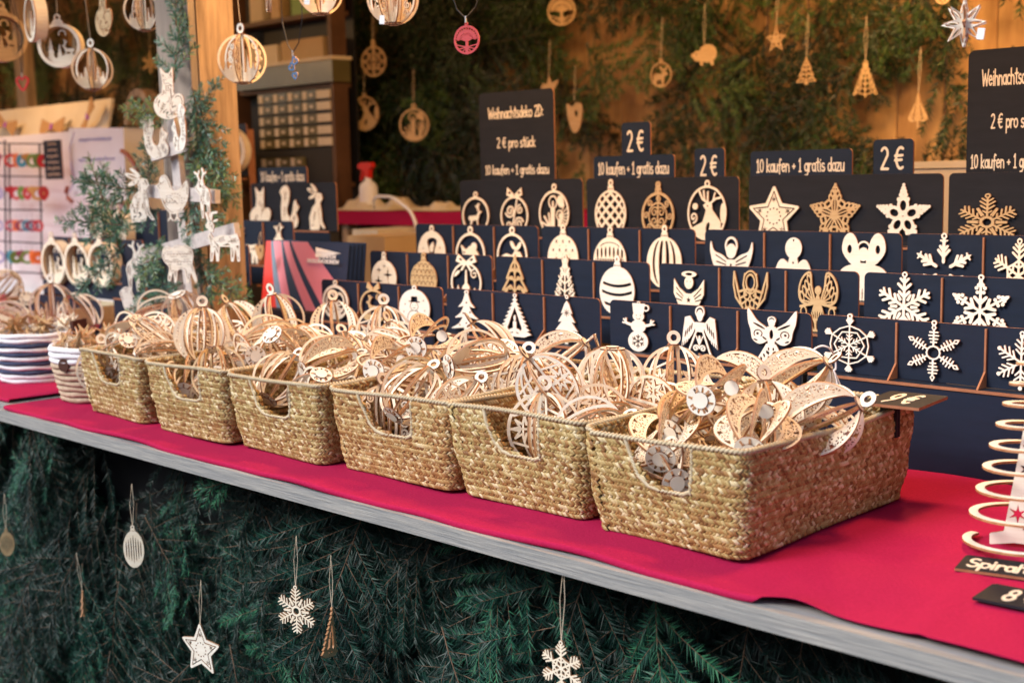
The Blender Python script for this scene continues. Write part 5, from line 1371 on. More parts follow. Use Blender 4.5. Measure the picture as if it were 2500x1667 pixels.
BV = [branch_arrays(100 + i, .32 + .03 * (i % 3), 8, nl=.024, dens=1.05, nw=.0012, ps=16, thin=True, tert=False, sl=.62) for i in range(5)]
BW = [branch_arrays(200 + i, .34 + .03 * (i % 2), 6, nl=.030, dens=.62, droop=.25, nw=.0022, ps=30, thin=True, tert=False, sl=.6) for i in range(4)]
SP = [branch_arrays(300 + i, .17, 4, nl=.019, dens=1.1, nw=.0011, sl=.42, tert=False) for i in range(3)]
def frame_mat(fwd, up):
    f = Vector(fwd).normalized(); u = Vector(up); s = u.cross(f); s.normalize(); u = f.cross(s)
    return np.array([[f.x, s.x, u.x], [f.y, s.y, u.y], [f.z, s.z, u.z]])
def mass(name, variants, items, mats, ztop=99, **kw):
    Vs = []; Fs = []; Rn = []; Mi = []; nb = 0
    for (vi, p, m3, sc, tone) in items:
        V, F, r_, m_ = variants[vi]
        W = V @ (m3.T * sc) + np.array(p); ok = (W[F][:, :, 2].max(1) < ztop) | (W[F][:, :, 1].max(1) < 1.14)
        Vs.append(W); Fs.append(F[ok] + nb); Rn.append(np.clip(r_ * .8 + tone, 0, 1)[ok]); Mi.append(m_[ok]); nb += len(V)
    me = np_mesh(name, np.concatenate(Vs), np.concatenate(Fs), mats, rnd=np.concatenate(Rn), mi=np.concatenate(Mi))
    return ob(name, me, **kw)
rg = np.random.default_rng(3)
# branches nailed under the counter
mb = MB(); mb.box((-4.6, 1.40, GZ + .02), (1.0, 1.42, -.04)); struct('dark_gap_backing', mb.mesh('dark_gap_backing', 'black'))  # black board added so the gaps between branches go dark
items = []
for i in range(400):
    X = rg.uniform(-3.9, .2); Z = rg.uniform(-.95, -.02) ; Y = rg.uniform(1.33, 1.39) - .05 * (rg.random() < .3) - .06 * min(1, max(0, (-Z - .2) / .5))
    an = rg.normal(R(-96), R(26)); f = np.array([math.cos(an), rg.uniform(-.35, -.02), math.sin(an)])
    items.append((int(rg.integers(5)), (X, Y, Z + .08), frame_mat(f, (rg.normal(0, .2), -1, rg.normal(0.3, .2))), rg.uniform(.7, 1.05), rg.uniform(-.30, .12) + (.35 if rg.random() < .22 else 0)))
items = [it for it in items if it[1][2] + min(0, it[2][2, 0]) * .1 < .0]
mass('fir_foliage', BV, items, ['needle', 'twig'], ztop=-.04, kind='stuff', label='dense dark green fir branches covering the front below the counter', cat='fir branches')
# a lighter sprig hanging out below the plank
def sprig(vi, p, fwd, up, sc, lab, mats=('needle', 'twig'), tone=.25, arr=None):
    V, F, r_, m_ = (arr or SP)[vi]
    me = np_mesh('fir_sprig', V * sc, F, list(mats), rnd=np.clip(r_ + tone, 0, 1), mi=m_)
    o = ob('fir_sprig', me, label=lab, cat='fir sprig', group='fir sprigs')
    m3 = frame_mat(fwd, up); o.matrix_world = Matrix([[*m3[0], p[0]], [*m3[1], p[1]], [*m3[2], p[2]], [0, 0, 0, 1]])
    return o
p0 = ony(545, 1098, 1.22); p1 = ony(425, 1140, 1.19)
sprig(0, p0, Vector(p1) - Vector(p0), (.2, -1, .5), .75, 'single bright fir sprig sticking out just below the counter plank', tone=.45)

# branches on the back wall
items = []
for gx in np.arange(-9.4, .4, .125):
    for gz in np.arange(-.2, 1.62, .125):
        X = gx + rg.uniform(-.09, .09); Z = gz + rg.uniform(-.08, .08)
        if rg.random() < (.22 if X > -3.3 else .10): continue
        Y = rg.uniform(3.38, 3.55); an = rg.normal(R(-85), R(42)); f = np.array([math.cos(an), rg.uniform(-.28, .02), math.sin(an)])
        items.append((int(rg.integers(4)), (X, Y, Z), frame_mat(f, (rg.normal(0, .3), -1, rg.normal(0, .25))), rg.uniform(.6, 1.0), rg.uniform(-.3, .45)))
for i in range(150):
    X = rg.uniform(-5.2, -3.1); Z = rg.uniform(.0, 1.5); an = rg.normal(R(-80), R(50)); f = np.array([math.cos(an), rg.uniform(-.3, .0), math.sin(an)])
    items.append((int(rg.integers(4)), (X, rg.uniform(3.38, 3.55), Z), frame_mat(f, (rg.normal(0, .4), -1, 0)), rg.uniform(.8, 1.2), rg.uniform(-.3, .0)))
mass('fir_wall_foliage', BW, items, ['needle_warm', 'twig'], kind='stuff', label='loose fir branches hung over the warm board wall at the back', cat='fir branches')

# ornaments hanging in the branches below the counter
def hang(dz, px, pt, pw, Y, name, lab, cat='ornament', pal='birch', yaw=0, string=.08, grp='flat ornaments hung in the fir branches', ph=None, roll=0, strm='cord', t=.0032, sx2=None):
    X0 = ony(px - pw / 2, pt + pw * .5, Y)[0]; X1 = ony(px + pw / 2, pt + pw * .5, Y)[0]; top = ony(px, pt, Y)[2]
    g = design(dz); sz = (X1 - X0) / min(1.0, g.w)
    if ph: sz = (top - ony(px, pt + ph, Y)[2]) / g.h
    me = plate(name, g, sz, t, (pal, 'burnt'))
    n = len(me.vertices); co = np.empty(n * 3, np.float32); me.vertices.foreach_get('co', co); co = co.reshape(-1, 3)
    co[:, 2] -= g.h * sz
    me.vertices.foreach_set('co', co.ravel()); me.update()
    T = empty(name, ((X0 + X1) / 2, Y, top), (0, roll, R(yaw)), label=lab, cat=cat, group=grp)
    ob('plate', me, T)
    if string:
        m_ = MB(); m_.tube([(0, -.0016, -.004), (.004, .002, string * .5), (.001, .006, string)], .0007, 4); m_.tube([(0, -.0016, -.004), (-.005, .004, string * .5), (.001, .006, string)], .0007, 4)
        ob('string', m_.mesh('string', strm), T)
    return T
G1 = 'ornaments hung in the fir below the counter'
hang('longoval', 306, 1205, 30, 1.21, 'oval_ornament', 'slatted pale oval turned sideways, hanging in the fir at lower left', pal='birch', yaw=40, ph=95, grp=G1)
hang('star_sun', 463, 1432, 62, 1.20, 'star_ornament', 'pale star with dotted ring hanging in the fir under the counter', 'star', 'birch_pale', 12, ph=108, grp=G1)
hang('fl_dense', 682, 1342, 66, 1.19, 'snowflake_ornament', 'snowflake hanging in the fir between star and edge on ornament', 'snowflake', yaw=20, ph=112, grp=G1)
hang('fl_plain', 1292, 1468, 74, 1.16, 'snowflake_ornament', 'snowflake at the bottom edge below the fifth basket', 'snowflake', yaw=8, ph=122, grp=G1, string=.10)
hang('tree_candle', 762, 1392, 40, 1.20, 'tree_ornament', 'ornament seen almost edge on, right of the hanging snowflake', 'tree ornament', 'birch_dark', 118, ph=112, roll=R(14), grp=G1)
hang('longoval', 15, 1212, 30, 1.24, 'oval_ornament', 'orange brown oval at the left edge among the fir', pal='birch_dark', yaw=55, ph=62, grp=G1)
hang('tree_plain', 189, 1355, 34, 1.21, 'tree_ornament', 'thin edge on ornament below the long oval at lower left', 'tree ornament', 'birch_dark', 134, ph=58, grp=G1)
# ornaments hanging on the back wall
G2 = 'ornaments hung in the fir on the back wall'
WY = 3.30
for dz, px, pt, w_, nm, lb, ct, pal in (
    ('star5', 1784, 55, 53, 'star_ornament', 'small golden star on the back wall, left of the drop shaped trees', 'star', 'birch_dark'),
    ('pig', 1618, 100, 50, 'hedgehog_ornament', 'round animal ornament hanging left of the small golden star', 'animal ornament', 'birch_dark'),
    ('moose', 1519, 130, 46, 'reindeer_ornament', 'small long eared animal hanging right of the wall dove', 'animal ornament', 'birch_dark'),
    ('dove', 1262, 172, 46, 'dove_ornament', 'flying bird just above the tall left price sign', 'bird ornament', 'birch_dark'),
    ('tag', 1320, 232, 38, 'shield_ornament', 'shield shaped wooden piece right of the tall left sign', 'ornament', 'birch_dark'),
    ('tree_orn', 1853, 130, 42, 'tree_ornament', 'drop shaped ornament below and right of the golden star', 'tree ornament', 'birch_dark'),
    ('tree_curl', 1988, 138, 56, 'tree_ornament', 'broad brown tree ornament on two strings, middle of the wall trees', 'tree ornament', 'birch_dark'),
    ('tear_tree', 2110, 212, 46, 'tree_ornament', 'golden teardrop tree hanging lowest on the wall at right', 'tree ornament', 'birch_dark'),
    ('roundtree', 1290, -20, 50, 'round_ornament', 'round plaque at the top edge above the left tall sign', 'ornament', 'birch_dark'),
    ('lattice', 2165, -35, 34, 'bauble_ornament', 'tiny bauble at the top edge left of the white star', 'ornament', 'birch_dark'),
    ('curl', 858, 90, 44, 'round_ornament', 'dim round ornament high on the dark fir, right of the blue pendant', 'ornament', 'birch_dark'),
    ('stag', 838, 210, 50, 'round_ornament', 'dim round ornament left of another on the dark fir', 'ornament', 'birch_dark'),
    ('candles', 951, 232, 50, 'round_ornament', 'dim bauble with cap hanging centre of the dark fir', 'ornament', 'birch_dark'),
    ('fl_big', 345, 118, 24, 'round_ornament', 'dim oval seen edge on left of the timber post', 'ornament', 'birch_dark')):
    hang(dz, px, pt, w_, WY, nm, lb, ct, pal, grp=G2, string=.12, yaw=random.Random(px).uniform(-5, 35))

# ------------------------------------------------------------------ timber post, lath ladder with animals
PX, PY = -2.53, 1.665
c0 = ony(366, 0, PY)[0]; c1 = ony(444, 0, PY)[0]; PD = .105
t = empty('timber_post', ((c0 + c1) / 2, PY, GZ), label='rough square timber post between the two counters, daylight grey and lamp warmth in its colours', cat='post')
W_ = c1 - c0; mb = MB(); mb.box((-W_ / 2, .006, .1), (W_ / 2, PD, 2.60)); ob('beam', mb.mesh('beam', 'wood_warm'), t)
mb = MB(); mb.box((-W_ / 2, -.014, .1), (W_ / 2 - .004, .004, 2.60)); ob('daylit_grey_face', mb.mesh('daylit_grey_face', 'wood_grey'), t)  # front face of the post; its daylight grey is put into the colour
LY = PY - .045
def lp(x, y, dy=0): return Vector(ony(x, y, LY + dy))
t = empty('lath_trellis', tuple(lp(440, 760)), label='pale lath trellis with three crossbars leaning before the post', cat='trellis'); O = t.location
def lath(a, b, w, name, dy=0):
    m_ = MB(); p, q = lp(*a, dy) - O, lp(*b, dy) - O; m_.beam(p, q, w, .014, up=(0, -1, 0)); o = ob(name, m_.mesh(name, 'lath'), t); return o
lath((395, 250), (452, 800), .034, 'upright')
lath((352, 356), (440, 331), .030, 'crossbar', -.016); lath((335, 438), (500, 452), .030, 'crossbar', -.016); lath((320, 592), (545, 528), .032, 'crossbar', -.016)
G3 = 'white painted wooden animals on the lath trellis'
for k_ in ('fox', 'squirrel', 'rabbit', 'bird', 'deer_front', 'deer', 'sheep', 'robin'):
    g = design(k_); d0 = g.D.copy(); ph_ = np.sin(g.X * 19 + g.Y * 15)
    g.D = np.maximum(d0, -np.maximum(np.abs(d0 + .045) - .009, .25 - ph_ * 1.0 if False else -ph_ * .1 - .02))
def an(dz, px, pt, ph, nm, lb, yaw=0, flip=False, dy=-.034, roll=0):
    T = hang(dz, px, pt, 50, LY + dy - .012, nm, lb, 'animal ornament', 'birch_pale', yaw + 34, 0, G3, ph, roll)
    if flip: T.scale = (-1, 1, 1)
    return T
an('fox', 385, 152, 125, 'fox_ornament', 'white fox with curled tail at the top of the trellis')
an('squirrel', 350, 258, 108, 'squirrel_ornament', 'white squirrel left of the trellis top', roll=R(-6))
an('squirrel', 412, 236, 112, 'squirrel_ornament', 'second white squirrel, upside tail, right of the first', yaw=-35, flip=True)
an('rabbit', 322, 388, 122, 'rabbit_ornament', 'white rabbit with long ears left of the rooster')
an('bird', 398, 400, 108, 'rooster_ornament', 'white hen with patterned wing in the middle of the trellis')
an('deer_front', 465, 385, 118, 'reindeer_ornament', 'white reindeer right of the hen', yaw=-20)
an('deer', 513, 480, 122, 'deer_ornament', 'white fawn at the right end of the lowest crossbar', yaw=-10)
an('deer_front', 312, 552, 118, 'deer_ornament', 'white deer at the left end of the lowest crossbar', flip=True)
an('sheep', 412, 556, 92, 'sheep_ornament', 'white sheep on the lowest crossbar')
an('robin', 303, 655, 88, 'robin_ornament', 'plump white bird at the bottom left of the trellis')
# sprigs around the trellis
def _dp(p): return float(RW[:, 2] @ (np.array(p) - CAM)) / (FPX / K)
for i, (a, b, sc, lab) in enumerate((
    ((405, 60), (395, -60), .95, 'upright fir sprig in front of the post at the top'), ((400, 190), (392, 40), .9, 'fir sprig on the post just above the white fox'),
    ((400, 270), (300, 250), .8, 'fir sprig pointing left behind the fox'), ((430, 290), (488, 195), .95, 'yellow green fir sprig reaching up right over the post'),
    ((440, 330), (500, 440), 1.0, 'drooping fir sprig along the right of the upright'), ((450, 260), (455, 400), 1.05, 'dark fir sprig between fox and post'),
    ((330, 440), (195, 425), 1.0, 'fir sprig pointing left in front of the white tag'), ((300, 520), (160, 510), 1.0, 'long fir sprig reaching far left towards the earring rack'),
    ((275, 570), (205, 400), .85, 'fir sprig pointing up left beside the tag'), ((290, 560), (190, 660), 1.0, 'fir sprig drooping over the round framed ornaments'),
    ((370, 480), (290, 520), 1.0, 'dense fir clump left below the hen'), ((480, 480), (520, 560), .9, 'fir sprig right of the reindeer'),
    ((400, 640), (320, 620), 1.0, 'fir sprig below the sheep pointing left'), ((420, 650), (310, 700), 1.1, 'low fir sprig above the first basket'),
    ((470, 620), (560, 690), 1.0, 'light fir sprig at the foot of the post'), ((350, 450), (330, 340), .9, 'fir sprig between squirrel and rabbit'),
    ((455, 430), (430, 560), 1.0, 'fir sprig hanging behind the middle crossbar'), ((500, 600), (530, 520), .8, 'small fir sprig behind the fawn'),
    ((380, 610), (360, 700), 1.0, 'fir sprig hanging straight down beside the upright'),
    ((462, 270), (500, 380), 1.0, 'fir sprig on the post beside the upper crossbar'), ((475, 350), (528, 455), 1.0, 'fir sprig lying over the warm side of the post'),
    ((440, 200), (470, 310), 1.0, 'fir sprig right of the white fox'), ((470, 420), (500, 520), 1.0, 'fir sprig between hen and reindeer'),
    ((380, 540), (330, 640), 1.0, 'fir sprig left of the sheep'), ((450, 560), (480, 680), 1.0, 'fir sprig below the right end of the lowest crossbar'))):
    p = lp(*a, -.012 if i not in (6, 7, 8, 9) else -.03); q = p + Vector(RW[:, 0]) * ((b[0] - a[0]) * _dp(p)) - Vector(RW[:, 1]) * (-(b[1] - a[1]) * _dp(p)) - Vector(RW[:, 2]) * (-.006 + .007 * (i % 4))
    d = q - p; L = d.length
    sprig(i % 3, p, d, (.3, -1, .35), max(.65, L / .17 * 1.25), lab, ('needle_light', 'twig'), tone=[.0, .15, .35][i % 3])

# ------------------------------------------------------------------ baubles and pendants hung from the front rail
G4 = 'ornaments hung from the rail above the counter'
RAILY = 1.63
def string_to_rail(T, top, w=.0009, m_='cord'):
    mb = MB(); loc = Vector(T); mb.tube([loc, (loc + Vector((loc.x, RAILY, 1.30))) / 2 + Vector((.003, 0, 0)), Vector((loc.x, RAILY, 1.30))], w, 4)
    return mb
def hang_ball(px, py, pw, Y, kind, lab, mix=None, spin=0.2, pal='w'):
    c = ony(px, py, Y); depth = float(RW[:, 2] @ (c - CAM)); Rr = pw / 2 * depth / (FPX / K); sc = Rr / BR
    T = ball(tuple(c), (0, 0, -1), kind, pal, spin, 8, sc, mix, name='hanging_ball', label=lab, cat='wooden bauble', group=G4)
    # string from the ring to the rail, in the ball's own frame
    z = 1.30 - c[2]; m_ = MB(); m_.tube([(0, 0, BR * 1.42), (.002, (RAILY - c[1]) / sc * .5, z / sc * .5), (0, (RAILY - c[1]) / sc, z / sc)], .0009 / sc, 4)
    o = ob('string', m_.mesh('string', 'cord'), T); o.matrix_parent_inverse = Matrix.Identity(4)
    o.rotation_euler = (T.matrix_basis.to_3x3().normalized().inverted()).to_euler()
    return T
hang_ball(556, 137, 115, 1.66, 'scene', 'hanging ball with praying figures, directly right of the timber post', 'curl', .15)
hang_ball(212, 160, 98, 1.66, 'scene', 'hanging ball with deer and fir silhouettes below the yellow fox', None, .35)
hang_ball(332, 25, 96, 1.66, 'scene', 'hanging ball partly hidden by the post at the top', 'curl', .1)
hang_ball(735, -20, 112, 1.66, 'scene', 'hanging ball with white price tag cut by the top edge, left of another', 'open', .2)
hang_ball(902, -3, 124, 1.66, 'curl', 'large hanging ball at the top edge between necklace and red pendant', 'scene', .3)
def tag_label(x, y, Y, w, h, lab):
    c = ony(x, y, Y); m_ = MB(); m_.box((-w / 2, -.0008, -h / 2), (w / 2, 0, h / 2)); ob('price_tag', m_.mesh('price_tag', 'white'), None, tuple(c), (0, R(8), 0), label=lab, cat='price tag')
tag_label(706, -2, 1.60, .018, .022, 'tiny white tag on the left ball at the top edge'); tag_label(878, 46, 1.60, .014, .016, 'tiny white tag on the large ball at the top edge')
tag_label(2253, 78, 1.50, .009, .013, 'small white tag on the folded star at upper right')
# deep round frames (shadow boxes)
def shadow_box(px, py, pw, ph, Y, yaw, lab, grp, depth=.030, inner='stag', string=True, pal=('birch', 'birch_dark')):
    c = ony(px, py, Y); dep = float(RW[:, 2] @ (c - CAM)); Rr = ph / 2 * dep / (FPX / K)
    T = empty('framed_bauble', tuple(c), (0, 0, R(yaw)), label=lab, cat='framed ornament', group=grp)
    g = G(1, 1, res=90); g.add(g.ring(0, .5, .46, .08)); me = plate('rim', g, 2 * Rr, .003, (pal[0], 'burnt'), center=True); ob('rim', me, T, (0, -depth / 2, 0))
    k = 40; m_ = MB(); a = [2 * math.pi * i / k for i in range(k)]
    vs = [(Rr * math.cos(q), -depth / 2 + .0001, Rr * math.sin(q)) for q in a] + [(Rr * math.cos(q), depth / 2, Rr * math.sin(q)) for q in a] + [(Rr * .95 * math.cos(q), -depth / 2 + .0001, Rr * .95 * math.sin(q)) for q in a] + [(Rr * .95 * math.cos(q), depth / 2, Rr * .95 * math.sin(q)) for q in a]
    fs = []
    for i in range(k): j = (i + 1) % k; fs += [(i, j, k + j, k + i), (2 * k + j, 2 * k + i, 3 * k + i, 3 * k + j), (k + i, k + j, 3 * k + j, 3 * k + i)]
    m_.add(vs, fs); ob('hoop', m_.mesh('hoop', 'birch'), T)
    g = G(1, 1, res=90); g.add(np.maximum(g.Y - .26 - .05 * np.sin(g.X * 8), g.circ(0, .5, .47))); h_ = G(1, 1, res=90); fir(h_, -.22, .2, .2, .5, 4); fir(h_, -.02, .2, .16, .36, 4); deer(h_, .18, .26, .34, -1); h_.clip(h_.circ(0, .5, .48)); g.add(h_.D)
    g.add(np.maximum(g.ring(.06, .76, .08, .03), -(g.Y - .72) - .0)); ob('scene_plate', plate('scene_plate', g, 2 * Rr, .003, (pal[0], 'burnt'), center=True), T, (0, -depth / 6, 0))
    g = G(1, 1, res=70); fir(g, -.3, .2, .24, .6, 5); fir(g, .28, .2, .2, .6, 5); g.add(np.maximum(g.Y - .34, g.circ(0, .5, .47))); g.add(np.maximum(.40 - g.circ(0, .5, 0) * 1 + 0 * g.X, g.circ(0, .5, .47))); g.clip(g.circ(0, .5, .475)); ob('scene_plate', plate('scene_plate', g, 2 * Rr, .003, ('birch_dark', 'burnt'), center=True), T, (0, depth / 4, 0))
    g = G(.4, .24, res=90); g.add(g.poly([(-.14, 0), (.14, 0), (.1, .08), (.04, .1), (-.04, .1), (-.1, .08)]), g.ring(0, .14, .06, .04)); ob('cap', plate('cap', g, 2 * Rr, .003, (pal[0], 'burnt')), T, (0, -depth / 2, Rr * .96))
    if string:
        z = 1.30 - c[2]; m_ = MB(); m_.tube([(0, -depth / 2, Rr * 1.22), (0, 0, z)], .0009, 4); ob('string', m_.mesh('string', 'cord'), T)
    return T
shadow_box(141, 106, 95, 100, 1.66, 42, 'hanging round frame with howling wolf and crescent moon', G4)
shadow_box(84, 44, 45, 105, 1.62, -12, 'hanging round frame seen nearly sideways, next to the wolf frame', G4)
shadow_box(3, 86, 60, 112, 1.66, 80, 'hanging round frame cut by the left edge', G4, pal=('birch_dark', 'birch_dark'))
shadow_box(618, -12, 24, 80, 1.66, -32, 'thin oval ornament edge on at the top, between post and necklace', G4, depth=.006)
GF = 'deep round framed ornaments on the left rack'
for px, py, yy in ((133, 603, 1.962), (187, 605, 1.962), (242, 607, 1.962)):
    shadow_box(px, py, 40, 102, yy, 4, {133: 'deep round frame standing leftmost on the rack before the white stand', 187: 'middle deep round frame on the rack, half hidden by fir', 242: 'rightmost deep round frame, with nativity figures, on the rack'}[px], GF, depth=.032, string=False)
for px, py, yy in ((232, 508, 2.10), (285, 530, 2.12)):
    shadow_box(px, py, 30, 86, yy, -8, {232: 'upper deep round frame, its lit rim glowing beside the tag', 285: 'upper deep round frame behind the rabbit'}[px], GF, depth=.03, string=False)
# yellow fox, star, pendants
T = hang('fox', 238, -45, 92, 1.60, 'fox_ornament', 'warm lit fox ornament hanging above the deer ball', 'animal ornament', 'birch_dark', 0, .30, G4, 132)
def star3d(px, py, pw, Y):
    c = ony(px, py, Y); dep = float(RW[:, 2] @ (c - CAM)); Rr = pw / 2 * dep / (FPX / K)
    T = empty('folded_star', tuple(c), label='white eight pointed three dimensional star at the upper right', cat='star', group=G4)
    g = G(1, 1, res=110); g.add(g.star(0, .5, .5, .22, 8)); f = g.fold(0, .5, 8); f.add(np.maximum(f.ell(.27, 0, .13, .035), -f.X + .12)); g.cut(f.D)
    me = plate('star_plate', g, 2 * Rr, .0026, ('birch_pale', 'burnt'), center=True)
    for a in (0, 55, 110): ob('star_plate', me, T, rot=(0, 0, R(a)))
    m_ = MB(); m_.tube([(0, 0, Rr * .98), (0, (RAILY - c[1]) * .5, .3), (0, RAILY - c[1], 1.30 - c[2])], .0009, 4); ob('string', m_.mesh('string', 'cord'), T)
star3d(2215, 55, 110, 1.52)
def pendant(dz, px, py, ph, Y, m1, lab, yaw, loopw, cordm='cord_black'):
    c = ony(px, py, Y); dep = float(RW[:, 2] @ (c - CAM)); H = ph * dep / (FPX / K); g = design(dz); sz = H / g.h
    T = empty('necklace', tuple(c), label=lab, cat='necklace', group=G4)
    me = plate('pendant', g, sz, .003, m1, center=True); ob('pendant', me, T, rot=(0, 0, R(yaw)))
    z0 = H / 2; dz_ = 1.30 - c[2]; m_ = MB()
    for s in (-1, 1):
        m_.tube([(0, -.002, z0 + .004), (s * loopw * .55, 0, z0 + .022), (s * loopw, 0, z0 + .07), (s * loopw * 1.05, 0, z0 + .13), (s * loopw * .4, RAILY - c[1], dz_)], .0012, 5)
    ob('cord_loop', m_.mesh('cord_loop', cordm), T)
    m_ = MB(); m_.tube([(0, -.002, z0 - .004), (0, -.002, z0 + .008)], .0022, 6); ob('clasp', m_.mesh('clasp', 'metal'), T)
pendant('hearts', 676, 157, 62, 1.66, ('blue', 'birch_dark'), 'necklace with blue triple heart pendant on a black cord', 10, .035)
pendant('roundtree', 1073, 87, 76, 1.66, ('red_ring', 'red_ring'), 'round red tree of life pendant hanging on a cord', 20, .045)
pendant('heart', 53, 192, 34, 1.70, ('red', 'red'), 'necklace with small open red heart at the left', 25, .010)

# ------------------------------------------------------------------ brochures
Yc = 1.93
bx0, bx1 = ony(597, 640, Yc)[0], ony(786, 640, Yc)[0]; bz0 = .135; bz1 = ony(680, 556, Yc)[2]
def brochure(i, x, y, rz, tilt, lab, open_=0.0):
    W = bx1 - bx0; H = bz1 - .137
    T = empty('brochure', (x, y, .137), (R(tilt), 0, R(rz)), label=lab, cat='brochure', group='glossy lamp brochures leaning beside the rack')
    k = 12
    def surf(u, v, o=0): return (u * W, -.012 * math.sin(u * math.pi) * (.3 + .5 * v) * 1.2 + o, v * H)
    # printed cover made of flat colour fields following the bent sheet
    def strip(name, f0, f1, m_, off):
        mb = MB(); n = 14; vs = []
        for j in range(n + 1):
            v = 1 - j / n; a, b = f0(v), f1(v)
            for q in range(4): vs.append(surf(max(0, min(1, a + (b - a) * q / 3)), v, off))
        mb.add(vs, [(j * 4 + q, (j + 1) * 4 + q, (j + 1) * 4 + q + 1, j * 4 + q + 1) for j in range(n) for q in range(3)]); ob(name, mb.mesh(name, m_, smooth=True), T)
    strip('cover', lambda v: 0, lambda v: 1, 'mag_navy', 0)
    if i == 0:
        dv = lambda v, p: (1 - v) ** p
        strip('printed_field', lambda v: 0, lambda v: .60 + .0 * v if False else .55 + .55 * dv(v, 1.0), 'mag_navy', -.0005)
        strip('printed_field', lambda v: 0.0, lambda v: .24 + .10 * dv(v, 1), 'mag_grey', -.0008)
        strip('printed_stripe', lambda v: 0.0, lambda v: .07 + .14 * dv(v, 1.2), 'mag_red', -.0011)
        strip('printed_stripe', lambda v: .11 + .20 * dv(v, 1.1), lambda v: .22 + .20 * dv(v, 1.2), 'mag_pink', -.0012)
        strip('printed_stripe', lambda v: .25 + .33 * dv(v, 1.2), lambda v: .33 + .38 * dv(v, 1.2), 'mag_pink', -.0012)
        strip('printed_stripe', lambda v: .36 + .44 * dv(v, 1.1), lambda v: .56 + .60 * dv(v, 1.0), 'mag_pink', -.0012)
        for tx, fx, fz, hh, ww, m_ in (('LAMPEN', .80, .775, .055, .20, 'print_white'), ('DEKORATIONEN', .76, .705, .050, .36, 'print_white')):
            o = ob('lettering', lettering(tx, hh * H, ww * W, .10, (m_, m_)), T, surf(fx, fz, -.006))
        strip('printed_rule', lambda v: .66, lambda v: .93 if .84 < v < .90 else .66, 'print_white', -.0020)
    strip('pages', lambda v: 0.012, lambda v: .988, 'paper', .0022)
    strip('back_cover', lambda v: 0, lambda v: 1, 'mag_navy', .0040)
brochure(0, bx0, Yc, 0, -9, 'front brochure with pink stripes reading LAMPEN DEKORATIONEN')
for i in range(1, 5): brochure(i, bx0 + .005 * i, Yc + .010 * i, 0, -9 + .6 * i, ['', 'brochure directly behind the pink striped one', 'third dark brochure of the leaning stack', 'fourth dark brochure of the leaning stack', 'rearmost brochure, pale page edges showing'][i])
mb = MB(); mb.box((-.01, -.02, 0), (bx1 - bx0 + .06, .11, .132)); ob('brochure_stand', mb.mesh('brochure_stand', 'black'), None, (bx0, Yc - .005, .004), label='low dark stand under the leaning brochures', cat='stand')

def squiggle(h, w, seed, m_):
    r0 = random.Random(seed); n = int(w / h * 4); m2 = MB()
    pts = [(-w / 2 + w * i / n, -.0004, h * (.5 + (.5 if i % 2 else -.5) * r0.uniform(.3, 1) * (1.5 if r0.random() < .12 else .8))) for i in range(n + 1)]
    m2.tube(pts, .0011, 4); return m2.mesh('handwriting', m_)
# ------------------------------------------------------------------ things on the left counter: white stand, bow ties, tag, earring rack
SY = 2.46
x_r = ony(281, 450, SY)[0]; z_t = ony(281, 293, SY)[2]; x_l = x_r - 2.6
t = empty('white_stand', (x_r, SY, GZ + .1), label='tall stand draped in white cloth behind the earring rack', cat='stand')
nx, nz = 70, 24; V = []; F = []
for i in range(nx + 1):
    for j in range(nz + 1):
        u = i / nx; v = j / nz; x = -2.6 * (1 - u); z = (z_t - GZ - .1) * (1 - v)
        V.append((x, .010 * math.sin(x * 13 + v * 3) * v + .006 * math.sin(x * 29 + z * 9) * v + .004 * math.sin(z * 24 + x * 4), z))
for i in range(nx):
    for j in range(nz): a = i * (nz + 1) + j; F.append((a, a + 1, a + nz + 2, a + nz + 1))
ob('front_drape', np_mesh('front_drape', np.array(V), np.array(F), ['linen'], smooth=True), t)
mb = MB(); mb.box((-2.6, .012, z_t - GZ - .112), (0, .52, z_t - GZ - .100)); ob('top_cover', mb.mesh('top_cover', 'linen'), t)
mb = MB(); mb.box((.001, .002, 0), (.006, .52, z_t - GZ - .101)); ob('side_drape', mb.mesh('side_drape', 'linen'), t)
BYY = 2.60
x2 = ony(243, 270, BYY)[0]; zt2 = ony(243, 229, BYY)[2]; zb2 = z_t + .002
t = empty('bow_tie_card', (x2, BYY, zb2), (R(-14), 0, 0), label='pale card stand on the white cloth holding wooden bow ties', cat='display card')
mb = MB(); mb.box((-1.6, 0, 0), (0, .012, zt2 - zb2 + .01)); ob('board', mb.mesh('board', 'cream'), t)
def bow(px, py, w, lab, roll=0):
    p = ony(px, py, BYY - .03); T = empty('bow_tie', tuple(p), (R(-14), R(roll), 0), label=lab, cat='bow tie', group='wooden bow ties on the pale card')
    for s in (-1, 1):
        m_ = MB(); m_.prism([(s * .004, -.009), (s * w, -.038), (s * w * 1.06, 0), (s * w, .038), (s * .004, .009)][::s], .004, 'y', 0); ob('wing', m_.mesh('wing', 'cork'), T)
    m_ = MB(); m_.box((-.008, -.004, -.012), (.008, .006, .012)); ob('knot', m_.mesh('knot', 'purple'), T)
    m_ = MB(); m_.tube([(.01, .006, .004), (w * 1.2, .004, .0), (w * 1.7, .0, .02), (w * 1.5, -.01, -.05)], .003, 5); ob('strap', m_.mesh('strap', 'cord_black'), T)
bow(12, 287, .092, 'bow tie with purple knot cut by the left edge', 12); bow(118, 291, .100, 'complete cork brown bow tie with purple knot', 0); bow(200, 268, .075, 'tilted bow tie at the right end of the card', -50)
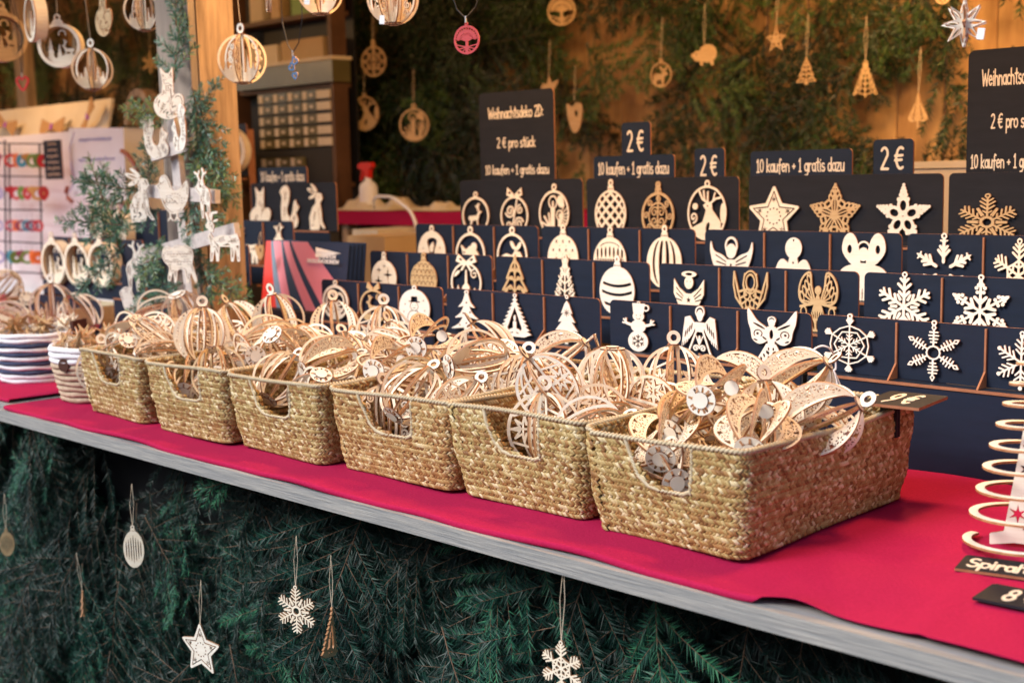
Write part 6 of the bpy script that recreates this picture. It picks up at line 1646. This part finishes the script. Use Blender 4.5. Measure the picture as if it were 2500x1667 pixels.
# white tag on string
p = ony(222, 372, 2.38); T = empty('paper_tag', tuple(p), label='white hanging paper tag with faint blue handwriting', cat='paper tag')
wt = ony(285, 372, 2.38)[0] - ony(160, 372, 2.38)[0]
m_ = MB(); m_.box((-wt / 2, 0, -.135), (wt / 2, .002, .125)); ob('sheet', m_.mesh('sheet', 'white'), T, rot=(0, R(2), 0))
for k, (zz, ww, h_) in enumerate(((.075, .6, .016), (.0, .66, .018), (-.06, .36, .016))): ob('handwriting', squiggle(h_, ww * wt, k, 'print_blue'), T, (0, -.0005, zz))
def loop_strap(pts, Y, r, m_, lab):
    T0 = ony(*pts[0], Y); m2 = MB(); m2.tube([Vector(ony(*q, Y)) - Vector(T0) for q in pts], r, 7); ob('leather_loop', m2.mesh('leather_loop', m_), None, tuple(T0), label=lab, cat='strap')
loop_strap([(280, 347), (292, 355), (305, 372), (316, 392)], 2.36, .009, 'leather_tan', 'brown leather tab at the right edge of the white tag')
loop_strap([(155, 430), (152, 442), (156, 455), (166, 463)], 2.35, .008, 'leather_tan', 'small brown leather curve below the dark earring card')
loop_strap([(170, 305), (160, 340), (163, 380), (170, 420), (160, 440)], 2.34, .0022, 'print_blue', 'pale cord looping down the white cloth')
# small dark card
p0 = ony(125, 412, 2.34); p1 = ony(125, 322, 2.34); wc = ony(146, 370, 2.34)[0] - ony(105, 370, 2.34)[0]
T = empty('earring_card', tuple(p0), label='small dark price card with six short lines beside the earrings', cat='price sign', group='dark price signs with hand lettering')
ob('board', rpanel(-wc / 2, wc / 2, 0, p1[2] - p0[2], .003, .003, ('slate', 'burnt')), T)
for k in range(6): ob('handwriting', squiggle(.012, wc * [.45, .5, .6, .62, .7, .72][k], k + 5, 'print'), T, (0, -.0002, (p1[2] - p0[2]) * (.86 - .155 * k)))
# wire earring rack
EY = 2.36
T = empty('earring_rack', tuple(ony(60, 632, EY)), label='black wire rack in front of the white cloth', cat='wire rack')
O = Vector(T.location); m_ = MB()
for xx in (-20, 14, 24, 97): 
    a = ony(xx, 640, EY); b = ony(xx - (6 if xx > 50 else 3), 330 if xx > 20 else 322, EY); m2 = MB(); m2.tube([Vector(a) - O, Vector(b) - O], .004, 6); ob('upright', m2.mesh('upright', 'wire'), T)
RYS = [331, 406, 483, 553, 622]
for y in RYS:
    a = ony(-60, y - 6, EY); b = ony(98, y + (0 if y < 500 else 6), EY); m2 = MB(); m2.tube([Vector(a) - O, (Vector(a) + Vector(b)) / 2 - O + Vector((0, 0, -.004)), Vector(b) - O], .0035, 6); ob('rail', m2.mesh('rail', 'wire'), T)
cols = {0: ['red', 'ear_orange', 'ear_teal', 'ear_yellow', 'ear_green', 'ear_green'], 1: ['ear_red', 'ear_red', 'ear_green', 'ear_red', 'ear_yellow', 'ear_yellow'], 2: ['ear_pink', 'ear_orange', 'ear_plum', 'ear_teal', 'ear_plum', 'ear_red'], 3: ['ear_teal', 'ear_green', 'ear_plum', 'ear_green', 'ear_orange', 'ear_orange']}
rr_ = random.Random(8)
for r in range(4):
    for i in range(-2, 7):
        px = (24 + i * 12.5) if i >= 0 else (-18 + (i + 2) * 14)
        col = cols[r][i % 6] if i >= 0 else rr_.choice(['ear_green', 'ear_plum', 'print_blue'])
        if i == 6 and r not in (0, 1): continue
        p = ony(px, RYS[r] + 20, EY - .01); sz = .058 if r != 2 else .050
        TT = empty('earring', tuple(p), (0, 0, R(rr_.uniform(10, 75))), label=f"{'green' if 'green' in col else 'orange' if 'orange' in col else 'teal' if 'teal' in col else 'yellow' if 'yellow' in col else 'plum' if 'plum' in col else 'pale blue' if 'blue' in col else 'pink' if 'pink' in col else 'red'} wooden earring on the {['top', 'second', 'third', 'lowest'][r]} rail, {['far left', 'left of the uprights', 'next to the uprights', 'second from the uprights', 'middle', 'right of the middle', 'second from the right', 'at the right upright', 'outside the right upright'][i + 2]}", cat='earring', group='coloured wooden earrings on the wire rack')
        g = G(1, 1.15, res=34)
        k = (r * 3 + i) % 4
        if r == 2 or k == 0: g.add(g.ring(0, .5, .38, .2))
        elif k == 1: g.add(g.poly([(0, 0), (.35, .45), (.25, .9), (0, 1.0), (-.25, .9), (-.35, .45)], True)); g.cut(g.circ(0, .5, .08))
        elif k == 2: g.add(g.circ(0, .5, .46)); g.cut(g.circ(0, .45, .12))
        else: g.add(g.poly([(0, 0), (.14, .5), (.44, .8), (0, 1.0), (-.44, .8), (-.14, .5)], True))
        me = plate('disc', g, sz, .002, (col, col)); ob('disc', me, TT, (0, 0, -sz * 1.05))
        m2 = MB(); m2.tube([(0, -.001, -.004), (0, -.001, .022)], .0010, 4); ob('hook', m2.mesh('hook', 'metal'), TT)
# curved headband stand
def arc_board(px, py, r1, lab):
    c = ony(px, py, 2.52); T = empty('wooden_arch', tuple(c), label=lab, cat='wooden arch'); m_ = MB(); k = 16; pts = []
    for i in range(k + 1): a = R(5 + 170 * i / k); pts.append((r1 * math.cos(a), r1 * 1.35 * math.sin(a)))
    for i in range(k, -1, -1): a = R(5 + 170 * i / k); pts.append((r1 * .8 * math.cos(a), r1 * 1.35 * .8 * math.sin(a)))
    for i in range(k):
        q = [pts[i], pts[i + 1], pts[2 * k - i], pts[2 * k + 1 - i]]; m_.prism(q, .05, 'y', 0)
    ob('hoop', m_.mesh('hoop', 'wood_warm'), T)
arc_board(318, 292, .105, 'warm lit wooden arch standing on the white stand left of the post')
# upright board behind, far left
a = ony(50, 228, 2.9); b = ony(50, -60, 2.9)
mb = MB(); wv_ = ony(62, 150, 2.9)[0] - ony(40, 150, 2.9)[0]; mb.box((-wv_ / 2, 0, a[2] - .6 - a[2]), (wv_ / 2, .05, 1.66 - a[2])); ob('support_batten', mb.mesh('support_batten', 'wood_warm'), None, (a[0], 2.9, a[2]), label='narrow warm lit upright batten at the far left', cat='batten')

# ------------------------------------------------------------------ rope baskets at the left with small stars
def tub(cx, cy, rx, ry, h, bands, name, lab, r=.0075, taper=.86, z0=.004):
    T = empty(name, (cx, cy, z0), label=lab, cat='basket')
    n = len(bands); m_by = {}
    for i, mt in enumerate(bands):
        f = (i + .5) / n; z = h * f; k = taper + (1 - taper) * min(1, f * 1.3)
        m_ = m_by.setdefault(mt, [])
        q = MB(); q.tube([((rx * k) * math.cos(a) + .0012 * math.sin(a * 9 + i), (ry * k) * math.sin(a), z + .001 * math.sin(a * 7 + i * 2)) for a in [2 * math.pi * j / 56 for j in range(56)]], h / n * .56, 7, closed=True)
        ob('coil', q.mesh('coil', mt, smooth=True), T)
    q = MB(); q.add([(rx * taper * math.cos(a), ry * taper * math.sin(a), .004) for a in [2 * math.pi * j / 40 for j in range(40)]], [tuple(range(40))]); ob('bottom', q.mesh('bottom', bands[0]), T)
    return T
c1 = onz(75, 865, 0); Wn = 'cotton_white'; Nv = 'cotton_navy'
c1 = onz(72, 868, 0); TUB1 = (-2.985, 1.398)
T1 = tub(TUB1[0], TUB1[1], .108, .108, .118, [Wn, Wn, Nv, Wn, Nv, Wn, Nv, Wn, Nv, Wn, Wn], 'rope_basket', 'round cotton rope basket striped white and navy at the left edge')
q = MB(); q.box((-.028, -.004, -.02), (.028, .004, .03)); o = ob('handle', q.mesh('handle', 'leather'), T1, (.108 * math.cos(R(28)), .108 * math.sin(R(28)), .112), (0, 0, R(118)))
c2 = onz(195, 912, 0); TUB2 = (-2.612, 1.352)
T2 = tub(TUB2[0], TUB2[1], .098, .098, .120, ['jute'] * 7 + [Wn] * 3, 'jute_basket', 'jute basket with white rim squeezed between striped and woven baskets', taper=.80)
q = MB(); q.lathe([(0, -.004), (.014, -.004), (.015, 0), (.014, .004), (0, .004)], 14); ob('leather_patch', q.mesh('leather_patch', 'leather'), T2, (.030, -.0955, .084), (R(90), 0, R(18)))
# third and fourth left baskets with balls, flat dark tray behind
mb = MB(); 
tr = onz(185, 715, .09)
T = empty('low_tray', (tr[0], tr[1], .004), label='shallow woven tray behind the rope baskets', cat='tray')
for nm, A_, B_ in (('wall', (-.42, -.16, .0), (-.0, -.152, .095)), ('wall', (-.42, .152, .0), (0, .16, .095)), ('wall', (-.008, -.151, 0), (0, .151, .095)), ('bottom', (-.42, -.151, 0), (-.009, .151, .006))):
    m_ = MB(); m_.box(A_, B_); ob(nm, m_.mesh(nm, 'straw_rope'), T)
# small 3D stars
g = G(1, 1, res=40); g.add(g.star(0, .5, .5, .2, 6)); g.cut(g.circ(0, .5, .07)); f = g.fold(0, .5, 6); f.add(f.ell(.26, 0, .08, .025)); g.cut(f.D)
ST = plate('star_plate', g, .062, .0026, ('birch', 'burnt'), center=True, tol=.3); ST2 = plate('star_plate', g, .062, .0026, ('birch_dark', 'burnt'), center=True, tol=.3)
def small_star(p, k, lab, grp):
    T = empty('small_star', p, (rb.uniform(0, 6), rb.uniform(0, 6), rb.uniform(0, 6)), label=lab, cat='star', group=grp)
    for a in (0, 60, 120): ob('star_plate', ST if k % 2 else ST2, T, rot=(0, 0, R(a)))
k = 0
sl = {}
def pos_name(u, v): return ('front' if v < -.25 else 'back' if v > .25 else 'middle') + ' ' + ('left' if u < -.25 else 'right' if u > .25 else 'centre')
for (cx, cy), rx, ry, nm in ((TUB1, .095, .095, 'striped rope basket'), (TUB2, .085, .085, 'jute basket')):
    pts = []
    tr_ = 0
    while len(pts) < 17 and tr_ < 4000:
        tr_ += 1
        a = rb.uniform(0, 6.28); q = math.sqrt(rb.uniform(0, 1)); p = Vector((cx + rx * q * math.cos(a) * .85, cy + ry * q * math.sin(a) * .85, rb.uniform(.075, .135 + .02 * (1 - q))))
        if all((p - o_).length > .042 for o_ in pts):
            pts.append(p); u, v = (p.x - cx) / rx, (p.y - cy) / ry
            lb = f"small wooden star in the {nm}, {pos_name(u, v)}{', on top' if p.z > .12 else ', lower layer'}"
            small_star(tuple(p), k, lb, 'small wooden stars in the ' + nm); k += 1
for px, py, Y, ax, kd, lb in ((60, 700, 1.72, (.8, -.3, .4), 'flakes', 'brown ball lying at the far left behind the striped basket'), (120, 700, 1.62, (0, 0, -1), 'scene', 'ribbed ball standing upright behind the striped basket'),
                              (20, 735, 1.60, (-.5, -.6, .4), 'curl', 'pale ball cut by the left edge behind the striped basket'), (185, 720, 1.66, (.5, .2, -.6), 'open', 'open ball right of the upright ball behind the striped basket'),
                              (10, 660, 1.80, (.4, .3, .5), 'stars', 'ball in the far left corner below the earrings')):
    ball(at(px, py, Y), ax, kd, 'w' if kd != 'flakes' else 'd', .3, 8, 1.1, 'open', label=lb, cat='wooden bauble', group='loose balls in the tray at the far left')

# ------------------------------------------------------------------ behind the racks: cabinet, table, boxes, spray bottle
CYY = 3.15
def cx_(px, py=300, Y=CYY): return ony(px, py, Y)[0]
def cz_(px, py, Y=CYY): return ony(px, py, Y)[2]
T = empty('shelf_cabinet', (cx_(545), CYY, GZ + .1), label='open brown shelf cabinet with sorting boxes behind the post', cat='cabinet')
xo = cx_(545); zo = GZ + .1
W_ = cx_(778) - xo
for xx in (-.26, 0, W_ - .03): m_ = MB(); m_.box((xx, -.012, 0), (xx + .022, .06, 2.4)); ob('side_board', m_.mesh('side_board', 'cabinet'), T)
zs = [cz_(660, 425), cz_(660, 203), cz_(660, 42), cz_(660, 640)]
for z in zs: m_ = MB(); m_.box((.031, 0, z - zo - .012), (W_ - .031, .095, z - zo + .006)); ob('shelf', m_.mesh('shelf', 'cabinet'), T); m_ = MB(); m_.box((-.229, 0, z - zo - .012), (-.001, .095, z - zo + .006)); ob('shelf', m_.mesh('shelf', 'cabinet'), T)
m_ = MB(); m_.box((-.26, .100, 0), (W_ - .01, .108, 2.4)); ob('back_panel', m_.mesh('back_panel', 'black'), T)
# assortment boxes
rows_ = [222, 248, 275, 302, 328, 372]
T = empty('sorting_box', (cx_(600), CYY - .015, cz_(690, 420)), label='dark sorting box whose small drawers carry cream labels', cat='sorting box'); O = Vector(T.location)
m_ = MB(); x0, x1 = cx_(598) - O.x, cx_(762) - O.x; m_.box((x0, .012, .0), (x1, .085, cz_(690, 208) - O.z)); ob('housing', m_.mesh('housing', 'black'), T)
for r, y in enumerate(rows_):
    h_ = cz_(690, y - 11) - cz_(690, y + 11)
    for c in range(5):
        if r == 5 and c > 2: continue
        xa = cx_(603 + c * 33.5) - O.x; xb = cx_(603 + (c + 1) * 33.5 - 2) - O.x; z = cz_(690, y) - O.z
        if c == 4:
            m2 = MB(); m2.box((xa, -.002, z - h_ * .42), (xb, .011, z + h_ * .42)); ob('drawer', m2.mesh('drawer', 'cream'), T); continue
        m2 = MB(); m2.box((xa, 0, z - h_ / 2), (xb, .011, z + h_ / 2)); d = ob('drawer', m2.mesh('drawer', 'plastic'), T)
        m2 = MB(); w = xb - xa; m2.box((xa + w * .08, -.003, z - h_ * .42), (xa + w * .36, -.0005, z + h_ * .40)); ob('label_strip', m2.mesh('label_strip', 'cream'), d); m2 = MB(); m2.box((xa + w * .58, -.003, z - h_ * .16), (xa + w * .80, -.0005, z + h_ * .14)); ob('knob', m2.mesh('knob', 'cream'), d)
T = empty('storage_crate', (cx_(560), CYY - .03, cz_(660, 200)), label='translucent olive plastic crate on the cabinet shelf', cat='crate'); O = Vector(T.location)
m_ = MB(); m_.box((cx_(562) - O.x, 0, .0), (cx_(783) - O.x, .088, cz_(660, 152) - O.z)); ob('body', m_.mesh('body', 'plastic'), T)
m_ = MB(); m_.box((cx_(559) - O.x, -.008, cz_(660, 152) - O.z + .001), (cx_(786) - O.x, .092, cz_(660, 146) - O.z + .004)); ob('lid', m_.mesh('lid', 'cream'), T)
for nm, pa, pb, ya, m_n, lb in (('paper_box', 568, 640, 100, 'cream', 'pale box on the crate under the top shelf'), ('paper_box', 650, 745, 96, 'card', 'cardboard box on the crate beside the blue pendant')):
    O = Vector((cx_(pa), CYY + .01, cz_(660, 146) + .0065)); m_ = MB(); m_.box((0, 0, 0), (cx_(pb) - O.x, .08, cz_(660, ya) - O.z)); m_.box((.003, .003, cz_(660, ya) - O.z + .0005), (cx_(pb) - O.x - .003, .077, cz_(660, ya) - O.z + .004)); ob(nm, m_.mesh(nm, m_n), None, tuple(O), label=lb, cat='box')
for px, w_, m_n, lb in ((560, .09, 'cream', 'small pale carton at the left of the top shelf'), (608, .06, 'birch_dark', 'tan jar like box on the top shelf'), (655, .13, 'ear_green', 'dark green gift box on the top shelf'), (715, .10, 'ear_red', 'dark red gift box on the top shelf')):
    O = Vector((cx_(px, 30), CYY + .03, zs[2] + .0065)); m_ = MB(); m_.box((0, 0, 0), (w_, .055, .17)); m_.box((-.003, -.003, .1705), (w_ + .003, .058, .195)); ob('carton', m_.mesh('carton', m_n), None, tuple(O), label=lb, cat='box', group='boxes on the top shelf')
# work table with red cloth
TY = 3.02
xa, xb = ony(775, 500, TY)[0], ony(1100, 500, TY)[0]; zt = ony(900, 487, TY)[2]; zb = ony(900, 517, TY)[2]
T = empty('work_table', (xa, TY, GZ + .1), label='narrow work table with dark red cloth behind the racks', cat='table'); zo = GZ + .1
m_ = MB(); m_.box((-.1, .0, zt - zo - .02), (xb - xa + .5, .36, zt - zo)); ob('tabletop', m_.mesh('tabletop', 'cloth_red'), T)
m_ = MB(); m_.box((-.1, -.004, zb - zo), (xb - xa + .5, -.0005, zt - zo + .001)); ob('cloth_edge', m_.mesh('cloth_edge', 'cloth_red'), T)
for xx in (0, .5, xb - xa + .3): m_ = MB(); m_.box((xx, .02, 0), (xx + .04, .06, zt - zo - .021)); ob('leg', m_.mesh('leg', 'wood_warm'), T)
def crumple(px0, px1, py, hgt, m_n, lab, seed, name='crumpled_cloth'):
    r0 = np.random.default_rng(seed); x0, x1 = ony(px0, py, TY + .08)[0], ony(px1, py, TY + .08)[0]; n = 26; V = []; F = []; ph = r0.uniform(0, 6, 4)
    for i in range(n + 1):
        for j in range(n + 1):
            u, v = i / n, j / n; e = min(1, 6 * min(u, 1 - u, v, 1 - v)) ; z = hgt * e * (.5 + .28 * math.sin(u * 9 + v * 5 + ph[0]) + .22 * math.sin(v * 13 - u * 6 + ph[1]) + .15 * math.sin(u * 23 + v * 17 + ph[2]))
            V.append(((x1 - x0) * u, .20 * v, max(0.0005, z)))
    for i in range(n):
        for j in range(n): a = i * (n + 1) + j; F.append((a, a + n + 1, a + n + 2, a + 1))
    ob(name, np_mesh(name, np.array(V), np.array(F), [m_n], smooth=True), None, (x0, TY + .04, zt + .002), label=lab, cat='cloth')
crumple(782, 905, 480, .06, 'cream', 'crumpled white cloth on the work table below the spray bottle', 1)  # white cloth given cream: its dim light is put into the colour
crumple(950, 1045, 480, .03, 'cream', 'flat white cloth at the right end of the work table', 2)  # white cloth too, dimness painted in as cream
p = ony(847, 455, TY + .10); T = empty('spray_bottle', (p[0], TY + .10, zt + .02), label='white spray bottle with red trigger head', cat='spray bottle'); T.scale = (.78,) * 3
m_ = MB(); m_.lathe([(0, 0), (.042, 0), (.045, .01), (.045, .085), (.040, .10), (.016, .12), (.015, .135), (0, .135)], 22); ob('bottle', m_.mesh('bottle', 'white', smooth=True), T)
m_ = MB(); m_.prism([(-.06, .175), (-.06, .195), (-.04, .205), (.035, .205), (.045, .185), (.022, .17), (.016, .13), (-.016, .13), (-.014, .165), (-.035, .172)], .026, 'y', -.013); ob('trigger_head', m_.mesh('trigger_head', 'red'), T)
m_ = MB(); m_.prism([(-.040, .172), (-.030, .172), (-.048, .12), (-.058, .115)], .012, 'y', -.006); ob('trigger', m_.mesh('trigger', 'red'), T)
m_ = MB(); pts = [ony(860, 478, 2.98), ony(890, 452, 2.97), ony(925, 470, 2.96), ony(945, 490, 2.95), ony(958, 530, 2.95), ony(960, 600, 2.96), ony(962, 680, 2.97)]
sm = catmull([tuple(q) for q in pts], 5)[: 5 * 6 + 1]; T0 = Vector(sm[0]); m_.tube([Vector(q) - T0 for q in sm], .006, 7); ob('power_cable', m_.mesh('power_cable', 'white', smooth=True), None, tuple(T0), label='white cable hanging over the edge of the work table', cat='cable')
# cartons under the table, between the racks
for (pa, pb, ya, yb, Y, m_n, lb) in ((800, 885, 545, 800, 2.62, 'card', 'tall beige carton behind the brochures'), (812, 870, 530, 800, 2.80, 'cream', 'second carton behind the beige one'), (905, 950, 520, 800, 3.10, 'card', 'narrow carton under the work table')):
    a = ony(pa, 600, Y)[0]; b = ony(pb, 600, Y)[0]; z = ony((pa + pb) / 2, ya, Y)[2]; m_ = MB(); H = z - (GZ + .1)
    T = empty('carton', (a, Y, GZ + .1), label=lb, cat='carton'); m_.box((0, 0, 0), (b - a, .22, H)); ob('body', m_.mesh('body', m_n), T)
    m_ = MB(); m_.box((-.001, .0, H + .0005), (b - a + .001, .108, H + .003)); ob('flap', m_.mesh('flap', m_n), T); m_ = MB(); m_.box((-.001, .112, H + .0005), (b - a + .001, .22, H + .003)); ob('flap', m_.mesh('flap', m_n), T)
# pale box top behind the star rack
a = ony(2095, 385, 2.75)[0]; b = ony(2235, 385, 2.75)[0]; z1 = ony(2150, 371, 2.75)[2]
T = empty('pale_chest', (a, 2.75, GZ + .1), label='pale chest top showing between star rack and right sign', cat='chest'); m_ = MB(); m_.box((0, 0, 0), (b - a + .2, .4, z1 - GZ - .1 - .016)); ob('body', m_.mesh('body', 'cream'), T); m_ = MB(); m_.box((-.006, -.006, z1 - GZ - .1 - .015), (b - a + .206, .406, z1 - GZ - .1)); ob('lid', m_.mesh('lid', 'cream'), T)
# tall framed ornament stand beside the post
Yq = 2.62; xa = ony(528, 340, Yq)[0]; xb = ony(568, 340, Yq)[0]; z0 = ony(550, 405, Yq)[2]; z1 = ony(550, 285, Yq)[2]
T = empty('ornament_stand', (xa, Yq, z0), label='dark upright panel right beside the post with a thick round frame', cat='display rack')
ob('panel', rpanel(0, xb - xa, 0, z1 - z0, .012, .004, ('navy', 'mdf')), T); m_ = MB(); m_.box((xb - xa - .003, .005, -(z0 - GZ - .1)), (xb - xa, .03, z1 - z0 - .02)); ob('side_panel', m_.mesh('side_panel', 'mdf'), T); m_ = MB(); m_.box((-.1, -.05, -.012), (xb - xa - .004, -.001, -.008)); ob('ledge', m_.mesh('ledge', 'mdf'), T)
shadow_box(527, 347, 40, 105, Yq - .05, 20, 'thick round frame half hidden behind the post edge', 'deep round framed ornaments on the left rack', depth=.035, string=False)
# small yellow ornament dangling beside the brochures
hang('tag', 597, 560, 26, 1.90, 'leaf_ornament', 'small yellow lit wooden leaf hanging beside the brochures', 'ornament', 'birch_dark', 20, .03, 'flat wooden ornaments on the racks', 38)

# ------------------------------------------------------------------ 9 € sign on the nearest basket, lying signs, spiral tree
rimz = .006 + BH[5]
def flat_sign(p00, p10, p11, p01, z, name, lab, text, hfrac, wfrac, ms, th=.004):
    P = [Vector(onz(*q, z)) for q in (p00, p10, p11, p01)]          # front-left, front-right, back-right, back-left
    o = (P[0] + P[1] + P[2] + P[3]) / 4; ex = ((P[1] - P[0]) + (P[2] - P[3])) / 2; ey = ((P[3] - P[0]) + (P[2] - P[1])) / 2; W = ex.length; H = ey.length
    T = empty(name, tuple(o), (0, 0, math.atan2(ex.y, ex.x)), label=lab, cat='price sign', group='small dark price signs lying flat')
    m_ = MB(); m_.prism([(-W / 2, -H / 2), (W / 2, -H / 2), (W / 2, H / 2 - .004), (W / 2 - .004, H / 2), (-W / 2 + .004, H / 2), (-W / 2, H / 2 - .004)], th, 'z', 0, 0, 1); ob('board', m_.mesh('board', *ms), T)
    me = lettering(text, hfrac * H, wfrac * W, .075); ob('lettering', me, T, (0, -hfrac * H * .5, th + .0002), (R(-90), 0, 0)); return T, W, H
T, W, H = flat_sign((1975, 930), (2125, 945), (2166, 915), (2045, 903), rimz + .012, 'price_sign', 'dark 9 € sign lying level on the rim of the nearest basket', '9 €', .62, .50, ('slate', 'mdf'))
m_ = MB(); m_.box((-.012, -.006, -.05), (.012, -.001, -.0005)); m_.box((-.012, .001, -.05), (.012, .006, -.0005)); ob('clip', m_.mesh('clip', 'black'), T, (-.02, 0, 0))
flat_sign((2176, 1306), (2490, 1352), (2510, 1316), (2235, 1282), .0075, 'price_sign', 'small dark sign Spiraltanne lying on the red cloth', 'Spiraltanne', .55, .86, ('slate', 'mdf'), .003)
flat_sign((2232, 1376), (2440, 1420), (2460, 1378), (2283, 1345), .0075, 'price_sign', 'small dark sign 8 € lying on the cloth at the right edge', '8 €', .62, .42, ('slate', 'slate'), .003)
sc_ = onz(2390, 1272, 0)
T = empty('spiral_tree', (sc_[0], sc_[1], .004), (0, 0, R(10)), label='conical wooden spiral tree around star pierced plates at the right edge', cat='spiral tree')
R0 = .091; TH = .330; turns = 12.0; m_ = MB(); n = int(turns * 44); vs = []; fs = []
for i in range(n + 1):
    f = i / n; a = 2 * math.pi * turns * f + 2.9; r = R0 * (1 - f * .93); z = .004 + TH * (f ** .88) * .96 + 0; w = .0105
    for rr__, zz in ((r, z), (r - w, z), (r - w, z + .003), (r, z + .003)): vs.append((max(.001, rr__) * math.cos(a), max(.001, rr__) * math.sin(a), zz))
fc = []; fe = []
for i in range(n):
    b = i * 4
    fc += [(b, b + 4, b + 5, b + 1), (b + 2, b + 6, b + 7, b + 3)]; fe += [(b + 1, b + 5, b + 6, b + 2), (b + 3, b + 7, b + 4, b)]
m_.add(vs, fc, 0); m_.add(vs, fe, 1); ob('spiral', m_.mesh('spiral', 'birch_pale', 'burnt'), T)
g = G(1, 2.2, res=80); g.add(g.poly([(-.5, 0), (-.5, .12), (-.36, .16), (-.06, 2.15), (.06, 2.15), (.36, .16), (.5, .12), (.5, 0), (.25, .05), (-.25, .05)])); rr_ = random.Random(4)
for k in range(26):
    y = .22 + 1.75 * (k / 26); x = rr_.uniform(-1, 1) * (.28 - .12 * y); g.cut(g.star(x, y, rr_.choice([.06, .08, .12]) * (1 - .25 * y), .03, rr_.choice([5, 6])))
me = plate('centre_plate', g, .120, .003, ('birch_pale', 'burnt'))
ob('centre_plate', me, T, (0, .0015, 0)); ob('centre_plate', me, T, (.0015, 0, 0), (0, 0, R(90)))
# twine with tassel from a ball to the snowflake
m_ = MB(); pts = [ony(1868, 812, 1.62), ony(1885, 795, 1.63), ony(1905, 800, 1.64), ony(1918, 822, 1.66), ony(1915, 850, 1.66)]; sm = catmull([tuple(q) for q in pts], 5)[:21]; T0 = Vector(sm[0]); m_.tube([Vector(q) - T0 for q in sm], .0016, 6)
e = Vector(sm[-1]) - T0
for k in range(9): m_.tube([e, e + Vector((random.uniform(-.008, .008), random.uniform(-.006, .006), -.022))], .0012, 4)
ob('twine', m_.mesh('twine', 'cotton_white'), None, tuple(T0), label='short white twine with frayed end above the nearest basket', cat='twine')
